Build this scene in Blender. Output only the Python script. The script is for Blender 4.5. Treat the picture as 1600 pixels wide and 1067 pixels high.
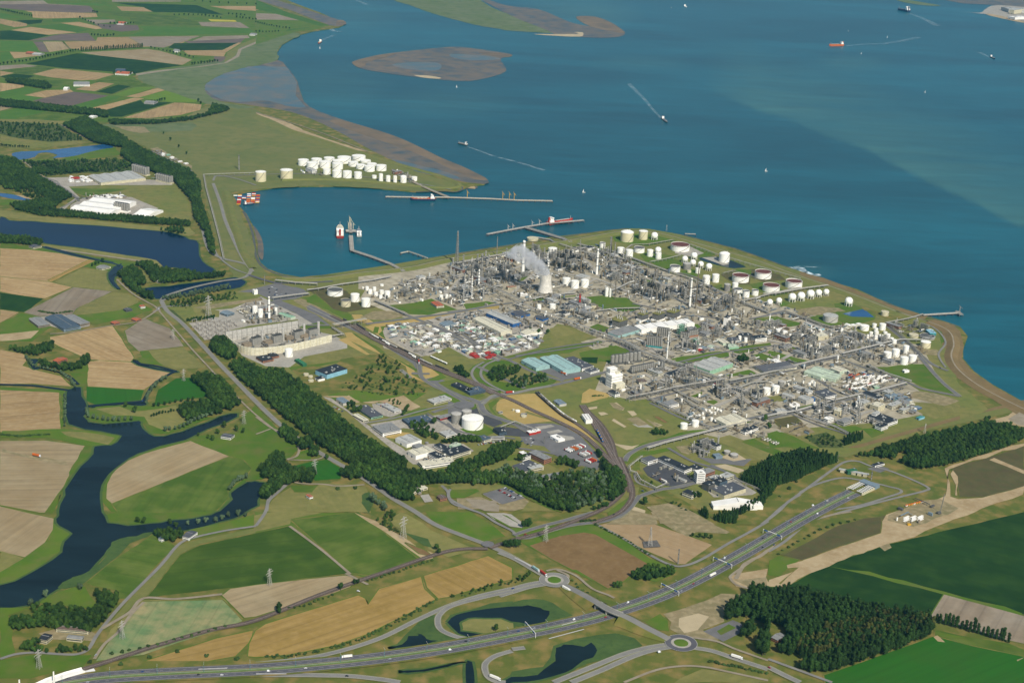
import bpy, bmesh, math, random
from mathutils import Vector, Matrix
from mathutils.geometry import tessellate_polygon
for o in list(bpy.data.objects): bpy.data.objects.remove(o)
SC = bpy.context.scene
COL = SC.collection
R = math.radians
CAM_H, PITCH, ROLL, FPX = 1200.0, 19.3, 2.7, 2400.0
cam = bpy.data.cameras.new('camera'); camo = bpy.data.objects.new('camera', cam); COL.objects.link(camo)
cam.sensor_width = 36; cam.lens = 36 * FPX / 1600; cam.clip_start = 5; cam.clip_end = 90000
_p, _r = R(PITCH), R(ROLL)
_f = Vector((0, math.cos(_p), -math.sin(_p))); _u = Vector((0, math.sin(_p), math.cos(_p))); _x = Vector((1, 0, 0))
_cx = _x * math.cos(_r) + _u * math.sin(_r); _cy = _u * math.cos(_r) - _x * math.sin(_r)
camo.matrix_world = Matrix(((_cx.x, _cy.x, -_f.x, 0), (_cx.y, _cy.y, -_f.y, 0), (_cx.z, _cy.z, -_f.z, CAM_H), (0, 0, 0, 1)))
SC.camera = camo
SUN_EL = 43.0; SUN_AZ = math.atan2(.44, -.90)      # clockwise from +Y
w = bpy.data.worlds.new('World'); SC.world = w; w.use_nodes = True
nt = w.node_tree; bgn = nt.nodes['Background']
sky = nt.nodes.new('ShaderNodeTexSky'); sky.sky_type = 'NISHITA'; sky.sun_disc = False
sky.sun_elevation = R(SUN_EL); sky.sun_rotation = SUN_AZ; sky.altitude = 300
nt.links.new(sky.outputs[0], bgn.inputs[0]); bgn.inputs[1].default_value = 0.085
sl = bpy.data.lights.new('sun', 'SUN'); sl.energy = 4.2; sl.angle = R(0.5); sl.color = (1, .94, .84)
so = bpy.data.objects.new('sun', sl); COL.objects.link(so)
sd = Vector((math.sin(SUN_AZ) * math.cos(R(SUN_EL)), math.cos(SUN_AZ) * math.cos(R(SUN_EL)), math.sin(R(SUN_EL))))
so.rotation_euler = sd.to_track_quat('Z', 'Y').to_euler()
SC.view_settings.view_transform = 'Standard'; SC.view_settings.look = 'None'
SC.view_settings.exposure = 0.28; SC.view_settings.gamma = 1.0
SC.render.engine = 'CYCLES'
REG = {}
def _reg(k, x, y, s): REG[k] = (x, y, s)
for k, x, y in (('A',0,0),('B',400,0),('C',0,267),('D',0,534),('E',0,800),('F',400,800),('G',800,800),('H',1200,800),('U',1200,640),('V',1200,0),('X',800,0)): _reg(k, x, y, .25)
for k, x, y in (('I',400,230),('J',700,320),('K',950,340),('L',1200,380),('M',250,430),('N',480,430),('O',700,450),('P',950,480),('Q',1200,500),('R',480,600),('S',700,600),('T',950,620),('W',0,120)): _reg(k, x, y, .1875)
_reg('Y', 400, 640, .15); _reg('Z', 690, 740, .19375); _reg('a', 780, 860, .1125); _reg('b', 580, 280, .1875); _reg('p', 0, 0, 1)
def P2(k, x, y): a, b, s = REG[k]; return (a + x * s, b + y * s)
def G(x, y, z=0.0):
 u = (x - 800) / FPX; v = -(y - 533.5) / FPX
 d = _f + _cx * u + _cy * v
 t = (z - CAM_H) / d.z
 return Vector((d.x * t, d.y * t, z))
def proj(v):
 d = Vector(v) - Vector((0, 0, CAM_H)); dz = d.dot(_f)
 return 800 + FPX * d.dot(_cx) / dz, 533.5 - FPX * d.dot(_cy) / dz
def mpp(v): return (Vector(v) - Vector((0, 0, CAM_H))).dot(_f) / FPX       # metres per photo pixel
def top_h(base, px, py):                                                    # height whose top shows at row py
 z = 0.0
 lo, hi = 0.0, 400.0
 for _ in range(30):
  m = (lo + hi) / 2
  if proj((base.x, base.y, m))[1] > py: lo = m
  else: hi = m
 return lo
def pts(s, k=None):
 out = []
 for t in s.split():
  a, b = t.split(','); out.append(P2(k, float(a), float(b)) if k else (float(a), float(b)))
 return out
def gp(s, k, z=0.0): return [G(x, y, z) for x, y in pts(s, k)]
GF = [1.0]
def srgb(h):
 h = h.lstrip('#'); o = []
 for i in (0, 2, 4):
  c = int(h[i:i+2], 16) / 255; o.append(c / 12.92 if c <= .04045 else ((c + .055) / 1.055) ** 2.4)
 return tuple(v * GF[0] for v in o)
def inside(x, y, poly):
 c = False; n = len(poly); j = n - 1
 for i in range(n):
  xi, yi = poly[i][0], poly[i][1]; xj, yj = poly[j][0], poly[j][1]
  if (yi > y) != (yj > y) and x < (xj - xi) * (y - yi) / (yj - yi) + xi: c = not c
  j = i
 return c
MATS = {}
def N(nt, t, **kw):
 n = nt.nodes.new(t)
 for k, v in kw.items(): setattr(n, k, v)
 return n
def mat(name, c1, c2=None, scale=.02, rough=.9, detail=6, spec=.2, metal=0, c3=None, scale3=.3, bump=0, stripes=0, sp=24, rnd=0.0, lo=.35, hi=.65, amt3=.5):
 """two colours mixed by noise; optional finer third colour; optional stripes along the object's own angle"""
 if name in MATS: return MATS[name]
 m = bpy.data.materials.new(name); m.use_nodes = True; nt = m.node_tree; L = nt.links.new
 b = nt.nodes['Principled BSDF']; b.inputs['Roughness'].default_value = rough
 b.inputs['Specular IOR Level'].default_value = spec; b.inputs['Metallic'].default_value = metal
 C1 = srgb(c1) + (1,); C2 = srgb(c2 or c1) + (1,)
 tc = N(nt, 'ShaderNodeTexCoord'); out = None
 geo = N(nt, 'ShaderNodeNewGeometry')
 if c2 or c3 or stripes:
  nz = N(nt, 'ShaderNodeTexNoise'); nz.inputs['Scale'].default_value = scale; nz.inputs['Detail'].default_value = detail; nz.inputs['Roughness'].default_value = .6
  L(geo.outputs['Position'], nz.inputs['Vector'])
  mr = N(nt, 'ShaderNodeMapRange'); mr.inputs[1].default_value = lo; mr.inputs[2].default_value = hi; L(nz.outputs[0], mr.inputs[0])
  mx = N(nt, 'ShaderNodeMix', data_type='RGBA'); mx.inputs[6].default_value = C1; mx.inputs[7].default_value = C2; L(mr.outputs[0], mx.inputs[0]); out = mx.outputs[2]
 else:
  rg = N(nt, 'ShaderNodeRGB'); rg.outputs[0].default_value = C1; out = rg.outputs[0]
 if c3:
  n3 = N(nt, 'ShaderNodeTexNoise'); n3.inputs['Scale'].default_value = scale3; n3.inputs['Detail'].default_value = 4; L(geo.outputs['Position'], n3.inputs['Vector'])
  r3 = N(nt, 'ShaderNodeMapRange'); r3.inputs[1].default_value = .45; r3.inputs[2].default_value = .7; r3.inputs[4].default_value = amt3; L(n3.outputs[0], r3.inputs[0])
  x3 = N(nt, 'ShaderNodeMix', data_type='RGBA'); x3.inputs[7].default_value = srgb(c3) + (1,); L(out, x3.inputs[6]); L(r3.outputs[0], x3.inputs[0]); out = x3.outputs[2]
 if stripes:
  at = N(nt, 'ShaderNodeAttribute', attribute_type='OBJECT', attribute_name='stripe'); vr = N(nt, 'ShaderNodeVectorRotate', rotation_type='Z_AXIS')
  L(geo.outputs['Position'], vr.inputs['Vector']); L(at.outputs['Fac'], vr.inputs['Angle'])
  sx = N(nt, 'ShaderNodeSeparateXYZ'); L(vr.outputs[0], sx.inputs[0])
  cb = N(nt, 'ShaderNodeCombineXYZ'); my = N(nt, 'ShaderNodeMath', operation='MULTIPLY'); my.inputs[1].default_value = 1 / sp; L(sx.outputs[1], my.inputs[0]); L(my.outputs[0], cb.inputs[1])
  mm = N(nt, 'ShaderNodeMath', operation='MULTIPLY'); mm.inputs[1].default_value = .002; L(sx.outputs[0], mm.inputs[0]); L(mm.outputs[0], cb.inputs[0])
  ns = N(nt, 'ShaderNodeTexNoise'); ns.inputs['Scale'].default_value = 2.2; ns.inputs['Detail'].default_value = 3; L(cb.outputs[0], ns.inputs['Vector'])
  rs = N(nt, 'ShaderNodeMapRange'); rs.inputs[1].default_value = .3; rs.inputs[2].default_value = .7; rs.inputs[3].default_value = 1 - stripes; rs.inputs[4].default_value = 1 + stripes; L(ns.outputs[0], rs.inputs[0])
  fr = N(nt, 'ShaderNodeMath', operation='FRACT'); L(my.outputs[0], fr.inputs[0]); lt = N(nt, 'ShaderNodeMath', operation='LESS_THAN'); lt.inputs[1].default_value = .1; L(fr.outputs[0], lt.inputs[0])
  tl = N(nt, 'ShaderNodeMath', operation='MULTIPLY_ADD'); tl.inputs[1].default_value = -stripes * .9; L(lt.outputs[0], tl.inputs[0]); L(rs.outputs[0], tl.inputs[2])
  vm = N(nt, 'ShaderNodeVectorMath', operation='SCALE'); L(out, vm.inputs[0]); L(tl.outputs[0], vm.inputs['Scale']); out = vm.outputs[0]
 if rnd:
  oi = N(nt, 'ShaderNodeObjectInfo'); ra = N(nt, 'ShaderNodeMapRange'); ra.inputs[3].default_value = 1 - rnd; ra.inputs[4].default_value = 1 + rnd; L(oi.outputs['Random'], ra.inputs[0])
  vm = N(nt, 'ShaderNodeVectorMath', operation='SCALE'); L(out, vm.inputs[0]); L(ra.outputs[0], vm.inputs['Scale']); out = vm.outputs[0]
 L(out, b.inputs['Base Color'])
 if bump:
  nb = N(nt, 'ShaderNodeTexNoise'); nb.inputs['Scale'].default_value = scale3; nb.inputs['Detail'].default_value = 5; L(geo.outputs['Position'], nb.inputs['Vector'])
  bp = N(nt, 'ShaderNodeBump'); bp.inputs['Distance'].default_value = bump; bp.inputs['Strength'].default_value = .6; L(nb.outputs[0], bp.inputs['Height']); L(bp.outputs[0], b.inputs['Normal'])
 MATS[name] = m; return m
def S(name, c, **k): return mat(name, c, **k)
GF[0] = .74
mat('tan', 'b59a6c', 'a88a5c', .012, c3='c4ab80', scale3=.08, stripes=.16, sp=20, rnd=.10)
mat('paletan', 'b3a17c', 'a69069', .010, c3='9c8a66', scale3=.05, stripes=.13, sp=22, rnd=.08)
mat('greytan', 'a09480', '93836c', .012, c3='857862', scale3=.05, stripes=.12, sp=30, rnd=.06)
mat('wheat', 'ae9052', 'a08444', .010, c3='b89a60', scale3=.07, stripes=.12, sp=22, rnd=.06)
mat('brown', '8c7048', '7c623c', .03, c3='9c8258', scale3=.12, bump=.6, rnd=.05)
mat('purple', '7c6c60', '6c6058', .012, stripes=.08, sp=30, rnd=.07)
mat('green', '4a7222', '567826', .012, stripes=.10, sp=24, rnd=.10)
mat('dkgreen', '163a06', '20440c', .006, c3='3a5a18', scale3=.02, stripes=.10, sp=36, rnd=.06)
mat('midgreen', '4a661c', '5a7024', .010, c3='6e7c34', scale3=.02, amt3=.9, stripes=.10, sp=26, rnd=.10)
mat('bright', '2a6812', '346416', .012, stripes=.08, sp=20, rnd=.04)
mat('lime', '6e8a28', '628228', .012, stripes=.08, sp=24, rnd=.08)
mat('grass', '627428', '7a7e32', .014, c3='4a662c', scale3=.09, rnd=.05)
mat('lush', '50721c', '627a22', .014, c3='6c7434', scale3=.03, amt3=.9, rnd=.06)
mat('dry', '8a874a', '7a7a42', .012, c3='9d9257', scale3=.06, stripes=.05, sp=18, rnd=.05)
mat('olive', '76803c', '8c844a', .008, c3='5c6a38', scale3=.05)
mat('verge', '727434', '5a6a26', .014, c3='97824a', scale3=.035, amt3=1)
mat('reed', '48602e', '566e36', .03, c3='2f4f2a', scale3=.12, bump=1.0)
mat('scrub', '465a2c', '6a703a', .03, c3='334a22', scale3=.15, bump=1.5, amt3=.8)
mat('plain', '6f7840', '82804a', .006, c3='5f6e38', scale3=.03)
mat('clay', 'b09670', 'a48a62', .02, c3='bca47e', scale3=.08, stripes=.06, sp=22)
mat('flower', 'c8b83c', 'b8b044', .03)
mat('concrete', 'c0baab', 'aaa496', .03, c3='928c80', scale3=.2)
mat('yard', 'b8b0a0', '9c9586', .03, c3='c8c0b0', scale3=.2, amt3=.8)
mat('plantfloor', 'cac0a6', 'aca288', .010, c3='8f8670', scale3=.05, amt3=.8)
mat('asphalt', '807e7c', '72716f', .05, c3='787674', scale3=.3)
mat('darkasphalt', '4e4f52', '58595b', .05)
mat('road', '959289', '86847e', .04)
mat('motorway', '5e5d62', '69686c', .02)
mat('track', 'a89c86', '968a72', .05)
mat('rail', '6d5d50', '5c5047', .06, c3='83776a', scale3=.4)
mat('sand', 'c2ac84', 'a9926a', .02, c3='cbb994', scale3=.1, bump=.4)
mat('palesand', 'cdbb96', 'bfae8a', .03)
mat('dirt', '9a8a66', '87805a', .02, c3='b0a07a', scale3=.09, amt3=.9)
mat('brownbank', '8a744c', '7b6a45', .02, c3='97845a', scale3=.08)
mat('dkcrop', '385410', '445e16', .006, c3='64782a', scale3=.02, stripes=.10, sp=36)
mat('sage', '73905c', 'b0a272', .012, c3='5e8050', scale3=.05, stripes=.10, sp=24, amt3=.7)
mat('moor', '5c5434', '66603a', .02, c3='4a5a2c', scale3=.06)
mat('dikegrass', '7d7c42', '6f7a3c', .02, c3='8d8850', scale3=.08)
mat('salt', '6a7a4a', '77805a', .006, c3='5a6c40', scale3=.02, amt3=.8)
mat('mud', '6d6659', '82725c', .004, c3='505c5e', scale3=.015, amt3=1, rough=.5)
mat('wetmud', '4c686e', '666a60', .003, c3='776e5e', scale3=.012, amt3=1, rough=.35)
mat('mudsand', '8c7a62', '7a6c5a', .004, c3='696458', scale3=.012, amt3=.8)
GF[0] = 1.0
mat('white', 'f0ede4', 'e4e0d4', .06, rough=.5, spec=.4)
mat('whitepaint', 'dcdad2', rough=.6)
mat('marking', 'aeaca4', rough=.7)
mat('greenmed', '687c48', '5a6c3e', .1)
class MB:
 def __init__(s): s.v = []; s.f = []; s.m = []; s.mi = 0
 def add(s, vs, fs, m=None):
  n = len(s.v); s.v += [tuple(v) for v in vs]; s.f += [tuple(i + n for i in f) for f in fs]; s.m += [s.mi if m is None else m] * len(fs)
 def box(s, cx, cy, z0, z1, lx, ly, a=0, m=None, taper=1.0):
  c, sn = math.cos(a), math.sin(a); vs = []
  for z, t in ((z0, 1.0), (z1, taper)):
   for x, y in ((-1,-1),(1,-1),(1,1),(-1,1)):
    X, Y = x * lx / 2 * t, y * ly / 2 * t; vs.append((cx + X * c - Y * sn, cy + X * sn + Y * c, z))
  s.add(vs, [(3,2,1,0),(4,5,6,7),(0,1,5,4),(1,2,6,5),(2,3,7,6),(3,0,4,7)], m)
 def cyl(s, x, y, z0, z1, r, n=12, r2=None, m=None, cap=True, bot=False):
  r2 = r if r2 is None else r2; vs = []
  for z, q in ((z0, r), (z1, r2)):
   for i in range(n): a = 2 * math.pi * i / n; vs.append((x + q * math.cos(a), y + q * math.sin(a), z))
  fs = [(i, (i + 1) % n, n + (i + 1) % n, n + i) for i in range(n)]
  if cap: fs.append(tuple(range(n, 2 * n)))
  if bot: fs.append(tuple(range(n - 1, -1, -1)))
  s.add(vs, fs, m)
 def lathe(s, x, y, prof, n=24, m=None):
  vs = []; k = len(prof)
  for r, z in prof:
   for i in range(n): a = 2 * math.pi * i / n; vs.append((x + r * math.cos(a), y + r * math.sin(a), z))
  fs = [(j*n+i, j*n+(i+1)%n, (j+1)*n+(i+1)%n, (j+1)*n+i) for j in range(k-1) for i in range(n)]
  if prof[-1][0] > 1e-4: fs.append(tuple(range((k-1)*n, k*n)))
  s.add(vs, fs, m)
 def bar(s, a, b, w, h=None, m=None):
  a, b = Vector(a), Vector(b); d = b - a; h = h or w
  if d.length < 1e-6: return
  d.normalize(); up = Vector((0,0,1)) if abs(d.z) < .95 else Vector((1,0,0))
  sx = d.cross(up).normalized(); sy = sx.cross(d).normalized(); vs = []
  for p in (a, b):
   for i, j in ((-1,-1),(1,-1),(1,1),(-1,1)): vs.append(p + sx * (i * w / 2) + sy * (j * h / 2))
  s.add(vs, [(3,2,1,0),(4,5,6,7),(0,1,5,4),(1,2,6,5),(2,3,7,6),(3,0,4,7)], m)
 def tube(s, a, b, r, n=8, m=None):
  a, b = Vector(a), Vector(b); d = (b - a).normalized(); up = Vector((0,0,1)) if abs(d.z) < .95 else Vector((1,0,0))
  sx = d.cross(up).normalized(); sy = sx.cross(d); vs = []
  for p in (a, b):
   for i in range(n): t = 2*math.pi*i/n; vs.append(p + sx*r*math.cos(t) + sy*r*math.sin(t))
  s.add(vs, [(i,(i+1)%n,n+(i+1)%n,n+i) for i in range(n)] + [tuple(range(n-1,-1,-1)), tuple(range(n,2*n))], m)
 def prism(s, poly, z0, z1, m=None, mtop=None, bot=False):
  n = len(poly); P = [Vector((p[0], p[1], 0)) for p in poly]
  area = sum(P[i].x*P[(i+1)%n].y - P[(i+1)%n].x*P[i].y for i in range(n))
  if area < 0: P.reverse()
  vs = [(p.x, p.y, z0) for p in P] + [(p.x, p.y, z1) for p in P]
  s.add(vs, [(i,(i+1)%n,n+(i+1)%n,n+i) for i in range(n)], m)
  tr = tessellate_polygon([P]); fs = []
  for t in tr:
   a, b, c = t
   if (P[b]-P[a]).cross(P[c]-P[a]).z < 0: t = (a, c, b)
   fs.append(t)
  s.add([(p.x, p.y, z1) for p in P], fs, mtop if mtop is not None else m)
  if bot: s.add([(p.x, p.y, z0) for p in P], [tuple(reversed(t)) for t in fs], m)
 def build(s, name, mats, parent=None, smooth=False):
  me = bpy.data.meshes.new(name); me.from_pydata(s.v, [], s.f)
  if not isinstance(mats, (list, tuple)): mats = [mats]
  for m in mats: me.materials.append(MATS[m] if isinstance(m, str) else m)
  if len(mats) > 1: me.polygons.foreach_set('material_index', s.m)
  if smooth: me.polygons.foreach_set('use_smooth', [True] * len(me.polygons))
  me.update(); o = bpy.data.objects.new(name, me); COL.objects.link(o)
  if parent: o.parent = parent
  return o
def tag(o, label=None, cat=None, group=None, kind=None):
 if label: o['label'] = label
 if cat: o['category'] = cat
 if group: o['group'] = group
 if kind: o['kind'] = kind
 return o
PEND = []      # (object, description, category, group) : labels completed at the end from the landmarks
def want(o, desc, cat, group=None): PEND.append((o, desc, cat, group)); return o
def empty(name, loc=(0,0,0), rz=0):
 o = bpy.data.objects.new(name, None); o.location = loc; o.rotation_euler = (0,0,rz); o.empty_display_size = 1; COL.objects.link(o); return o
def copy_tree(o, parent=None):
 c = o.copy(); COL.objects.link(c); c.parent = parent
 for k in ('label', 'category', 'group'):
  if parent is None and k in c: del c[k]
 for ch in o.children: copy_tree(ch, c)
 return c
def smoothline(P, n=6, closed=False):
 P = [Vector(p) for p in P]; out = []; m = len(P)
 if m < 3: return P
 for i in range(m if closed else m - 1):
  p1, p2 = P[i], P[(i+1) % m]
  p0 = P[(i-1) % m] if (closed or i > 0) else p1; p3 = P[(i+2) % m] if (closed or i < m - 2) else p2
  for k in range(n):
   t = k / n; out.append(.5 * ((2*p1) + (p2-p0)*t + (2*p0-5*p1+4*p2-p3)*t*t + (3*p1-p0-3*p2+p3)*t**3))
 if not closed: out.append(P[-1])
 return out
def offset(P, d):
 out = []
 for i, p in enumerate(P):
  a = P[max(i-1, 0)]; b = P[min(i+1, len(P)-1)]; t = (b - a); t.z = 0; t.normalize()
  out.append(Vector((p.x - t.y * d, p.y + t.x * d, p.z)))
 return out
def strip(mb, P, w, z=None, off=0, m=None):
 A = offset(P, off + w/2); B = offset(P, off - w/2); n = len(P)
 vs = []
 for a, b in zip(A, B): vs += [(a.x, a.y, a.z if z is None else z), (b.x, b.y, b.z if z is None else z)]
 mb.add(vs, [(2*i+1, 2*i+3, 2*i+2, 2*i) for i in range(n-1)], m)
rng = random.Random(7)
# ============================================================ water and land
def water(name, c1, c2, scale, rough=.25, spec=.5, bump=.15, c3=None):
 m = bpy.data.materials.new(name); m.use_nodes = True; nt = m.node_tree; L = nt.links.new; b = nt.nodes['Principled BSDF']
 b.inputs['Roughness'].default_value = rough; b.inputs['IOR'].default_value = 1.33; b.inputs['Specular IOR Level'].default_value = spec
 g = N(nt, 'ShaderNodeNewGeometry'); mp = N(nt, 'ShaderNodeMapping'); mp.inputs['Rotation'].default_value = (0, 0, R(-14)); mp.inputs['Scale'].default_value = (.35, 1, 1); L(g.outputs['Position'], mp.inputs[0])
 nz = N(nt, 'ShaderNodeTexNoise'); nz.inputs['Scale'].default_value = scale; nz.inputs['Detail'].default_value = 8; nz.inputs['Distortion'].default_value = 1.2; L(mp.outputs[0], nz.inputs['Vector'])
 mr = N(nt, 'ShaderNodeMapRange'); mr.inputs[1].default_value = .35; mr.inputs[2].default_value = .65; L(nz.outputs[0], mr.inputs[0])
 mx = N(nt, 'ShaderNodeMix', data_type='RGBA'); mx.inputs[6].default_value = srgb(c1) + (1,); mx.inputs[7].default_value = srgb(c2) + (1,); L(mr.outputs[0], mx.inputs[0]); out = mx.outputs[2]
 if c3:
  at = N(nt, 'ShaderNodeAttribute', attribute_name='silt'); x3 = N(nt, 'ShaderNodeMix', data_type='RGBA'); x3.inputs[7].default_value = srgb(c3) + (1,)
  n2 = N(nt, 'ShaderNodeTexNoise'); n2.inputs['Scale'].default_value = .0016; n2.inputs['Detail'].default_value = 7; n2.inputs['Distortion'].default_value = 2; L(mp.outputs[0], n2.inputs['Vector'])
  r2 = N(nt, 'ShaderNodeMapRange'); r2.inputs[1].default_value = .3; r2.inputs[2].default_value = .6; r2.inputs[3].default_value = .45; r2.inputs[4].default_value = 1.1; L(n2.outputs[0], r2.inputs[0])
  mu = N(nt, 'ShaderNodeMath', operation='MULTIPLY', use_clamp=True); L(at.outputs['Fac'], mu.inputs[0]); L(r2.outputs[0], mu.inputs[1])
  L(out, x3.inputs[6]); L(mu.outputs[0], x3.inputs[0]); out = x3.outputs[2]
 n4 = N(nt, 'ShaderNodeTexNoise'); n4.inputs['Scale'].default_value = .016; n4.inputs['Detail'].default_value = 7; n4.inputs['Roughness'].default_value = .65; n4.inputs['Distortion'].default_value = .6; m4 = N(nt, 'ShaderNodeMapping'); m4.inputs['Rotation'].default_value = (0, 0, R(8)); m4.inputs['Scale'].default_value = (.22, 1, 1); L(g.outputs['Position'], m4.inputs[0]); L(m4.outputs[0], n4.inputs['Vector'])
 r4 = N(nt, 'ShaderNodeMapRange'); r4.inputs[1].default_value = .3; r4.inputs[2].default_value = .7; r4.inputs[3].default_value = .82; r4.inputs[4].default_value = 1.2; L(n4.outputs[0], r4.inputs[0]); v4 = N(nt, 'ShaderNodeVectorMath', operation='SCALE'); L(out, v4.inputs[0]); L(r4.outputs[0], v4.inputs['Scale']); out = v4.outputs[0]
 L(out, b.inputs['Base Color'])
 nb = N(nt, 'ShaderNodeTexNoise'); nb.inputs['Scale'].default_value = .05; nb.inputs['Detail'].default_value = 6; L(g.outputs['Position'], nb.inputs['Vector'])
 bp = N(nt, 'ShaderNodeBump'); bp.inputs['Distance'].default_value = bump; bp.inputs['Strength'].default_value = .5; L(nb.outputs[0], bp.inputs['Height']); L(bp.outputs[0], b.inputs['Normal'])
 MATS[name] = m
water('sea', '0a444e', '115560', .0011, rough=.34, spec=.2, bump=.5, c3='35625f')
water('lake', '03182a', '052038', .003, rough=.2, spec=.12)
water('pool', '141f22', '1b2a2e', .01, rough=.15, spec=.12, bump=.05)
water('bluepool', '1c4668', '245078', .004, rough=.15, spec=.3)
def segd(x, y, L):
 best = 1e9; side = 0
 for (a, b), (c, d) in zip(L[:-1], L[1:]):
  t = max(0, min(1, ((x-a)*(c-a)+(y-b)*(d-b)) / ((c-a)**2+(d-b)**2))); X = a+t*(c-a); Y = b+t*(d-b); q = math.hypot((x-X)*.45, y-Y)
  if q < best: best = q; side = (c-a)*(y-b) - (d-b)*(x-a)
 return best, side
FRONT = [(1120,150),(1190,178),(1240,192),(1290,216),(1345,232),(1400,262),(1460,292),(1520,318),(1580,352),(1700,390)]
def silt(x, y):
 d, s = segd(x, y, FRONT); v = 0
 if s < 0: v = max(0, 1 - d / 95.0) * min(1, d / 5) * (.95 if x > 1180 else .95 * max(0, (x - 1100) / 80))
 for cx, cy, rx, ry, a in ((900,20,110,34,.6),(520,135,110,45,.35),(700,160,120,30,.3),(470,250,60,80,0),(560,30,70,30,.25),(430,395,60,34,.25),(1330,100,70,16,.4),(1260,424,60,14,.5),(1420,470,130,12,.3),(430,60,60,60,.2),(1000,100,90,14,.25)):
  q = ((x-cx)/rx)**2 + ((y-cy)/ry)**2
  if q < 1: v = max(v, a * (1-q))
 return v
xs = [-3200, -1500, -900, -500, -250] + list(range(-100, 1710, 10)) + [1900, 2200, 2600, 3200, 4200]
ys = [-190, -150, -110, -80, -50, -30] + list(range(-20, 700, 7)) + [760, 860, 1000, 1200, 1700]
mb = MB(); mb.v = [tuple(G(x, y + (x - 800) * math.tan(R(ROLL)) * max(0, (100 - y) / 290 if y < 100 else 0), -3)) for y in ys for x in xs]
nx = len(xs); mb.f = [(j*nx+i, (j+1)*nx+i, (j+1)*nx+i+1, j*nx+i+1) for j in range(len(ys)-1) for i in range(nx-1)]; mb.m = [0]*len(mb.f)
sea = mb.build('sea', 'sea'); tag(sea, kind='structure')
at = sea.data.attributes.new('silt', 'FLOAT', 'POINT'); at.data.foreach_set('value', [silt(x, y) for y in ys for x in xs])
LAYER = [0]; FIELDM = ('clay', 'sage', 'tan', 'paletan', 'greytan', 'wheat', 'brown', 'purple', 'green', 'dkgreen', 'dkcrop', 'midgreen', 'bright', 'lime', 'moor'); SOFT = ('lush', 'grass', 'dry', 'olive', 'scrub', 'sand', 'palesand', 'dirt', 'salt', 'reed', 'plain')
def sheet(name, P, m, z=None, stripe=None, kind='structure', sm=0):
 """one flat sheet of ground; each sheet lies a few mm above the one laid before it"""
 if z is None: LAYER[0] += 1; z = .1 + LAYER[0] * .0023
 P = [Vector((p.x, p.y, 0)) for p in P]
 if sm: P = smoothline(P, sm, True)
 FLD = m in FIELDM; J = {'pool': 3, 'lake': 3}.get(m, 1.2 if FLD else (4 if m in SOFT else 0)); jr = random.Random(LAYER[0])
 if J:
  Q = []
  for i in range(len(P)):
   a, b = P[i], P[(i + 1) % len(P)]; L = (b - a).length; n = max(1, min(14, int(L / 30)))
   for k in range(n):
    q = a.lerp(b, k / n)
    if k or not FLD: q = q + Vector((jr.uniform(-J, J), jr.uniform(-J, J), 0))
    Q.append(q)
  P = Q
  if FLD or m in ('pool', 'lake', 'bluepool'):
   mb = MB(); strip(mb, P + [P[0]], 4 if FLD else 9, z - .001); o = mb.build('field_margin' if FLD else 'reed_bank', ('lush' if m in ('tan', 'paletan', 'wheat', 'brown', 'greytan') else 'verge') if FLD else 'reed'); o['kind'] = 'structure'; o['stripe'] = 0.0
 mb = MB(); fs = []
 for t in tessellate_polygon([P]):
  a, b, c = t
  if (P[b]-P[a]).cross(P[c]-P[a]).z < 0: t = (a, c, b)
  fs.append(t)
 mb.add([(p.x, p.y, z) for p in P], fs)
 o = mb.build(name, m); o['kind'] = kind
 if stripe is None:
  L = max(((P[i] - P[i-1]).length, i) for i in range(len(P)))[1]; d = P[L] - P[L-1]; stripe = -math.atan2(d.y, d.x)
 o['stripe'] = float(stripe); return o
COAST = pts("-900,-60 -200,-130 300,-110 400,-60 425,-12 440,-3 470,9 500,20 520,29 541,37 530,43 510,46 490,49 470,54 455,62 441,70 433,82 434,94 445,103 452,112 463,128 470,145 475,160 490,172 515,182 530,187 560,195 600,207 630,218 660,232 690,247 720,259 745,271 762,281 757,288 735,291 722,296 712,300 690,299 650,300 620,297 560,292 520,291 480,291 440,292 410,296 385,300 372,303 365,305 372,320 385,334 395,352 403,380 402,396 407,410 418,420 440,428 470,433 500,430 530,427 570,421 620,412 660,405 700,398 760,388 800,382 850,372 900,366 940,361 975,357 1010,358 1050,364 1080,370 1110,378 1150,388 1190,402 1220,413 1240,420 1260,427 1300,440 1340,452 1370,466 1400,478 1440,491 1470,500 1500,510 1512,525 1505,545 1505,560 1522,580 1550,600 1600,628 1700,680 2100,900 2300,1500 1500,1900 0,1900 -700,1500")
mb = MB(); mb.prism([G(x, y) for x, y in COAST], -6, 0)
tag(mb.build('land', 'verge'), kind='structure')
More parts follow.
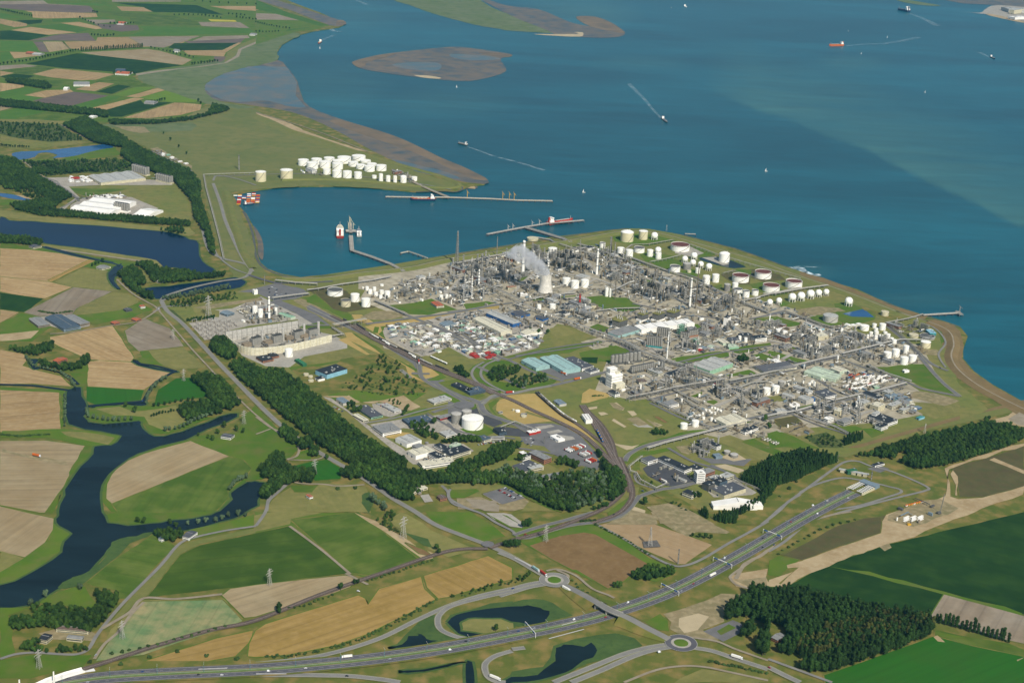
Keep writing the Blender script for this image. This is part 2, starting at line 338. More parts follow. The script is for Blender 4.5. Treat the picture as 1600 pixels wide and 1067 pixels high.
BANKS = """
p mud 550,98 556,94 575,89 600,84 640,79 690,74 720,73 760,78 797,84 795,88 782,92 790,105 789,112 770,119 735,126 700,125 672,122 640,119 600,113 565,107
p wetmud 612,101 640,97 680,97 690,103 680,110 640,108
p wetmud 705,84 760,87 782,92 740,94 710,90
p salt 612,-2 640,8 680,22 740,38 780,45 800,48 880,52 870,44 820,30 770,12 740,-8 700,-30 600,-25
p mud 740,-8 790,8 840,14 880,30 900,37 930,42 960,44 976,52 968,57 940,59 900,57 870,54 850,45 800,25
p mudsand 900,26 930,26 955,35 973,47 976,52 962,50 940,46 915,38
p palesand 833,53 900,53 897,50 908,50 912,53 905,57 870,56
p mudsand 550,98 556,94 575,89 600,84 620,83 600,90 575,96 570,103 560,105
p mudsand 747,81 797,84 795,89 770,87
p palesand 645,117 672,118 690,122 668,122
p salt 1395,-3 1420,0 1450,5 1470,9 1440,8 1410,3
p mud 1480,1 1560,8 1620,16 1800,30 1800,-40 1450,-30
p yard 1490,17 1540,22 1580,28 1640,40 1800,60 1800,20 1640,14 1560,8 1540,14 1530,20
p sand 1550,22 1600,33 1600,36 1545,24
p mud 700,288 722,280 745,290 742,294 715,294 705,294
p sand 712,280 725,283 744,293 730,293
p mud 395,352 403,360 410,375 412,392 410,405 404,398 400,380
"""
k = 0
for ln in BANKS.strip().splitlines():
 r, m, s = ln.split(' ', 2); k += 1
 sheet({'yard': 'far_shore'}.get(m, 'sandbank'), gp(s, r), m, z=-2.6 + k * .03, sm=3)
FIELDS = """
p plain 165,195 340,165 400,172 470,215 560,250 640,275 700,282 722,294 650,298 500,290 400,296 360,300 375,330 395,380 400,410 420,430 370,440 345,400 330,340 310,280 250,240 190,212
p mud 325,155 320,140 335,125 360,112 400,103 434,94 448,105 465,128 474,158 500,175 560,195 630,218 690,247 745,271 762,281 757,288 700,280 640,262 580,235 540,212 500,192 470,180 440,172 400,166 360,160
p wetmud 318,138 335,122 370,106 400,104 445,105 452,112 464,130 462,150 478,168 450,166 420,158 400,158 372,160 345,155
p mudsand 530,187 560,195 600,207 630,218 660,232 690,247 720,259 745,271 762,281 740,280 700,262 650,240 600,222 550,205 515,190
p wetmud 612,249 660,260 700,270 720,280 690,276 650,268
p salt 215,118 235,108 300,100 350,92 385,55 420,45 470,54 455,62 441,70 433,82 434,94 400,103 360,106 335,118 320,135 325,148 345,160 400,168 370,170 330,164 310,158 240,138
p sand 400,176 440,187 480,206 520,220 560,233 583,238 560,236 520,224 470,208 430,190 400,178
p dikegrass 400,178 430,190 470,209 520,226 570,240 620,258 680,278 720,288 722,296 700,292 640,274 580,255 520,236 460,215 420,197 395,185
A lush 0,0 1300,0 1600,0 1600,250 1450,320 1420,360 1200,410 900,450 830,480 950,560 1250,630 1290,650 1150,740 900,740 640,770 300,770 0,750
A greytan 0,8 270,5 300,25 570,40 0,28
A purple 0,30 270,28 560,40 600,80 290,85 160,68 0,50
A green 300,20 560,20 740,40 600,36
A tan 155,70 600,85 610,108 400,116 280,118 205,112 200,80
A green 0,80 160,112 0,118
A tan 0,118 170,150 165,165 90,172 0,150
A dkgreen 100,130 270,124 260,145 180,155
A green 320,118 480,115 500,135 330,140
A green 200,165 400,150 560,190 480,205
A tan 70,190 190,170 480,205 300,220
A dkgreen 0,195 60,192 310,222 180,255 0,250
A purple 180,255 380,215 550,208 600,258
A tan 375,145 500,140 660,178 600,185
A tan 730,42 910,48 965,75 760,70
A greytan 530,125 720,125 720,140 600,150
A purple 590,150 860,160 870,190 760,200 640,180
A dkgreen 710,18 1230,35 1400,95 1160,80 960,78 900,48
A midgreen 580,65 1080,100 1240,140 1250,160 850,160 800,110 620,80
A greytan 700,0 1130,6 1130,12 700,14
A tan 1310,40 1600,40 1600,70 1420,60
A greytan 1240,140 1500,140 1560,178 1260,165
A green 870,165 1560,180 1600,210 1100,222 800,225 900,190
A flower 1300,122 1470,128 1480,138 1320,136
A tan 400,262 600,258 610,235 1240,226 1100,290 900,295 500,312 440,305
A greytan 800,232 1250,228 1020,300 900,290
A purple 1150,260 1540,235 1500,270 1180,272
A greytan 1270,230 1550,222 1560,240 1200,258
A green 0,258 210,262 245,325 0,322
A purple 208,262 270,262 305,328 255,325
A paletan 268,262 390,262 430,308 310,328
A purple 390,262 430,300 450,308 430,305
A green 0,330 60,326 80,370 0,392
A tan 60,326 240,330 250,350 90,368
A dkgreen 1090,272 1500,270 1400,315 1150,318 1050,300
A tan 1140,318 1390,315 1490,268 1510,270 1410,330 1400,355 1180,345
A purple 1340,355 1430,355 1380,390 1340,380
A paletan 500,330 920,308 1000,320 1200,375 1140,408 900,380 640,352
A dkgreen 160,400 480,335 640,352 900,380 1140,410 1000,430 850,460 700,450 400,428
A greytan 0,412 150,404 240,415 0,440
A midgreen 0,440 240,415 340,430 200,465 0,460
A tan 205,465 350,430 720,465 600,500 500,505 400,500
A tan 0,445 90,458 0,478
A dkgreen 0,478 100,462 220,475 160,500 30,490
A midgreen 160,500 220,475 500,505 400,530 330,545
A tan 0,520 150,530 150,545 0,575
A green 0,575 170,548 260,555 150,595 0,615
A tan 150,598 290,565 440,562 460,575 280,612
A purple 200,630 460,575 680,600 430,670 300,650
A green 440,665 680,600 780,602 560,680
A green 0,615 130,595 270,612 200,632 60,632
A midgreen 600,510 720,470 980,545 780,600 600,575
A dkgreen 600,575 740,530 820,540 700,590
A lime 700,595 850,545 980,545 790,602
A tan 470,560 620,515 715,525 590,572
A tan 540,685 840,612 900,618 650,692
A dkgreen 650,692 880,628 900,650 960,640 1080,640 760,732 690,732
A tan 770,738 1090,643 1150,645 1260,655 1250,690 1130,720 930,740
A tan 790,605 1000,548 1050,560 870,612
A lime 870,612 1050,562 1230,610 1240,640 1050,640
A paletan 0,658 90,672 0,695
A green 0,700 120,675 340,690 150,745 0,745
A midgreen 100,745 330,692 540,720 430,775 250,765
A dikegrass 1420,330 1520,270 1600,240 1600,262 1500,300 1470,350 1430,385 1400,392
A track 1600,262 1490,310 1475,350 1400,395 1180,425 1000,440 850,462 850,475 1000,450 1180,432 1420,395 1495,355 1510,312 1600,275
A salt 860,480 1000,450 1250,420 1450,395 1600,330 1600,400 1400,460 1280,530 1270,580 1380,640 1500,665 1600,680 1300,650 1050,570 900,520
B lush 0,20 200,100 460,160 380,185 250,200 0,280
B tan 0,40 80,50 110,65 0,65
B greytan 0,85 150,90 310,130 100,125 0,125
B mud 0,0 120,0 400,90 560,140 540,160 460,160 200,60
B green 0,0 200,80 450,158 300,180 180,200 200,185 400,165 150,95 0,60
B mudsand 510,130 545,128 565,150 510,165 500,155
W dry 0,355 300,360 550,370 520,395 250,385 0,375
W olive 0,480 150,505 400,540 600,530 740,545 560,575 250,600 100,610 0,540
W scrub 0,378 250,385 500,400 700,530 400,545 150,515 0,480
W lush 100,690 500,690 640,650 800,600 960,590 1020,650 800,680 400,720 200,720
W bluepool 100,640 180,625 310,620 480,605 620,590 820,570 880,562 950,590 850,605 700,640 620,662 440,680 480,655 400,632 320,640 290,670 200,690 140,690 110,665
W bluepool 0,655 80,680 60,692 0,685
W scrub 200,705 500,695 1000,690 1100,745 1080,790 700,800 370,830 260,770
W track 180,700 350,830 375,840 270,760 200,700
W track 500,400 780,550 800,550 560,405
W salt 820,395 1250,400 1600,380 1600,450 1250,460 1000,430 860,410
W dirt 950,410 1200,420 1250,465 1180,472 1050,450
W dirt 1250,600 1310,590 1500,700 1600,740 1600,770 1480,710 1290,620
C olive 400,100 1100,80 1190,200 1220,300 1180,310 860,290 990,230 800,165 520,165
C midgreen 420,110 800,115 560,160 500,150
C yard 280,45 420,40 1050,60 1080,90 950,90 620,90 430,100 500,170 440,210 400,245 360,250 480,165 380,110
C yard 440,215 520,170 720,160 820,165 990,235 930,290 720,280 440,250
C lush 0,60 180,60 180,95 40,110 0,100
C olive 0,45 150,50 190,75 100,95 20,110 0,90
C bluepool 0,140 80,150 170,170 230,190 120,182 0,160
C sand 100,150 160,160 200,180 150,172
C lush 0,180 250,195 100,215 0,215
C dry 0,245 300,290 800,330 1080,360 1180,350 1220,390 1180,410 1020,378 800,365 500,340 150,310 0,285
C lake 0,288 60,310 200,318 380,330 600,342 800,362 1000,380 1120,400 1180,430 1230,440 1250,530 1290,590 1350,630 1230,640 1100,605 1030,605 950,560 850,535 700,515 500,480 280,455 230,430 100,405 0,395
C dry 270,460 500,485 800,530 920,548 980,560 1030,605 960,600 860,565 640,530 400,500 270,480
C track 380,490 880,560 880,568 380,498
C lush 0,450 280,480 360,495 520,525 700,555 880,570 850,590 750,605 640,550 500,530 0,482
C tan 0,485 200,495 400,520 600,560 450,630 310,692 0,660
C wheat 300,685 560,555 600,560 450,630 320,695
C lush 520,600 620,550 700,570 740,600 700,640 620,620
C dry 330,695 510,610 680,625 700,660 700,700 750,750 700,755 450,725
C tan 0,662 310,695 450,728 280,798 120,780 0,755
C dkgreen 0,762 270,800 160,885 0,865
C greytan 150,885 460,728 700,755 480,860 450,900 240,910
C dry 470,895 490,850 700,760 800,765 870,820 760,870 540,900
C tan 0,868 120,885 0,950
C lush 0,950 130,890 240,910 340,960 200,1067 0,1067
C lush 450,905 760,870 880,825 960,870 840,910 600,960 480,930
p tan 78,527 175,508 209,559 205,565 155,563 137,561 92,541 80,534
p greytan 195,517 225,497 240,504 265,513 275,525 287,541 217,549 200,534
C sand 0,1020 240,1000 200,1050 0,1067
C yard 180,920 400,900 560,950 560,970 420,1000 280,960
C olive 970,890 1100,960 1150,950 1060,880 1000,870
C lake 900,735 1050,720 1200,700 1380,680 1470,665 1530,690 1530,715 1440,740 1200,765 1000,800 960,790
C pool 670,640 760,580 740,640 715,690 750,740 730,735 690,700
C pool 280,475 420,510 600,550 700,570 690,578 590,558 400,520 280,482
C olive 900,620 980,690 880,700 850,640
C lush 1250,860 1590,810 1599,830 1280,880
C dirt 1060,850 1250,870 1599,830 1599,855 1260,890 1070,870
C scrub 1050,870 1250,890 1200,960 1120,930
C yard 1190,950 1500,900 1599,980 1399,1010 1280,1060
C asphalt 1580,860 1599,850 1599,900 1400,890
C dkgreen 1170,890 1230,885 1240,900 1180,910
D tan 0,50 140,75 180,100 140,150 250,185 380,215 445,280 200,262 0,265
D tan 545,125 620,118 820,128 1065,195 900,300 550,278
D dry 880,60 1150,35 1280,160 1100,170 900,130
D lush 870,60 930,60 1010,150 880,130
D lush 380,180 540,110 545,280 500,290 470,250 430,200
D bright 540,282 900,302 880,370 600,395 540,370
D bright 970,370 990,300 1100,230 1190,225 1330,340 1160,360 960,400
D pool 840,110 880,140 1100,185 1080,192 860,150
D lush 0,280 380,300 430,330 400,530 380,540 390,330 0,300
D tan 0,302 370,318 380,560 90,585 0,562
D lush 0,560 380,545 600,560 740,590 750,610 690,650 590,655 300,600 0,600
D dry 380,560 600,570 720,600 680,640 560,620 400,590
D pool 175,112 200,108 235,115 218,150 260,160 245,170 190,165
D pool 560,402 880,370 910,385 880,405 780,390 640,410
D lush 540,440 600,400 900,400 1110,400 1180,480 1350,470 1050,580 940,580 880,500 650,505 550,490
D dry 600,420 740,400 820,440 1100,400 1180,490 1050,560 920,520 900,470 700,460
D paletan 0,620 290,618 420,635 530,650 400,900 280,1067 250,1067 0,1020
D dirt 0,672 420,750 410,770 0,690
D lush 1500,470 1600,400 1700,560 1700,700 1500,640
D lush 530,650 590,660 560,720 480,790 380,950 330,1067 300,1067 400,900
D lush 620,900 680,830 760,750 860,700 1160,605 1230,590 1600,560 1720,640 1780,700 1720,820 1640,860 1540,870 1420,1000 1350,1067 700,1067 640,1000
D paletan 670,890 700,830 760,760 900,700 1190,620 1430,715 700,1010 665,980
D midgreen 700,1012 1430,718 1520,740 1570,790 1530,850 1420,930 1430,970 1340,1067 740,1067
E lush 370,0 440,0 330,40 380,90 450,130 400,190 380,250 240,350 100,430 0,480 0,390 140,280 320,180 340,40
E paletan 0,-36 335,40 330,110 280,190 155,282 0,245 -100,220 -100,-60
E dry 0,250 140,282 0,380
E lush 740,0 1350,0 1290,20 1000,70 850,80 700,75 660,20
p pool 106.2,614.0 110.0,608.0 125.0,605.2 130.0,619.0 135.0,634.0 132.5,646.5 132.5,654.0 140.0,659.0 162.5,662.0 205.0,659.0 220.0,659.0 222.5,669.0 235.0,679.0 255.0,681.5 287.5,674.0 325.0,659.0 362.5,646.5 372.5,650.2 325.0,670.2 287.5,686.5 250.0,696.5 212.5,709.0 190.0,724.0 170.0,741.5 156.2,759.0 157.5,779.0 160.0,799.0 170.0,816.2 200.0,821.2 237.5,818.8 265.0,813.8 290.0,812.5 315.0,807.5 340.0,801.0 350.0,794.0 365.0,779.0 360.0,771.0 385.0,754.0 400.0,753.0 411.0,755.0 413.0,768.0 404.0,780.0 400.0,790.0 385.0,800.0 375.0,806.0 345.0,815.0 295.0,827.5 237.5,832.5 212.5,837.5 185.0,842.5 172.5,855.0 162.5,867.5 140.0,892.5 112.5,902.5 92.5,920.0 62.5,936.2 45.0,945.0 -30.0,952.5 -30.0,925.0 25.0,907.5 60.0,887.5 95.0,863.8 100.0,847.5 112.5,832.5 95.0,822.5 90.0,810.0 93.8,799.0 100.0,774.0 107.5,754.0 125.0,729.0 145.0,709.0 150.0,697.8 172.5,696.5 187.5,685.2 185.0,679.0 160.0,674.0 105.0,662.8 103.8,629.0
E reed 950,125 850,150 740,165 690,220 660,270 560,370 450,410 360,470 420,480 560,430 700,320 800,200 960,145
E midgreen 960,135 1100,215 960,350 800,540 740,540 740,490 580,460 540,440 700,310
E lush 1180,110 1500,40 1600,10 1600,90 1280,155 1170,180
E lush 320,520 440,470 530,460 620,590 580,600 230,570
E lush 0,605 180,590 60,640 90,870 0,920
E lush 0,930 200,890 500,890 560,900 500,980 200,1030 0,1040
E dikegrass 660,720 1100,215 1180,185 1600,100 1600,130 1250,200 1130,260 960,500 880,540 760,650
E dry 600,930 700,740 880,545 1390,545 1530,670 1400,725 1100,800 800,900
E sage 900,560 1390,548 1515,680 1380,735 1100,820 900,890 600,930 690,800
E wheat 850,950 1100,870 1350,790 1580,740 1570,800 1470,900 1300,930 1050,955
E dirt 230,760 340,720 560,750 600,760 560,800 340,790
Y lush 0,0 230,210 430,380 430,430 400,470 310,530 300,500 290,440 160,450 100,560 0,720
Y dry 100,1067 150,950 350,800 480,860 800,815 1120,800 1180,900 1190,1067
Y midgreen 360,790 860,790 600,860 400,860
Y midgreen 730,1067 850,980 960,950 1060,1067
Y bright 380,590 560,545 740,520 900,620 880,720 620,740 480,640
Y reed 1085,950 1120,860 1200,900 1190,1067 1100,1067
Y lush 430,450 560,400 560,540 400,530
E verge 240,1067 500,980 600,930 1600,930 1600,1067
F lush 0,0 600,0 720,50 1100,280 1000,310 700,410 570,385 0,460
p dkcrop 232,931 282,867 312,852 400,833 452,822 460,825 545,896 500,901 400,914 250,931
F midgreen 220,50 640,0 1020,300 900,340 700,395 590,378
F dry 0,25 100,0 450,0 210,50 200,80 0,120
F sand 620,0 740,60 830,110 1000,220 1100,260 1120,290 1060,300 960,230 800,120 720,70
F brown 930,190 1060,240 1110,280 1020,260
F dry 840,50 900,0 960,20 1100,110 1370,235 1200,280 1090,240 1050,190 900,110
F reed 780,80 900,120 1060,170 1110,220 1040,210 930,140
p paletan 347,930 360,920 400,914 540,899 555,902 547,917 512,930 450,947 400,963 382,965
F wheat -50,900 -40,820 0,740 60,700 640,520 680,540 700,580 770,480 1030,405 1050,480 1120,545 900,660 700,760 500,830 200,890 0,905
F wheat 1050,400 1450,275 1600,350 1600,420 1200,530 1140,540 1070,470
F lush 1050,0 1350,0 1560,150 1400,195 1150,90
F verge 400,960 800,830 1100,620 1300,560 1600,500 1600,800 1300,840 800,910
F reed 860,850 1000,700 1100,640 1180,740 1350,810 1250,850 900,880
F pool 825,845 920,830 950,780 1010,775 1040,758 1070,790 1130,805 1080,825 950,840 850,848
F reed 1190,670 1300,620 1600,560 1600,780 1450,770 1250,740
F dry 1270,700 1320,665 1450,655 1600,675 1600,730 1500,750 1400,755 1300,740
F pool 1310,940 1360,938 1355,1067 1320,1067
F pool 900,1000 1050,980 1300,940 1050,995
G lush 0,100 400,80 520,80 700,170 860,290 1020,360 1000,400 900,440 740,400 600,480 350,360 0,150
G brown 110,210 300,150 450,128 520,140 700,240 850,325 800,365 740,395 700,430 600,478 400,360 380,362 240,290
G clay 540,85 750,30 900,80 1130,160 1250,205 1080,325 1040,325 860,250
G dirt 860,0 1100,0 1370,125 1340,140 1150,130 1100,150 1000,110 880,30
G verge 0,780 300,700 600,600 800,520 1200,320 1600,80 1600,350 1300,500 900,700 700,700 300,850 0,960
G reed 0,560 150,540 240,560 380,660 250,700 100,720 0,700
G reed 260,840 540,760 700,770 810,830 600,900 350,1000 150,1060 0,1067 0,1000 200,960
p pool 702,972 710,962 737,955 800,948 825,946 842,949 856,955 856,965 847,972 825,976 800,970 762,964 730,966 717,975 722,985 757,992 745,994 715,990
G pool 275,850 330,830 440,835 500,820 540,860 500,910 400,950 340,1000 180,1045 0,1066 -60,1070 0,1035 150,1010 240,960 270,900
G lush 830,700 940,640 980,680 970,740 870,740
G lush 1060,590 1170,570 1320,500 1300,550 1170,610
G dirt 950,640 1320,510 1450,520 1420,590 1330,650 1340,690 1190,745 1300,800 1280,820 1040,750 980,730 990,680
G palesand 1040,720 1060,670 1160,635 1220,650 1150,740 1090,760
G asphalt 1195,745 1380,675 1440,700 1420,760 1320,810
G lush 1290,740 1370,700 1400,720 1310,770
G sand 1350,400 1450,380 1599,350 1599,460 1500,485 1400,470
G dirt 1400,430 1599,400 1599,465 1500,480
G dry 1040,1040 1180,980 1599,1040 1599,1067 1010,1067
G verge 700,1067 960,960 1150,960 1600,1040 1600,930 1250,860 1000,860 500,990 400,1067
H verge 0,0 500,0 740,10 700,60 100,260 0,300
H moor 80,265 440,80 560,50 740,20 780,60 700,70 700,130 460,205 210,295
H lush 0,300 80,270 200,300 110,350 60,400 0,390
H dkgreen 110,470 340,345 360,335 740,205 1600,0 1800,-60 1800,690 1600,640 1100,515 1010,645 600,570 300,500
H lush 370,335 640,375 1100,495 1600,630 1600,645 1100,520 800,440 640,400
H greytan 1015,655 1100,515 1600,650 1600,822 1450,790
H sand 70,470 200,345 110,350 130,330 210,300 440,230 460,200 700,130 700,80 760,60 1240,0 1300,0 740,200 370,335 250,380 110,470
H sand 0,420 150,380 60,440 90,470 0,465
H lush 0,470 80,470 0,500
H midgreen 1050,735 1240,780 1500,820 1600,860 1600,900 1240,830 1040,770
H bright 350,1020 640,920 880,835 1040,775 1240,830 1600,905 1900,980 1900,1200 390,1200
H sand 1030,775 1060,775 1080,800 1105,820 1060,805
H dirt 1545,920 1600,910 1560,935
H dirt 680,215 750,200 760,225 715,240
H lush 1040,740 1250,790 1100,780
U verge 0,300 420,290 500,320 860,340 1000,400 1090,500 1040,550 720,650 560,690 300,820 0,920
U lush 0,170 50,120 230,200 400,270 300,280 160,280 140,260 0,230
U lush 0,210 150,290 0,310
U olive 0,20 200,80 400,250 320,260 100,120 0,60
U dikegrass 380,265 600,180 800,120 1100,60 1600,-40 1600,0 1340,60 1150,100 1000,130 780,200 480,300 400,290
U brownbank 400,270 600,192 960,95 1340,5 1599,-60 1600,-35 1340,20 980,110 640,205 420,275
U moor 1150,360 1380,300 1600,230 1600,480 1350,545 1200,545 1180,440
U sand 1370,310 1400,300 1600,380 1600,400
U sand 1100,370 1280,300 1600,212 1600,228 1290,320 1140,370 1130,420 1145,500 1130,540 1200,560 1350,548 1600,475 1600,535 1340,615 900,790 740,840 560,900 370,975 200,940 460,855 700,770 700,700 740,660 850,610 970,575 1060,560 1100,540 1120,500 1110,430
U sand 1160,380 1190,460 1190,540 1175,540 1165,470 1140,400
U dirt 740,660 960,575 1080,560 1200,620 900,735 760,700
U moor 90,910 440,725 600,680 710,670 700,770 460,850 210,940
U sand 1370,95 1400,70 1490,40 1540,0 1600,60 1600,110 1440,80
U brown 1540,-10 1600,-10 1600,50
U asphalt 620,370 700,350 760,370 700,395
L brownbank 0,160 150,200 350,262 460,290 700,380 900,460 1000,510 1270,595 1340,600 1290,650 1200,625 960,550 700,470 500,385 200,255 0,200
K dikegrass 0,115 200,92 350,98 560,135 760,190 1000,270 1250,350 1450,405 1600,450 1600,500 1250,400 1000,310 700,215 520,165 350,125 200,118 0,150
J dikegrass 0,435 560,350 850,300 1000,275 1340,230 1600,198 1600,240 1300,270 1000,300 900,330 640,370 560,400 0,510
I dikegrass 560,1067 800,1030 1200,970 1600,905 1600,985 1200,1040 1000,1067
Q brownbank 1270,0 1400,0 1500,25 1600,100 1600,500 1500,420 1425,330 1415,250 1480,170 1440,80 1340,20
p brownbank 1465,505 1490,508 1500,518 1506,540 1503,560 1520,582 1560,608 1700,680 1700,700 1560,630 1500,592 1468,565 1466,545 1478,532 1470,515
Q lush 1260,10 1350,30 1440,90 1475,165 1410,250 1415,330 1500,430 1600,520 1600,660 1480,560 1400,480 1180,200 1160,150
p brownbank 1600,628 1700,680 1700,720 1600,655 1560,630 1520,600 1535,600
p track 1575,655 1600,640 1640,650 1640,670 1590,664
"""
for ln in FIELDS.strip().splitlines():
 r, m, s = ln.split(' ', 2)
 nm = {'tan':'field','paletan':'field','greytan':'field','wheat':'field','brown':'field','purple':'field','green':'field','dkgreen':'field','midgreen':'field','bright':'field','lime':'field','flower':'field','moor':'field',
  'pool':'pond','lake':'lake','bluepool':'pond','mud':'mudflat','wetmud':'mudflat','mudsand':'mudflat','sand':'sand_ground','palesand':'sand_ground','dirt':'bare_ground','asphalt':'paved_yard','yard':'paved_yard','track':'track','brownbank':'dike_bank','dikegrass':'dike_bank'}.get(m, 'grassland')
 sheet(nm, gp(s, r), m, sm=2 if m in ('pool', 'lake', 'bluepool', 'reed', 'salt', 'mud', 'wetmud', 'mudsand') else 0)
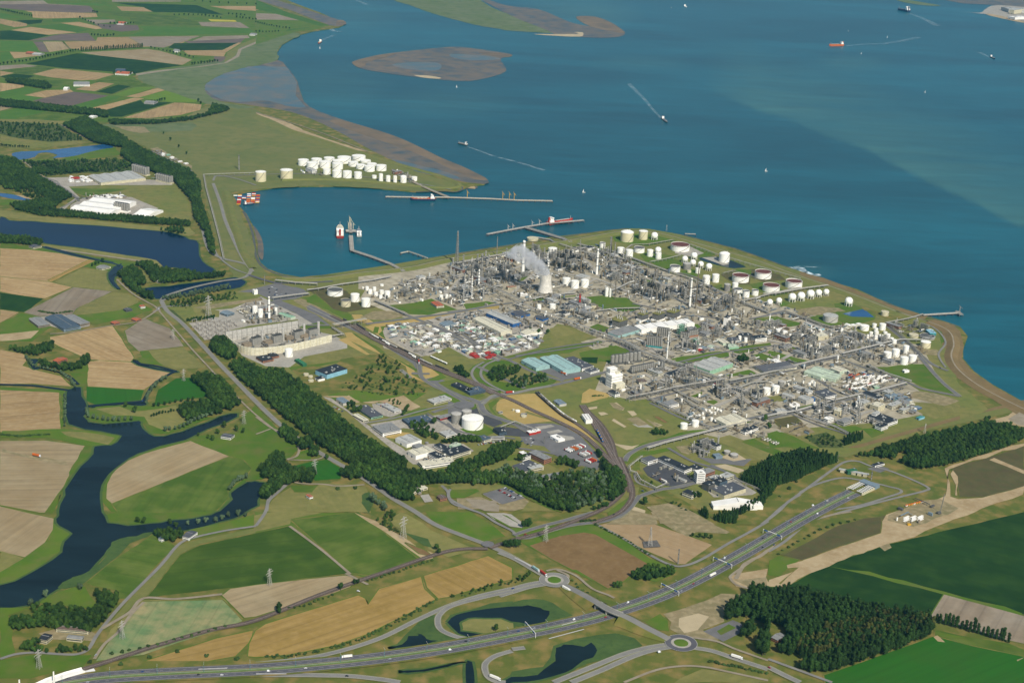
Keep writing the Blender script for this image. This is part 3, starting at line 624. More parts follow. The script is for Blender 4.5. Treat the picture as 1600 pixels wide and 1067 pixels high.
# ============================================================ the works' ground
INDG = """
p olive 400,445 480,440 560,434 640,424 700,412 760,402 860,384 980,366 1050,372 1160,402 1230,425 1300,452 1400,492 1460,510 1476,545 1500,600 1545,640 1400,690 1310,712 1210,730 1180,790 1100,800 1000,760 985,800 900,800 800,770 700,760 640,755 600,720 540,680 500,640 440,600 400,575 350,530 300,510 262,480 330,470
p plantfloor 640,440 760,412 860,395 905,385 960,405 1060,430 1110,450 1230,480 1300,500 1340,520 1440,540 1470,600 1420,600 1480,640 1380,660 1270,668 1150,690 1060,670 1000,650 930,610 950,560 900,530 860,520 810,545 740,560 690,560 600,545 590,520 640,500 560,470 570,455
p plantfloor 560,430 640,420 760,400 800,398 760,440 660,450 600,460 560,452
M concrete 340,310 480,290 600,280 840,180 1100,310 1330,400 1160,440 1150,370 700,430 500,470
M yard 240,400 380,380 640,380 720,430 540,470 540,530 450,540 370,540
M concrete 540,470 1150,380 1160,440 1440,500 1560,560 1560,610 1200,680 1080,770 880,760 680,670 640,600
M asphalt 650,140 800,110 1000,60 1200,120 1240,160 1130,200 960,220 800,150
M dirt 280,270 840,190 860,210 300,300
M dry 260,270 500,300 480,350 330,350
M dikegrass 1000,20 1300,60 1599,20 1599,40 1320,110 1100,100 960,60
M asphalt 900,220 1000,210 1300,330 1420,420 1330,440 1130,320
M dirt 1100,210 1180,200 1600,420 1500,440
M lush 1180,190 1300,180 1600,330 1600,390
M moor 1240,130 1300,100 1599,170 1599,300 1500,290
M lush 1150,430 1340,390 1440,440 1200,450
M dry 1200,700 1600,620 1600,680 1300,740
M lush 1080,770 1600,700 1600,710 1300,760 1100,800
M verge 1100,790 1280,760 1560,790 1600,850 1600,1067 1400,1067 1200,900
N moor 60,140 170,90 320,130 420,220 580,270 320,310 220,290
N lush 0,190 60,160 220,280 360,330 420,400 320,380 160,280 0,230
N asphalt 0,260 30,250 330,400 560,500 900,720 1050,830 1290,960 1400,1030 1290,1040 950,860 880,740 560,540 330,440 0,290
N wheat 310,480 380,480 700,720 870,790 900,810 840,740 700,700 560,640 470,600 340,540 260,540 330,520
N lush 370,480 420,490 700,690 860,760 920,790 880,810 720,720 500,580
N wheat 260,540 330,530 520,660 640,650 800,740 900,800 870,830 1050,920 1030,930 850,850 820,800 700,760 520,680
N wheat 960,760 1010,760 1110,840 960,870
N lush 970,740 1170,850 1100,880 980,880 1110,830 1020,770
N wheat 370,330 450,330 560,400 900,370 940,390 600,430 500,410 400,380
N wheat 480,430 600,410 640,500 640,540 560,480
N lush 560,430 600,430 590,490 560,480
N lush 620,430 660,430 630,470 650,540 600,500
N dirt 440,350 560,300 700,300 830,340 620,380 500,370
N wheat 930,360 1200,320 1599,250 1599,280 1200,340 900,390
N lush 670,250 900,230 1030,200 1100,230 1250,290 1000,330 860,330
N lush 1300,240 1500,220 1590,230 1330,290
N yard 640,440 900,400 1200,330 1480,280 1600,290 1600,700 1500,710 1250,620 1100,650 950,680 800,600 700,540 640,500
N olive 1000,680 1200,600 1420,700 1380,760 1300,810 1200,760 1020,700
N verge 280,700 540,660 640,650 820,760 850,850 1050,920 960,1000 800,1000 560,1067 200,1067 80,960
N lush 180,1000 400,960 700,1000 1000,980 860,1067 560,1060 250,1060
N sand 250,1030 340,1000 430,1067 240,1067
N grass 1100,900 1250,870 1500,1000 1400,1030 1290,1010
N lush 1380,760 1480,700 1599,700 1599,760 1500,800 1450,840 1599,960 1599,990 1450,920 1380,850 1350,790
O olive 780,420 900,300 1020,320 1250,420 1000,470 820,500
O dry 850,340 980,320 1080,380 900,430
O yard 0,250 350,190 700,270 830,330 750,500 450,580 180,590 0,490
O lush 450,580 700,530 1250,440 1320,450 1000,540 640,590
O lush 1080,540 1400,480 1560,540 1320,620 1100,600
O dkgreen 1110,580 1250,580 1240,630 1120,620
O asphalt 730,680 860,640 980,700 1100,700 1260,700 1330,700 960,770 840,720
O lush 270,640 440,600 640,640 900,770 850,810 700,840 500,870 400,840 310,750
O dry 340,690 560,650 800,720 840,760 700,800 540,800 420,780
O wheat 400,940 560,900 740,890 960,1067 820,1067 660,1030 540,1067 440,1010
O wheat 560,890 740,880 990,1067 830,1067 480,900
O wheat 1120,880 1180,840 1330,880 1350,910 1180,960 1110,960
O lush 1150,75 1320,60 1600,140 1600,180 1350,190 1180,130
O lush 1180,320 1260,300 1330,330 1300,370 1180,350
O lush 850,80 1060,60 1060,72 860,90
O lush 700,100 850,85 850,95 720,112
O asphalt 0,930 150,960 200,990 260,1067 150,1067 0,1050
O olive 1160,960 1400,900 1599,960 1599,1067 1180,1067
S wheat 480,130 750,90 1100,350 1200,450 1270,530 1240,530 1050,400 860,300 640,220
S wheat 410,140 470,130 660,250 870,310 700,330 640,340 500,290 400,220
S asphalt 560,340 740,330 870,330 960,350 1100,430 1220,560 1260,640 1250,720 1180,700 1000,650 880,590 800,520 640,500 600,440 680,400
S concrete 720,360 860,340 890,355 770,380
S concrete 820,400 920,380 960,400 850,420
S concrete 880,420 1040,440 1060,460 900,490
S darkasphalt 200,200 320,210 460,330 380,360 300,330 200,280
S lush 100,340 300,330 400,400 240,470 100,430
S lush 330,170 380,130 430,140 380,200 420,270 360,220
S lush 120,180 200,170 260,190 200,210 120,200
S lush 480,600 580,580 620,620 500,640
S verge 620,560 900,600 1140,700 1180,720 1000,760 900,700 700,600
S yard 290,920 480,870 640,950 430,1000
S dirt 60,950 280,940 430,1010 640,960 720,1010 560,1067 100,1040
S olive 0,860 480,830 480,860 290,910 280,940 60,930
S olive 660,980 760,1000 900,1067 600,1067
S dirt 1160,180 1250,160 1480,220 1599,270 1599,400 1500,420 1340,350 1280,290
S olive 1140,180 1340,130 1599,210 1599,500 1340,480 1340,330 1240,290
S dirt 1330,160 1380,170 1480,220 1420,215
S palesand 1380,500 1599,500 1599,530 1480,545
S lush 1480,590 1599,560 1599,620 1500,660
S grass 1460,620 1599,570 1599,760 1540,700
S verge 1520,780 1599,780 1599,860 1540,860
S darkasphalt 380,360 500,360 620,380 690,440 600,440 460,430
K lush 20,130 200,110 350,120 540,150 600,190 330,240 120,210 60,200
K lush 260,310 320,290 600,330 400,380 310,370
K lush 360,370 480,340 620,370 620,400 520,430 440,440
K lush 600,450 700,430 780,480 690,500
K lush 620,230 720,230 900,310 860,330 730,330 690,260
K concrete 540,240 680,240 800,300 700,330 560,300
K pool 760,340 900,330 1130,400 1100,420 1000,420 820,370
K concrete 780,335 900,330 1010,390 960,400
K moor 940,480 1030,460 1180,500 1180,560 1060,560
K moor 1150,440 1230,430 1430,480 1480,520 1300,540 1200,500
K lush 1170,560 1290,540 1450,600 1500,640 1380,660 1260,620
K lush 1060,430 1200,440 1180,480 1060,460
K lush 870,570 960,560 960,600 900,600
K lush 0,670 150,670 280,750 200,790 60,780 0,720
K lush 1200,850 1400,820 1600,880 1600,910 1450,880
K dry 1210,840 1400,830 1400,860
K lush 1400,720 1500,690 1560,690 1480,740
L lush 560,510 700,500 780,540 900,600 900,640 640,690 560,600
L lush 320,620 420,600 640,680 560,690 480,690
L dirt 240,560 420,530 600,540 640,570 380,600 260,620
L bluepool 620,590 800,550 885,620 700,615
L lush 80,500 180,500 100,540
L lush 0,620 160,640 260,690 160,700 0,660
L lush 0,900 100,920 360,1000 260,1010 0,930
L verge 760,520 1000,600 1200,620 1180,640 980,630 800,560
P lush 640,150 740,140 800,180 700,190
Q lush 130,235 210,225 260,245 170,262
Q dry 700,215 800,195 850,215 760,240
K lush 300,520 380,510 420,540 340,555
K dirt 720,700 860,690 900,730 760,745
J lush 560,600 660,590 700,620 600,640
Q dirt 1180,240 1400,250 1420,300 1280,290
Q lush 880,400 1200,370 1290,370 1550,620 1500,630 1200,520 1050,480
Q dry 1220,690 1599,690 1599,780 1400,830 1320,800 1260,760
Q dirt 1100,620 1250,590 1500,640 1599,680 1460,720 1300,680 1180,640
Q moor 40,840 220,800 280,850 100,900
Q dirt 60,900 300,870 400,930 260,970 130,940
Q lush 0,940 100,930 420,1067 0,1067
Q lush 600,890 720,880 790,910 680,960
Q lush 800,910 930,900 960,950 860,990
Q lush 480,870 560,860 590,890 520,890
Q lush 0,800 150,770 170,780 0,810
Q lush 230,730 500,690 500,700 240,750
Q lush 680,640 850,600 860,610 740,640
Q lush 940,570 1150,530 1160,540 960,590
Q dikegrass 620,1060 1599,790 1599,810 700,1060
Q brownbank 660,1067 1599,800 1599,830 760,1067
Q scrub 300,970 480,940 600,1000 620,1060 420,1060
Q lush 0,255 340,340 340,360 240,360 0,280
P lush 0,320 120,340 240,400 280,440 140,440 0,470
P lush 520,430 930,370 1000,380 1020,410 700,470 560,460
P lush 1000,350 1340,300 1370,320 1100,390 1040,380
P lush 1200,400 1280,390 1400,430 1300,450
P lush 580,470 640,480 680,490 620,490
P lush 960,570 1180,520 1250,560 1050,580
P lush 690,740 800,710 780,730 740,750
P lush 810,790 880,770 920,790 870,810
P olive 0,760 160,780 330,770 700,950 660,980 520,1067 0,1067
P dirt 0,800 60,810 140,860 100,870
P dirt 170,940 260,930 320,990 260,1010 170,970
P dirt 300,930 360,930 440,980 400,1000
P lush 920,1000 1150,955 1200,950 950,1020
P moor 1380,940 1560,910 1599,950 1460,1000
P olive 1330,750 1420,740 1480,780 1380,800
P white 1480,800 1560,790 1599,810 1599,830 1540,840
P yard 280,280 560,380 540,400 420,410 300,350
T olive 0,0 150,50 330,20 400,80 680,180 660,210 560,270 520,320 360,380 200,420 60,390 0,360
T palesand 10,52 60,50 140,100 120,116 50,86
T palesand 150,120 200,118 240,150 210,160
T palesand 20,200 60,190 150,250 120,262
T palesand 360,220 400,212 440,240 410,250
T brown 375,165 420,165 500,215 470,220
T concrete 200,230 330,235 380,260 250,255
S palesand 1240,240 1300,232 1330,250 1270,262
S palesand 1150,200 1230,190 1250,205 1170,218
T dirt 0,50 60,50 140,100 120,120 30,90
T dirt 160,180 240,170 330,230 260,250
T dirt 300,190 330,190 440,240 410,250
T lush 160,470 300,390 700,280 900,270 910,280 480,370 320,420 180,450
T lush 130,540 200,460 520,430 540,440 400,480 260,500 160,560
T verge 170,580 280,500 300,510 220,570 180,620
T dry 860,360 1000,320 1100,350 1400,480 1440,510 1280,550 1050,430
T lush 1110,370 1200,350 1500,480 1440,510 1280,450
T lush 1330,310 1400,290 1599,390 1599,430 1540,440
T dirt 560,420 660,400 740,450 680,480 600,470
T verge 1040,570 1220,530 1300,550 1100,590
T palesand 880,580 980,560 1130,610 1080,640 960,610
T asphalt 740,500 900,520 1200,520 1130,580 960,560 860,560
T palesand 940,500 1060,470 1160,520 1060,540
T darkasphalt 290,600 400,530 620,620 760,720 620,770 480,740 330,660
T palesand 420,500 540,520 640,570 600,560
T concrete 760,620 1060,690 1240,800 1200,820 880,840 780,740 700,700
T verge 200,650 250,610 420,740 740,930 720,960 540,900 380,820 220,720
T dirt 330,920 520,890 740,980 900,1060 600,1067 450,1067 420,980
T palesand 160,980 220,920 330,950 300,990
T dirt 140,940 400,1000 430,1067 0,1067 100,1000
T lush 0,970 170,850 190,830 180,880 80,960 0,990
T verge 240,880 300,830 470,860 440,890 330,900
T verge 1280,920 1599,760 1599,850 1300,1067 1070,1067
R wheat 640,420 760,400 860,410 740,460 660,450
R sand 130,100 330,100 470,150 620,140 800,100 900,160 960,190 880,220 780,220 740,190 600,150 560,170 470,160 400,140 340,115 240,120
R yard 130,110 200,120 500,340 640,440 800,540 940,680 880,670 700,540 480,360 330,230
R yard 540,170 640,160 780,210 800,240 700,280 560,250
R yard 400,180 480,180 640,260 580,290 500,260
R yard 520,340 760,300 1100,260 1230,300 1350,430 1200,430 1050,400 800,370 700,400 600,410
R yard 820,560 1000,500 1300,500 1390,560 1250,620 1180,660 950,690
R lush 1260,380 1500,350 1540,400 1370,430
R lush 830,240 980,200 1050,210 860,260
R lush 1100,90 1180,70 1300,140 1220,160
R lush 1300,180 1400,160 1440,190 1380,210 1310,195
R verge 960,810 1130,850 1150,900 1100,940 1020,920 1000,860
R lush 1180,880 1400,870 1450,900 1300,950 1200,960
R track 1320,960 1500,970 1599,1010 1599,1067 1480,1060 1380,1020
R track 1350,1020 1599,960 1599,990 1400,1040
R concrete 940,930 1010,920 1050,980 980,990
R dry 0,960 100,830 450,850 440,960 500,1067 200,1067 0,1060
Z lush 430,90 500,60 620,130 760,200 960,310 900,300 640,170 520,110
Z asphalt 330,165 500,115 670,200 490,250
Z concrete 360,320 500,320 560,330 670,410 650,440 560,430 420,370
Z lush 360,335 390,340 560,430 540,440
Z lush 490,335 520,340 630,410 620,415
"""
for ln in INDG.strip().splitlines():
 r, m, s = ln.split(' ', 2)
 nm = {'plantfloor':'works_ground','concrete':'paved_yard','yard':'paved_yard','asphalt':'paved_yard','darkasphalt':'paved_yard','wheat':'dry_grass','pool':'pond','bluepool':'pond','white':'paved_yard','dirt':'bare_ground','sand':'bare_ground','palesand':'bare_ground','track':'track','dikegrass':'dike_bank','brownbank':'dike_bank'}.get(m, 'grassland')
 sheet(nm, gp(s, r), {'wheat': 'dry'}.get(m, m) if m != 'wheat' else 'drylight', sm=2 if m in ('pool',) else 0) if m != 'wheat' else sheet(nm, gp(s, r), mat('drylight', 'a98f55', '978449', .02, c3='b59c64', scale3=.08, rnd=.05))
# ============================================================ roads, tracks and railways
def path(s, k, n=5, z=0.0): return smoothline([G(x, y, z) for x, y in pts(s, k)], n)
ROADS = """
D pool 9 -40,268 200,276 330,292 430,305
D pool 7 250,165 380,195 440,225 490,270
D pool 8 850,120 880,140 980,155 1100,186
D pool 8 1095,188 1040,215 960,270 910,350 890,385
D pool 12 550,405 700,392 880,378
C pool 7 280,475 420,510 600,555 740,590 760,605 720,640 690,670 745,740
p road 9 252,470 261,486 284,505 312,535 342,568 370,597 400,628 430,657 460,682 500,708 540,731 565,746 585,759 615,780 649,800 680,820 725,838 762,852 800,870 835,891 851,899
p track 4 243,480 274,516 300,546 325,573 350,600 390,640 425,669 440,680
p road 8 252,470 262,462 300,450 345,440 375,436 388,430 392,420 380,412 350,405 330,395 322,380 317,360 312,345
C track 5 730,680 830,770 970,850 1000,880
p road 7 262,462 256,470
p road 7 240,488 247,484 252,480 290,478 300,476
p track 5 78,522 110,520 170,510 215,503 245,486
p motorway 10 388,430 420,440 440,443 480,442 520,440
p road 8 395,425 380,405 365,375 352,345 345,320 338,300 333,287
p road 7 400,290 370,280 340,275 333,283
p road 6 340,276 480,272 600,280 680,292 705,297
p road 5 300,340 314,346 325,360 335,390 345,405 365,420 385,428
p road 6 66,278 90,285 100,305 122,310 90,328
p track 4 60,272 120,308
E road 6 0,920 100,890 220,880 380,890 480,890 550,860 600,780 660,700 780,560 1000,340 1110,210 1200,165 1400,120 1600,90
p road 6 400,822 415,800 420,780 430,765 450,757 452,752
Y road 6 110,1060 130,960 200,890 350,760
Y track 5 350,750 500,775 700,780 860,800 1130,785
Y track 5 320,520 420,490 450,420 430,380
Y track 4 330,525 530,530 640,520 700,500
Y track 4 0,80 150,190 220,220 300,300
Y track 4 0,260 150,205
E track 6 640,730 760,660 820,620 900,540 1100,545 1390,515
E track 5 590,920 650,830 740,750 820,640 900,565
F track 5 560,385 700,455
F track 5 210,90 400,230 590,390
a road 10 0,30 220,120 430,240 600,340
a road 8 0,585 200,530 400,475 600,440
a road 8 0,640 200,580 400,520 640,475
F road 8 1600,480 1400,525 1200,590 1000,680 800,780 600,850 400,900 200,930 0,950
F road 8 1600,495 1400,540 1220,590 1150,640 1135,690 1160,740 1250,780 1350,798 1450,800 1600,775 
G road 8 0,790 100,750 300,700 500,650
F road 9 0,1020 200,1020 400,1022 600,1028 800,1050 900,1067
F road 8 1600,870 1500,900 1440,940 1430,980 1450,1030 1500,1060 1560,1067
G road 8 0,860 80,850
G road 9 260,1067 500,970 700,890 850,850 960,832
G road 9 370,1067 560,990 740,910 880,865 1000,845
G road 9 1130,850 1250,870 1400,920 1600,985
G track 5 1040,770 1150,790 1280,810 1400,860 1600,930
G track 5 215,370 290,360 400,400 500,480 600,520 640,540
G track 5 330,440 350,400 280,365
G track 5 700,1067 900,990 1060,965 1200,970 1350,1000 1600,1055
G road 6 530,80 700,170 860,270 1000,335 1090,335 1200,290 1350,200 1480,130 1600,60
G track 5 1360,410 1380,390 1450,340 1600,240
G track 5 1360,410 1400,455 1500,485
G track 5 1300,340 1450,290 1600,190
H road 6 0,920 150,975 300,1030 400,1067
H road 9 0,970 120,1030 200,1067
U road 6 0,690 100,600 250,490 400,380 480,330 560,325 640,355 760,385 900,440 1000,490 980,510 860,540 640,595 400,660 250,710 100,830 0,890
U road 6 200,520 300,470 450,430 560,440 680,465 760,485 820,500 830,520 760,545 560,605 300,650 160,740 0,820
U track 6 0,240 0,238
H track 6 0,190 80,120 200,70 400,20 520,0
p track 7 1150,905 1165,880 1190,868 1215,845
N road 8 860,860 780,790
N asphalt 8 930,740 940,800 960,860 1060,930 1200,990 1290,1040 1330,1060
N asphalt 9 870,820 940,825 1020,825
N asphalt 8 0,420 180,420
N asphalt 9 490,410 700,385 900,355 1200,320 1600,245
J asphalt 9 0,900 150,880 330,850 540,820
N asphalt 8 560,220 700,280 840,340 1060,430 1250,530 1500,670 1600,720
N road 7 0,265 200,360 360,440
N asphalt 7 900,400 1100,440 1400,580 1600,680
O asphalt 8 0,300 200,440 380,560 520,610 700,700 960,780
O asphalt 9 1330,700 1100,760 940,800 700,850 540,880 430,900 330,930
O asphalt 10 330,930 250,960 150,950 0,870 -100,800
O asphalt 12 260,960 270,1000 300,1067
S asphalt 12 160,120 260,160 290,220 340,260 450,300 560,340 700,420
S asphalt 8 240,160 130,160 0,200 -130,240
S road 8 290,170 360,110 430,90 560,80 700,45 860,20
O road 6 440,590 320,640 275,700 290,760 370,820 500,880
O road 6 300,620 220,670 200,730 260,800 420,860
O asphalt 6 500,600 800,520 1100,470 1350,445 1450,480 1599,540
O asphalt 7 560,570 1000,510 1200,480
O asphalt 7 1340,450 1599,420
O asphalt 8 250,660 640,840
P asphalt 7 0,240 100,310 250,400 420,440 620,500 860,620 1000,640
P asphalt 7 560,470 900,390 1250,340 1420,320
P asphalt 9 990,640 1300,580 1599,510
P asphalt 9 880,1000 1150,940 1400,880 1599,840
P asphalt 7 350,800 640,940 860,1000
P asphalt 7 330,780 700,680 900,640
L asphalt 8 150,570 420,680 700,760
L asphalt 8 0,600 150,565
L asphalt 9 100,1060 420,980 620,950 860,880 1100,830
L asphalt 8 1000,700 1180,850 1350,1000 1500,1067
Q asphalt 9 1180,200 1290,340 1450,520 1599,640
L road 5 1260,650 1400,720 1480,830 1420,930 1480,1040
K asphalt 7 1180,850 1450,800 1600,840
K asphalt 7 200,720 400,760 600,810 800,830 1100,860
K asphalt 7 0,380 200,350 400,430 700,490 900,600 1100,700 1330,800
Q asphalt 9 0,440 300,380 600,310
Q asphalt 8 600,330 1000,470 1200,540 1300,580 1599,640
Q asphalt 9 0,830 240,770 480,710 740,650 1150,540
Q asphalt 7 380,480 560,590 700,640
Q asphalt 6 200,790 420,880 640,950 720,1000
T asphalt 9 140,540 180,480 320,410 640,330 900,280 1150,220
T asphalt 7 500,430 700,540 900,600 1060,660
T asphalt 7 860,570 1000,640 1130,720
T asphalt 9 0,1030 100,1000 190,920 260,840 420,780 560,760 730,720
T road 5 220,640 250,720 400,770
T road 6 1280,1067 1420,960 1500,880 1599,820
Z asphalt 8 580,500 700,460 840,420 1000,380 1100,350 1230,315
Z asphalt 8 600,520 700,520 860,470 1000,430 1120,410 1300,390 1420,350 1500,300 1560,230 1599,180
Z road 6 0,100 50,150 70,210 200,280 330,330 440,400 560,460 590,490
S asphalt 7 590,540 800,570 960,610 1100,690
S road 5 20,880 0,930 40,1000 150,1040 230,1067
S asphalt 6 0,330 100,420 300,440 470,450 560,460
R asphalt 6 1000,250 1100,310 1250,390 1400,430 1599,470
R road 6 480,330 720,290 980,220 1180,180 1290,150
W asphalt 7 370,840 560,950 660,1040
W road 5 1260,620 1500,740 1600,790
B track 5 0,705 150,750 400,830 600,910 700,950
"""
RZ = [.1 + LAYER[0] * .0023 + .03]; BZ = RZ[0]; RP = []
LAWNS = [pts(l.split(' ', 2)[2], l.split(' ', 1)[0]) for l in INDG.strip().splitlines() if l.split(' ')[1] in ('lush', 'dry', 'olive', 'moor', 'grass', 'dkgreen', 'wheat', 'verge', 'pool', 'bluepool')][2:]
def lay_road(name, P, w, m):
 RZ[0] += .003; mb = MB(); strip(mb, P, w, RZ[0]); o = mb.build(name, m); o['kind'] = 'structure'; return RZ[0]
for ln in ROADS.strip().splitlines():
 r, m, wd, s = ln.split(' ', 3); P = path(s, r)
 w = float(wd); RP.append((P, w))
 if m in ('road', 'asphalt') and w >= 8:
  RZ[0] += .003; mb = MB(); strip(mb, P, w + 3, RZ[0]); mb.build('road_shoulder', mat('shoulder', '85826c', '7b7a5c', .05))['kind'] = 'structure'
 z = lay_road({'track': 'track', 'pool': 'ditch'}.get(m, 'road'), P, w, m)
 if r in 'EFGaH' and m == 'road' and w >= 8:
  mb = MB()
  for off in (-w/2 + .3, w/2 - .3): strip(mb, P, .3, z + .004, off)
  mb.build('road_marking', 'marking')['kind'] = 'structure'; RZ[0] += .003
XR = """
J 300,600 480,560 640,500
J 640,690 860,640
J 900,570 1240,625 1500,730
J 1240,615 1100,690 940,760
J 740,560 640,640 540,740
J 1100,430 1180,500 1260,600
K 180,560 450,640 720,740 820,780
K 230,480 460,560 640,620
K 700,600 900,690
K 980,640 860,760
K 560,500 440,640
Q 120,330 260,260 420,200 640,120
Q 0,170 200,220 420,300
Q 300,120 520,220 640,300
Q 640,120 760,200 860,300
P 300,560 480,640 700,690
P 640,500 480,560 300,640 140,690
P 1000,130 1100,200 1180,260
P 560,230 800,300 930,340
P 860,190 700,260 560,330
P 980,640 1100,740 1240,860
P 1320,560 1180,680 1060,760 900,830
Q 420,720 600,860
Q 620,680 780,800
Q 560,860 760,790 940,740
N 900,60 1100,110 1300,190
N 1300,10 1200,120 1100,200
J 0,620 200,560 420,520"""
for ln in XR.splitlines()[1:]:
 r, s = ln.split(" ", 1); P = path(s, r); RP.append((P, 12)); lay_road("road", P, 10, "concrete")
RAILS = """
p 7 40,1080 100,1056 145,1042 200,1024 250,1008 330,985 400,970 500,930 600,895 700,862 762,858
p 7 765,857 800,845 850,832 890,818 930,802 955,788 972,770 976,755 972,738 962,715 955,690 940,665 920,645
p 7 985,770 982,750 974,730 968,715
p 7 968,716 984,752 988,775 978,793 960,806 925,818
S 8 260,0 400,80 560,150 700,220 900,310 1080,400 1200,490 1290,580 1400,690
S 12 1120,180 1220,330 1290,450 1350,560 1400,650 1460,760
S 5 750,90 850,180 960,270 1080,340 1200,430 1290,500 1370,600
N 16 380,420 560,530 800,650 1000,750 1200,830 1400,910 1560,990
N 6 200,340 400,440
Q 7 0,0 0,1
"""
for ln in RAILS.strip().splitlines()[:-1]:
 r, wd, s = ln.split(' ', 2); P = path(s, r); w = float(wd); RP.append((P, w + 4)); RZ[0] += .003
 mb = MB(); strip(mb, P, w + 4, RZ[0]); o = mb.build('railway_ballast', 'rail'); o['kind'] = 'structure'
 mb = MB(); RZ[0] += .003
 for c in range(int(w // 4) or 1):
  o0 = (c - ((int(w // 4) or 1) - 1) / 2) * 4.2
  for e in (-.75, .75): strip(mb, P, .35, RZ[0] + .15, o0 + e)
 mb.build('rails', mat('railsteel', '9a8e84', rough=.4))['kind'] = 'structure'
MW = path("60,1076 150,1061 250,1054 400,1047 500,1039 600,1028 700,1013 800,994 870,980 950,960 1050,924 1150,872 1250,814 1300,787 1335,770", 'p', 6)
def layer(name, P, w, m, off=0, dz=.004):
 RZ[0] += dz; mb = MB(); strip(mb, P, w, RZ[0], off); o = mb.build(name, m); o['kind'] = 'structure'; return o
layer('median', MW, 40, 'verge'); layer('median', MW, 6, 'greenmed')
for s in (-1, 1):
 layer('motorway', MW, 11.5, 'motorway', s * 10)
 layer('motorway_edge', MW, .4, 'marking', s * 5.0); layer('motorway_edge', MW, .4, 'marking', s * 14)
 RZ[0] += .003; mb = MB(); P = offset(MW, s * 9.3); acc = 0
 for a, b in zip(P[:-1], P[1:]):
  L = (b - a).length; d = (b - a) / L; t = 0
  while t < L:
   q = min(t + 4, L); strip(mb, [a + d * t, a + d * q], .35, RZ[0]); t += 12
 mb.build('lane_marking', 'marking')['kind'] = 'structure'
layer('motorway_rail_line', MW, .6, 'marking', 1.5)
def ring(mb, c, r0, r1, z, n=48, m=None):
 vs = []
 for r in (r0, r1):
  for i in range(n): a = 2*math.pi*i/n; vs.append((c.x + r*math.cos(a), c.y + r*math.sin(a), z))
 mb.add(vs, [(i, n+i, n+(i+1)%n, (i+1)%n) for i in range(n)], m)
for px, py, m in ((866, 907, 'road'), (1064, 1005.5, 'motorway')):
 c = G(px, py); z = RZ[0] + .01
 mb = MB(); ring(mb, c, .01, 25, z); mb.build('roundabout_road', m)['kind'] = 'structure'
 mb = MB(); ring(mb, c, 11, 15.5, z + .02); mb.build('roundabout_apron', 'concrete')['kind'] = 'structure'
 mb = MB(); mb.lathe(c.x, c.y, [(11.2, z), (10.5, z + .4), (5, z + 1.0), (0, z + 1.2)]); mb.build('roundabout_island', 'lush')['kind'] = 'structure'
 mb = MB(); ring(mb, c, 24.4, 25, z + .03); mb.build('road_marking', 'marking')['kind'] = 'structure'; RZ[0] += .05
for px, py, r in ((762, 851, 11), (725, 634, 22)):
 c = G(px, py); RZ[0] += .003; mb = MB(); ring(mb, c, .01, r, RZ[0]); mb.build('road_junction', 'asphalt')['kind'] = 'structure'
def ridge(name, P, w, h, m, crest=6, road=None):
 mb = MB(); A = offset(P, w/2); B = offset(P, -w/2); C = offset(P, crest/2); D = offset(P, -crest/2); vs = []
 for a, c, d, b in zip(A, C, D, B): vs += [(a.x,a.y,.3),(c.x,c.y,h),(d.x,d.y,h),(b.x,b.y,.3)]
 mb.add(vs, [(4*i+j, 4*i+j+1, 4*i+5+j, 4*i+4+j)[::-1] for i in range(len(P)-1) for j in range(3)]); o = mb.build(name, m); o['kind'] = 'structure'
 if road: mb = MB(); strip(mb, P, 3.5, h + .03); mb.build('dike_road', road)['kind'] = 'structure'
ridge('dike_bank', path("440,436 500,437 560,429 640,420 700,407 800,392 900,376 975,364 1030,367 1100,386 1180,409 1240,431 1320,458 1400,489 1450,505", 'p'), 44, 5, 'dikegrass', road='track')
ridge('dike_bank', path("1400,489 1450,505 1482,520 1490,540 1486,560 1500,583 1540,612 1620,652", 'p'), 34, 5, 'brownbank', road='track')
ridge('dike_bank', path("352,300 360,330 368,360 380,395 395,420", 'p'), 26, 4, 'dikegrass')
ridge('dike_bank', path("440,282 520,281 600,286 660,292 705,294 716,288 690,276 640,262 560,238 500,218 450,203", 'p'), 24, 4, 'dikegrass')
mb = MB(); strip(mb, smoothline([G(x, y, .08) for x, y in pts("650,300 690,299 712,300 722,296 720,291", 'p')], 4), 8); mb.build('shore_stones', mat('stones', '454a48', '5a5c54', .1))['kind'] = 'structure'
mb = MB(); strip(mb, smoothline([G(x, y, .09) for x, y in pts("380,330 388,345 396,370 400,400 412,418 440,430 470,434", 'p')], 4), 7); mb.build('shore_stones', 'stones')['kind'] = 'structure'
mb = MB(); strip(mb, smoothline([G(x, y, .1) for x, y in pts("500,431 570,422 640,410 700,399 800,383 900,367 975,358 1050,365 1150,389 1240,421 1300,441 1400,479 1500,511", 'p')], 4), 5); mb.build('shore_stones', 'stones')['kind'] = 'structure'
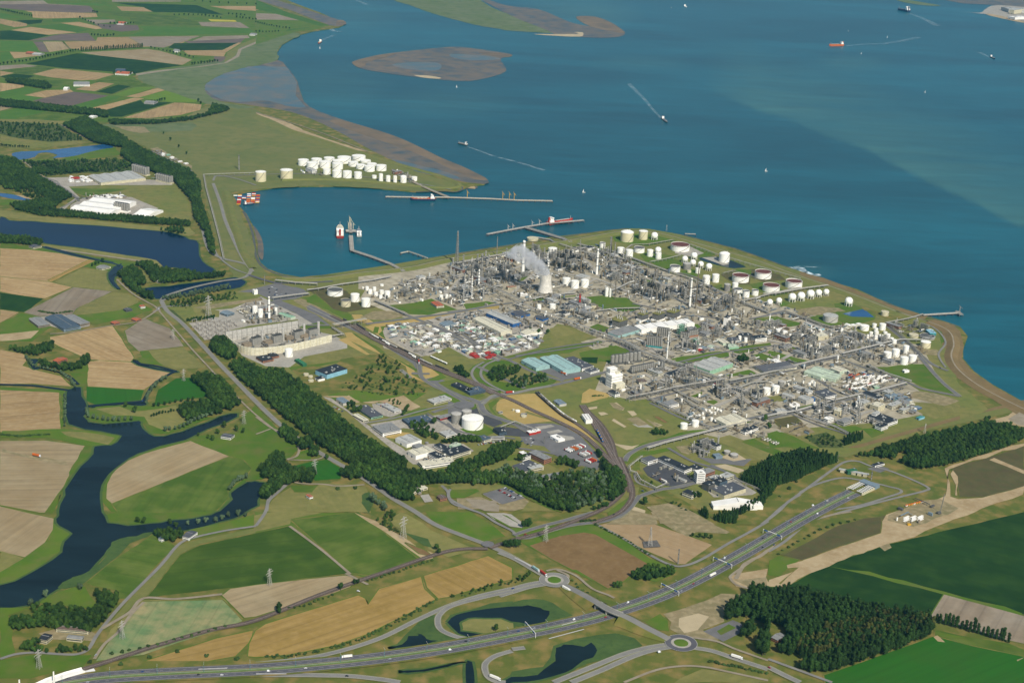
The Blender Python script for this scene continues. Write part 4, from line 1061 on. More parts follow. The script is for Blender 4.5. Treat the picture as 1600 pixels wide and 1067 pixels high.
# ============================================================ materials for things
for nm, c in (('cream', 'cfc6a4'), ('palecream', 'd8d2b8'), ('steelgrey', '908d84'), ('darksteel', '5e5e5a'), ('lightsteel', 'bdb9ae'), ('rustroof', '6a3c30'), ('rust', 'a4623c'), ('redpaint', 'b03428'), ('bluepaint', '2f5f96'), ('teal', '9cbcb6'), ('tealdark', '3a8c8c'), ('palegreen', 'bccab0'), ('mintgreen', '94bc9c'), ('greendark', '2f6a48'), ('blackroof', '2c3034'), ('greyroof', '8c8c88'), ('lightroof', 'b4b4ac'), ('darkroof', '54565a'), ('brownroof', '6c5c50'), ('tileroof', 'b4603c'), ('brick', '9c6c50'), ('yellow', 'd0a030'), ('orange', 'd06a28'), ('pipeworks', '9c9888'), ('pipebrown', '7c7058'), ('pipedark', '50504c'), ('deck', '77766c'), ('darkwin', '2c343c'), ('skyblue', '8cbccc'), ('slate', '4c5c68'), ('bark', '54483a'), ('bluegrey', '7a8a92'), ('hullred', 'a83a2c'), ('hullnavy', '2a3550'), ('foam', 'd8dedc'), ('creamwall', 'c8c0a0'), ('coolconc', 'dcd6c8')):
 mat(nm, c, '%02x%02x%02x' % tuple(int(int(c[i:i+2], 16) * .88) for i in (0, 2, 4)), .15, rough=.65, spec=.3, c3='%02x%02x%02x' % tuple(int(int(c[i:i+2], 16) * .72) for i in (0, 2, 4)), scale3=.6, amt3=.45)
mat('tankwhite', 'f4f2e8', 'ece9dc', .08, rough=.5, c3='dcd6c6', scale3=.3, amt3=.4)
mat('tankcream', 'd2c8a4', 'c6bc98', .08, rough=.5)
AX = R(43); AXB = R(-47)      # the works' own grid
# ============================================================ storage tanks
def tank_proto(kind):
 """unit radius, unit height; parts: shell, roof, stair, rim"""
 t = empty('storage_tank'); wall = {'w': 'tankwhite', 'c': 'tankcream', 'd': 'tankwhite', 'D': 'tankcream', 'r': 'tankwhite', 'o': 'tankwhite', 'g': 'steelgrey', 'b': 'cream', 'p': 'lightsteel', 'k': 'rust'}[kind]
 n = 28; mb = MB()
 if kind in 'rokp' and kind != 'p':
  mb.lathe(0, 0, [(1, 0), (1, 1), (.97, 1), (.97, .80 if kind != 'k' else .9), (0.001, .80 if kind != 'k' else .9)], n); mb.m = [0 if i < 3 * n else 1 for i in range(len(mb.f))]
  mb.v = mb.v; sh = mb.build('shell', ['cream' if kind == 'k' else wall, {'r': 'rustroof', 'o': 'blackroof', 'k': 'brownroof'}[kind]], t)
  m2 = MB(); m2.lathe(0, 0, [(1.03, .93), (1.03, .95), (1.0, .95)], n); m2.build('wind_girder', 'rustroof' if kind == 'r' else 'darksteel', t)
 else:
  mb.lathe(0, 0, [(1, 0), (1, 1)], n); sh = mb.build('shell', wall, t); dome = {'d': .20, 'D': .20}.get(kind, .07); m2 = MB()
  m2.lathe(0, 0, [(1.0, .995), (1.015, 1.0), (.8, 1 + dome * .45), (.5, 1 + dome * .8), (.2, 1 + dome * .97), (.001, 1 + dome)], n)
  m2.cyl(0, 0, 1 + dome * .9, 1 + dome + .06, .05, 8); m2.cyl(.5, .2, 1 + dome * .5, 1 + dome + .05, .04, 6)
  m2.build('roof', {'c': 'tankwhite', 'D': 'tankwhite', 'g': 'lightsteel', 'b': 'cream', 'p': 'lightroof'}.get(kind, wall), t)
 m3 = MB(); k = 12
 for i in range(k):
  a, b = -1.9 + i * .11, -1.9 + (i + 1) * .11; m3.bar((1.04 * math.cos(a), 1.04 * math.sin(a), i / k), (1.04 * math.cos(b), 1.04 * math.sin(b), (i + 1) / k), .05, .03)
 m3.build('stair', 'darksteel', sh)
 m4 = MB()
 for i in range(20):
  a, b = 2*math.pi*i/20, 2*math.pi*(i+1)/20
  m4.bar((.98*math.cos(a), .98*math.sin(a), 1.05), (.98*math.cos(b), .98*math.sin(b), 1.05), .012)
  m4.bar((.98*math.cos(a), .98*math.sin(a), 1.0), (.98*math.cos(a), .98*math.sin(a), 1.05), .012)
 m4.build('railing', 'lightsteel', sh)
 return t
KW = {'w': 'white cylindrical storage tank', 'c': 'large cream storage tank with white roof', 'd': 'tall white tank with domed roof', 'D': 'big cream tank with white domed roof', 'r': 'wide white tank with rust-brown open roof', 'o': 'white tank with dark open roof', 'g': 'grey steel storage tank', 'b': 'low cream tank', 'p': 'pale steel tank', 'k': 'tank with rusty top'}
TPROTO = {}
TANKS = """
I c 40,292,90,205 255,275,105,190
I w 395,160,90,105 505,150,90,97 470,187,98,128 610,132,90,88 575,180,95,120 735,140,115,83 855,118,115,72 680,150,90,110 680,190,90,135 810,165,85,124 912,137,90,110 965,160,85,137 873,187,80,146 945,208,90,157 1043,203,88,152 590,232,65,184 675,257,78,196 760,262,75,202 850,266,65,210 985,264,40,236 1040,290,36,225 1100,293,38,240 1158,298,32,242 1318,285,50,248
I d 1228,300,52,235
K D 155,210,108,105
K c 290,190,75,112
K r 597,290,158,222 1287,518,140,448 1100,548,140,478 1355,630,142,560 1545,600,135,528
K o 257,300,90,248 555,462,88,402 1078,640,80,592 1147,670,58,608 1222,655,57,602
K d 965,380,88,285
K w 103,318,62,252 175,340,62,270 348,330,52,270 418,350,50,296 745,470,40,422 815,565,62,486 893,545,60,475 1057,600,50,545
K g 655,440,70,380 990,620,52,555
K b 675,465,35,440
L r 210,383,140,312
L p 515,668,125,600
L b 970,612,65,568 1210,795,80,758
L c 1308,880,85,820
L w 800,735,75,685 884,712,38,672 950,730,55,672 897,745,35,708 855,782,32,740 900,772,40,735 892,805,42,770 828,795,20,762 938,800,38,764 975,762,35,738 995,800,42,756 963,820,35,788 1028,820,35,788 1048,845,42,804 990,970,68,908 1060,952,65,885 1145,925,48,855 1130,1018,68,950 1200,1000,68,935 90,745,50,714 132,770,55,732 15,765,50,728
L o 1325,800,125,776
J w 985,682,68,612 1055,705,68,634 1138,695,68,626 873,410,80,362 1320,768,30,695 1350,772,22,700 757,875,35,832 870,875,52,828
J o 1285,365,50,315
J k 1210,875,50,830
N o 232,182,132,118
N k 320,270,85,205
N w 398,228,75,158 489,270,75,196 525,162,38,120 560,135,30,100 572,182,38,142 620,165,38,126 612,200,32,168 668,192,50,135 498,130,30,96 622,95,30,76 465,115,18,99 723,120,18,99 1115,208,32,166 1162,200,28,160 1190,195,20,164 1228,230,15,200
M w 792,330,45,260 838,355,45,285 966,335,25,272 1075,688,68,616
M b 1218,845,45,820 1258,895,45,874 1255,860,40,838
R g 1240,340,85,245 1325,330,80,222
R w 1375,392,180,280
T w 630,275,62,222 725,255,62,198
T g 990,488,55,450 1048,515,68,476
T w 665,190,24,166 708,150,22,128 708,205,24,180 735,172,22,152 760,175,24,148 790,152,22,130 795,192,24,166 815,125,22,103 845,128,20,108 860,145,22,124 862,205,26,172 890,150,20,128 895,222,28,188 925,213,24,190 937,133,24,108 865,100,18,82 890,105,20,86 913,125,22,98 615,45,24,16
P w 1318,735,65,674 1392,722,65,656 1420,220,50,185 1467,240,52,200 1145,295,30,255 1095,285,28,240 798,640,26,604 615,788,22,764
P g 1438,680,55,615
S b 545,228,22,212 630,285,50,262
S w 580,240,40,222
Q w 280,150,30,120 430,110,30,80 610,110,30,70 1350,105,50,82
"""
def place_tank(kind, X, base_y, wpx, top_y):
 base = G(X, base_y); r0 = wpx / 2 * mpp(base)
 d = Vector((base.x, base.y, 0)).normalized(); c = base + d * r0
 r = wpx / 2 * mpp(c); c.z = 0
 h = max(4, top_h(c, *proj_shift(c, X, top_y)))
 if kind not in TPROTO: t = TPROTO[kind] = tank_proto(kind)
 else: t = copy_tree(TPROTO[kind])
 t.location = c; t.scale = (r, r, h / (1.2 if kind in 'dD' else 1.0)); t.rotation_euler = (0, 0, rng.uniform(-.6, .6))
 want(t, KW[kind] if r > 7 else {'w': 'small white upright tank'}.get(kind, KW[kind]), 'storage tank', 'storage tanks')
 return c, r
def proj_shift(c, X, top_y): return X, top_y
FOOT = []
for ln in TANKS.strip().splitlines():
 k, kind, s = ln.split(' ', 2)
 for t in s.split():
  x, b, w_, tp = map(float, t.split(',')); px, py = P2(k, x, b); s_ = REG[k][2]
  c, r = place_tank(kind, px, py, w_ * s_, P2(k, x, tp)[1] ); FOOT.append((c.x, c.y, r + 2))
# ============================================================ spheres on legs
sp0 = None
def sphere(px, py, rpx):
 global sp0
 b = G(px, py); m = mpp(b); r = rpx * m
 if sp0 is None:
  t = empty('sphere_tank'); mb = MB(); pr = []
  for i in range(13): a = -math.pi/2 + math.pi*i/12; pr.append((max(.001, math.cos(a)), 1.35 + math.sin(a)))
  mb.lathe(0, 0, pr, 24); mb.build('sphere', 'tankwhite', t, smooth=True)
  for i in range(8):
   a = 2*math.pi*i/8; mb = MB(); mb.cyl(.93*math.cos(a), .93*math.sin(a), 0, 1.4, .06, 6); mb.build('leg', 'tankwhite', t)
  mb = MB(); mb.cyl(0, 0, 2.33, 2.45, .22, 10)
  for i in range(10):
   a, q = -2.2 + i*.2, -2.2 + (i+1)*.2; mb.bar((1.1*math.cos(a), 1.1*math.sin(a), .2 + i*.18), (1.1*math.cos(q), 1.1*math.sin(q), .38 + i*.18), .08, .05)
  mb.build('stair', 'steelgrey', t); sp0 = t
 else: t = copy_tree(sp0)
 t.location = b; t.scale = (r, r, r); t.rotation_euler = (0, 0, rng.random()); want(t, 'white spherical gas tank on legs', 'sphere tank', 'spherical gas tanks'); FOOT.append((b.x, b.y, r + 2))
for k, s in (('K', "385,185,28 415,305,27 715,350,27 638,375,25 705,405,25 770,420,25 838,442,27 1345,735,25 1422,722,25"), ('L', "198,488,32 272,480,33 350,462,33 418,448,28 482,438,25 668,523,33")):
 for t in s.split():
  x, y, r = map(float, t.split(',')); a, b = P2(k, x, y); sphere(a, b, r * .1875)
# ============================================================ chimneys, stacks and masts
def stack(k, x, yb, w_, yt, kind, desc, xt=None):
 px, py = P2(k, x, yb); b = G(px, py); m = mpp(b); r = w_ * REG[k][2] / 2 * m; h = top_h(b, *P2(k, xt or x, yt))
 if kind == 'lattice': 
  t = empty('lattice_tower', b); mb = MB(); n = int(h / 8); W = r * 2.2
  for i in range(n):
   z0, z1 = h*i/n, h*(i+1)/n; w0, w1 = W*(1-.75*i/n), W*(1-.75*(i+1)/n)
   C0 = [(sx*w0/2, sy*w0/2, z0) for sx, sy in ((-1,-1),(1,-1),(1,1),(-1,1))]; C1 = [(sx*w1/2, sy*w1/2, z1) for sx, sy in ((-1,-1),(1,-1),(1,1),(-1,1))]
   for q in range(4): mb.bar(C0[q], C1[q], .9); mb.bar(C0[q], C1[(q+1)%4], .5); mb.bar(C0[q], C0[(q+1)%4], .5)
  mb.build('lattice', 'steelgrey', t); mb = MB(); mb.cyl(0, 0, 0, h * 1.03, r * .22, 8); mb.build('flare_pipe', 'lightsteel', t); t.rotation_euler = (0,0,AX)
  return want(t, desc, 'tower')
 t = empty('chimney' if kind != 'flare' else 'flare_stack', b); mb = MB(); mb.lathe(0, 0, [(r*1.15, 0), (r, h*.3), (r*.85, h), (r*.7, h), (r*.7, h*.985), (.01, h*.985)], 16)
 mb.build('shaft', {'white': 'tankwhite', 'grey': 'steelgrey', 'red': 'redpaint', 'flare': 'lightsteel', 'dark': 'pipebrown'}[kind], t)
 mb = MB()
 for f in (.35, .66, .94): mb.cyl(0, 0, h*f, h*f + 1.2, r*1.35, 12, bot=True)
 mb.bar((r*1.1, 0, 0), (r*.95, 0, h), .8); mb.build('platform', 'darksteel', t)
 return want(t, desc, 'chimney')
CH = [('J', 622, 590, 25, 300, 'white', 'tallest thick white chimney behind the cooling tower steam', 638), ('J', 1238, 585, 17, 368, 'white', 'tall slim white chimney right of the cooling tower', 1248), ('K', 680, 745, 16, 505, 'white', 'tall white chimney in the middle of the brown pipework', 700), ('P', 490, 430, 10, 205, 'white', 'thin white chimney in front of the grey silo block', 508), ('J', 836, 520, 15, 450, 'white', 'short white chimney just right of the steam plume', 838), ('J', 1095, 850, 18, 745, 'red', 'bright red stack beside the green lawn'), ('K', 728, 760, 8, 385, 'dark', 'thin dark flare stack beside the middle white chimney', 742), ('J', 406, 430, 6, 265, 'grey', 'thin grey mast on the harbour dike', 410), ('M', 910, 372, 20, 180, 'white', 'tall white distillation tower of the gas plant beside the power station', 915), ('J', 280, 600, 18, 420, 'grey', 'thick grey stack at the left of the cracker plant', 284), ('J', 203, 610, 14, 478, 'grey', 'slim grey stack at far left of the cracker plant'), ('J', 1390, 790, 6, 600, 'dark', 'thin dark flare mast over the green lawn', 1400), ('J', 1105, 560, 12, 420, 'dark', 'thin brown stack among the furnace rows'), ('P', 1110, 150, 7, 5, 'dark', 'thin brown stack behind the small white block'), ('T', 1118, 135, 10, 50, 'grey', 'blue-grey stack beside the long cream shed'), ('A', 1494, 1062, 7, 970, 'grey', 'lone thin mast on the grass left of the harbour tanks'), ('M', 872, 80, 5, 0, 'grey', 'thin lamp mast by the gate road'), ('S', 800, 500, 4, 440, 'grey', 'thin lamp mast in the gate yard'), ('U', 644, 440, 6, 385, 'grey', 'thin mast at the tunnel portal'), ('G', 1036, 325, 6, 230, 'grey', 'thin mast in the ploughed field'), ('J', 1345, 470, 10, 265, 'grey', 'slim grey flare stack left of the wide rust-roofed tank')]
CHM = {}
for c in CH: CHM[c[6]] = stack(*c[:7], *(c[7:]))
stack('J', 74, 500, 20, 225, 'lattice', 'tall lattice flare tower on the harbour dike', 80)
# ============================================================ cooling tower and its steam
px, py = P2('J', 808, 750); cb = G(px, py); m = mpp(cb); r = 62 * .1875 * m; cb = cb + Vector((cb.x, cb.y, 0)).normalized() * r * .9; h = top_h(cb, *P2('J', 820, 578)); r = 62 * .1875 * mpp(cb)
t = empty('cooling_tower', cb); mb = MB(); pr = []
for i in range(15): z = i / 14; q = .74 + .26 * ((z - .78) / .78) ** 2 if z < .78 else .74 + .05 * ((z - .78) / .22) ** 2; pr.append((r * q, 4 + (h - 4) * z))
pr += [(r * .75, h), (r * .72, h * .85), (.01, h * .84)]
mb.lathe(0, 0, pr, 40); mb.build('shell', 'coolconc', t, smooth=False)
mb = MB()
for i in range(36): a = 2*math.pi*i/36; b_ = a + .09; mb.bar((r*1.03*math.cos(a), r*1.03*math.sin(a), 0), (r*math.cos(b_), r*math.sin(b_), 4.5), .7)
mb.build('column_ring', 'concrete', t); mb = MB(); mb.cyl(0, 0, 0, 1.2, r * 1.08, 36); mb.build('basin', 'concrete', t)
tag(t, 'pale concrete hyperboloid cooling tower with steam drifting from its top', 'cooling tower')
CTOP = cb + Vector((0, 0, h)); FOOT.append((cb.x, cb.y, r * 1.3))
sm = bpy.data.materials.new('steam'); sm.use_nodes = True; q = sm.node_tree; q.nodes.remove(q.nodes['Principled BSDF']); MATS['steam'] = sm
vp = q.nodes.new('ShaderNodeVolumePrincipled'); vp.inputs['Color'].default_value = (1, 1, 1, 1); vp.inputs['Anisotropy'].default_value = .2
nz = q.nodes.new('ShaderNodeTexNoise'); nz.inputs['Scale'].default_value = .045; nz.inputs['Detail'].default_value = 5; gg = q.nodes.new('ShaderNodeNewGeometry'); q.links.new(gg.outputs['Position'], nz.inputs['Vector'])
mr = q.nodes.new('ShaderNodeMapRange'); mr.inputs[1].default_value = .40; mr.inputs[2].default_value = .66; mr.inputs[4].default_value = .14; q.links.new(nz.outputs[0], mr.inputs[0])
q.links.new(mr.outputs[0], vp.inputs['Density']); q.links.new(vp.outputs[0], q.nodes['Material Output'].inputs['Volume'])
mb = MB(); P = [CTOP + Vector((0, 0, -4)), CTOP + Vector((-14, 0, 14)), CTOP + Vector((-32, 0, 26)), CTOP + Vector((-54, 5, 38)), CTOP + Vector((-76, 10, 50)), CTOP + Vector((-92, 15, 60))]
P = smoothline(P, 4); RR = [r*.72 + (26 - r*.72) * (i/(len(P)-1)) ** .7 * 1.0 for i in range(len(P))]; RR[-1] = 6; n = 16; vs = []
for p, q_ in zip(P, RR):
 for i in range(n): a = 2*math.pi*i/n; f = 1 + .18 * math.sin(3*a + p.x*.05); vs.append((p.x + q_*f*math.cos(a)*.8, p.y + q_*f*math.sin(a), p.z + q_*f*math.cos(a)*.6))
mb.add(vs, [(j*n+i, j*n+(i+1)%n, (j+1)*n+(i+1)%n, (j+1)*n+i) for j in range(len(P)-1) for i in range(n)] + [tuple(range(n-1,-1,-1)), tuple(range((len(P)-1)*n, len(P)*n))])
o = mb.build('steam_plume', 'steam'); tag(o, 'white steam plume drifting left from the cooling tower top', 'steam', kind='stuff')
# ============================================================ buildings
def rect(p0, p1, p2, h):
 """roof corners traced at height h: p0-p1 one long edge, p2 beyond p1"""
 a, b, c = G(*p0, h), G(*p1, h), G(*p2, h); d = b - a; L = d.length; d.normalize(); nrm = Vector((-d.y, d.x, 0)); w_ = (c - b).dot(nrm); 
 return (a + b) / 2 + nrm * w_ / 2, L, abs(w_), math.atan2(d.y, d.x)
def building(k, p, h, wall, roof, name, desc, cat='building', style='flat', bays=0, windows=True, group=None, doors=0):
 if isinstance(k, tuple): c, L, W, a = k
 else: P = pts(p, k); c, L, W, a = rect(P[0], P[1], P[2], h)
 c.z = 0; t = empty(name, c, a); FOOT.append((c.x, c.y, 0, L, W, a))
 mb = MB(); mb.box(0, 0, 0, h, L, W); mb.build('wall', wall, t)
 mb = MB(); fl = max(1, int(round(h / 3.6)))
 if windows:
  for z in range(fl):
   z0 = z * h / fl + h / fl * .38; z1 = z0 + h / fl * .34
   for s in (-1, 1): mb.box(0, s * (W/2 + .06), z0, z1, L * .93, .12)
   for s in (-1, 1): mb.box(s * (L/2 + .06), 0, z0, z1, .12, W * .85)
  mb.build('window', 'darkwin', t)
 else:
  n = doors or max(1, int(L / 28))
  for i in range(n):
   for s in (-1, 1): mb.box(-L/2 + L*(i+.5)/n, s*(W/2 + .06), .05, min(4.6, h*.7), 4.2, .14)
  mb.build('door', 'slate', t)
 mb = MB()
 if style == 'flat':
  mb.box(0, 0, h + .02, h + .5, L + .5, W + .5); o = mb.build('roof', roof, t)
  mb = MB(); n = int(L * W / 260) + 1; rr = random.Random(int(L * 7))
  for i in range(min(n, 14)): mb.box(rr.uniform(-.42, .42)*L, rr.uniform(-.4, .4)*W, h + .5, h + rr.uniform(1.2, 2.6), rr.uniform(1.5, 5), rr.uniform(1.5, 4))
  mb.build('roof_vent', 'lightroof' if roof in ('blackroof', 'darkroof') else 'greyroof', o)
 elif style == 'gable':
  rh = W * .09 if bays == 0 else (W / bays) * .08; nb = bays or 1
  for i in range(nb):
   w0 = -W/2 + W*i/nb; w1 = w0 + W/nb; mid = (w0 + w1)/2
   mb.add([(-L/2-.4, w0-.2*(i==0), h), (L/2+.4, w0-.2*(i==0), h), (L/2+.4, mid, h+rh), (-L/2-.4, mid, h+rh), (-L/2-.4, w1+.2*(i==nb-1), h), (L/2+.4, w1+.2*(i==nb-1), h)], [(0,1,2,3),(3,2,5,4),(0,3,4),(1,5,2)])
  rf = mb.build('roof', roof, t); mb = MB(); n = max(2, int(L / 9))
  for i in range(nb): mb.box(0, -W/2 + W*(i+.5)/nb, h+rh-.02, h+rh+.5, L*.9, .9)
  mb.build('ridge_vent', 'greyroof', rf)
 elif style == 'saw':
  n = bays or 5
  for i in range(n):
   x0 = -L/2 + L*i/n; x1 = x0 + L/n; q = L/n*.22; mb.add([(x0,-W/2,h),(x1,-W/2,h),(x1,W/2,h),(x0,W/2,h),((x0+x1)/2,-W/2,h+q),((x0+x1)/2,W/2,h+q)], [(0,1,4),(1,2,5,4),(2,3,5),(3,0,4,5)])
  mb.build('roof', roof, t)
 if cat: tag(t, desc, cat, group)
 else: want(t, desc, 'building', group)
 return t
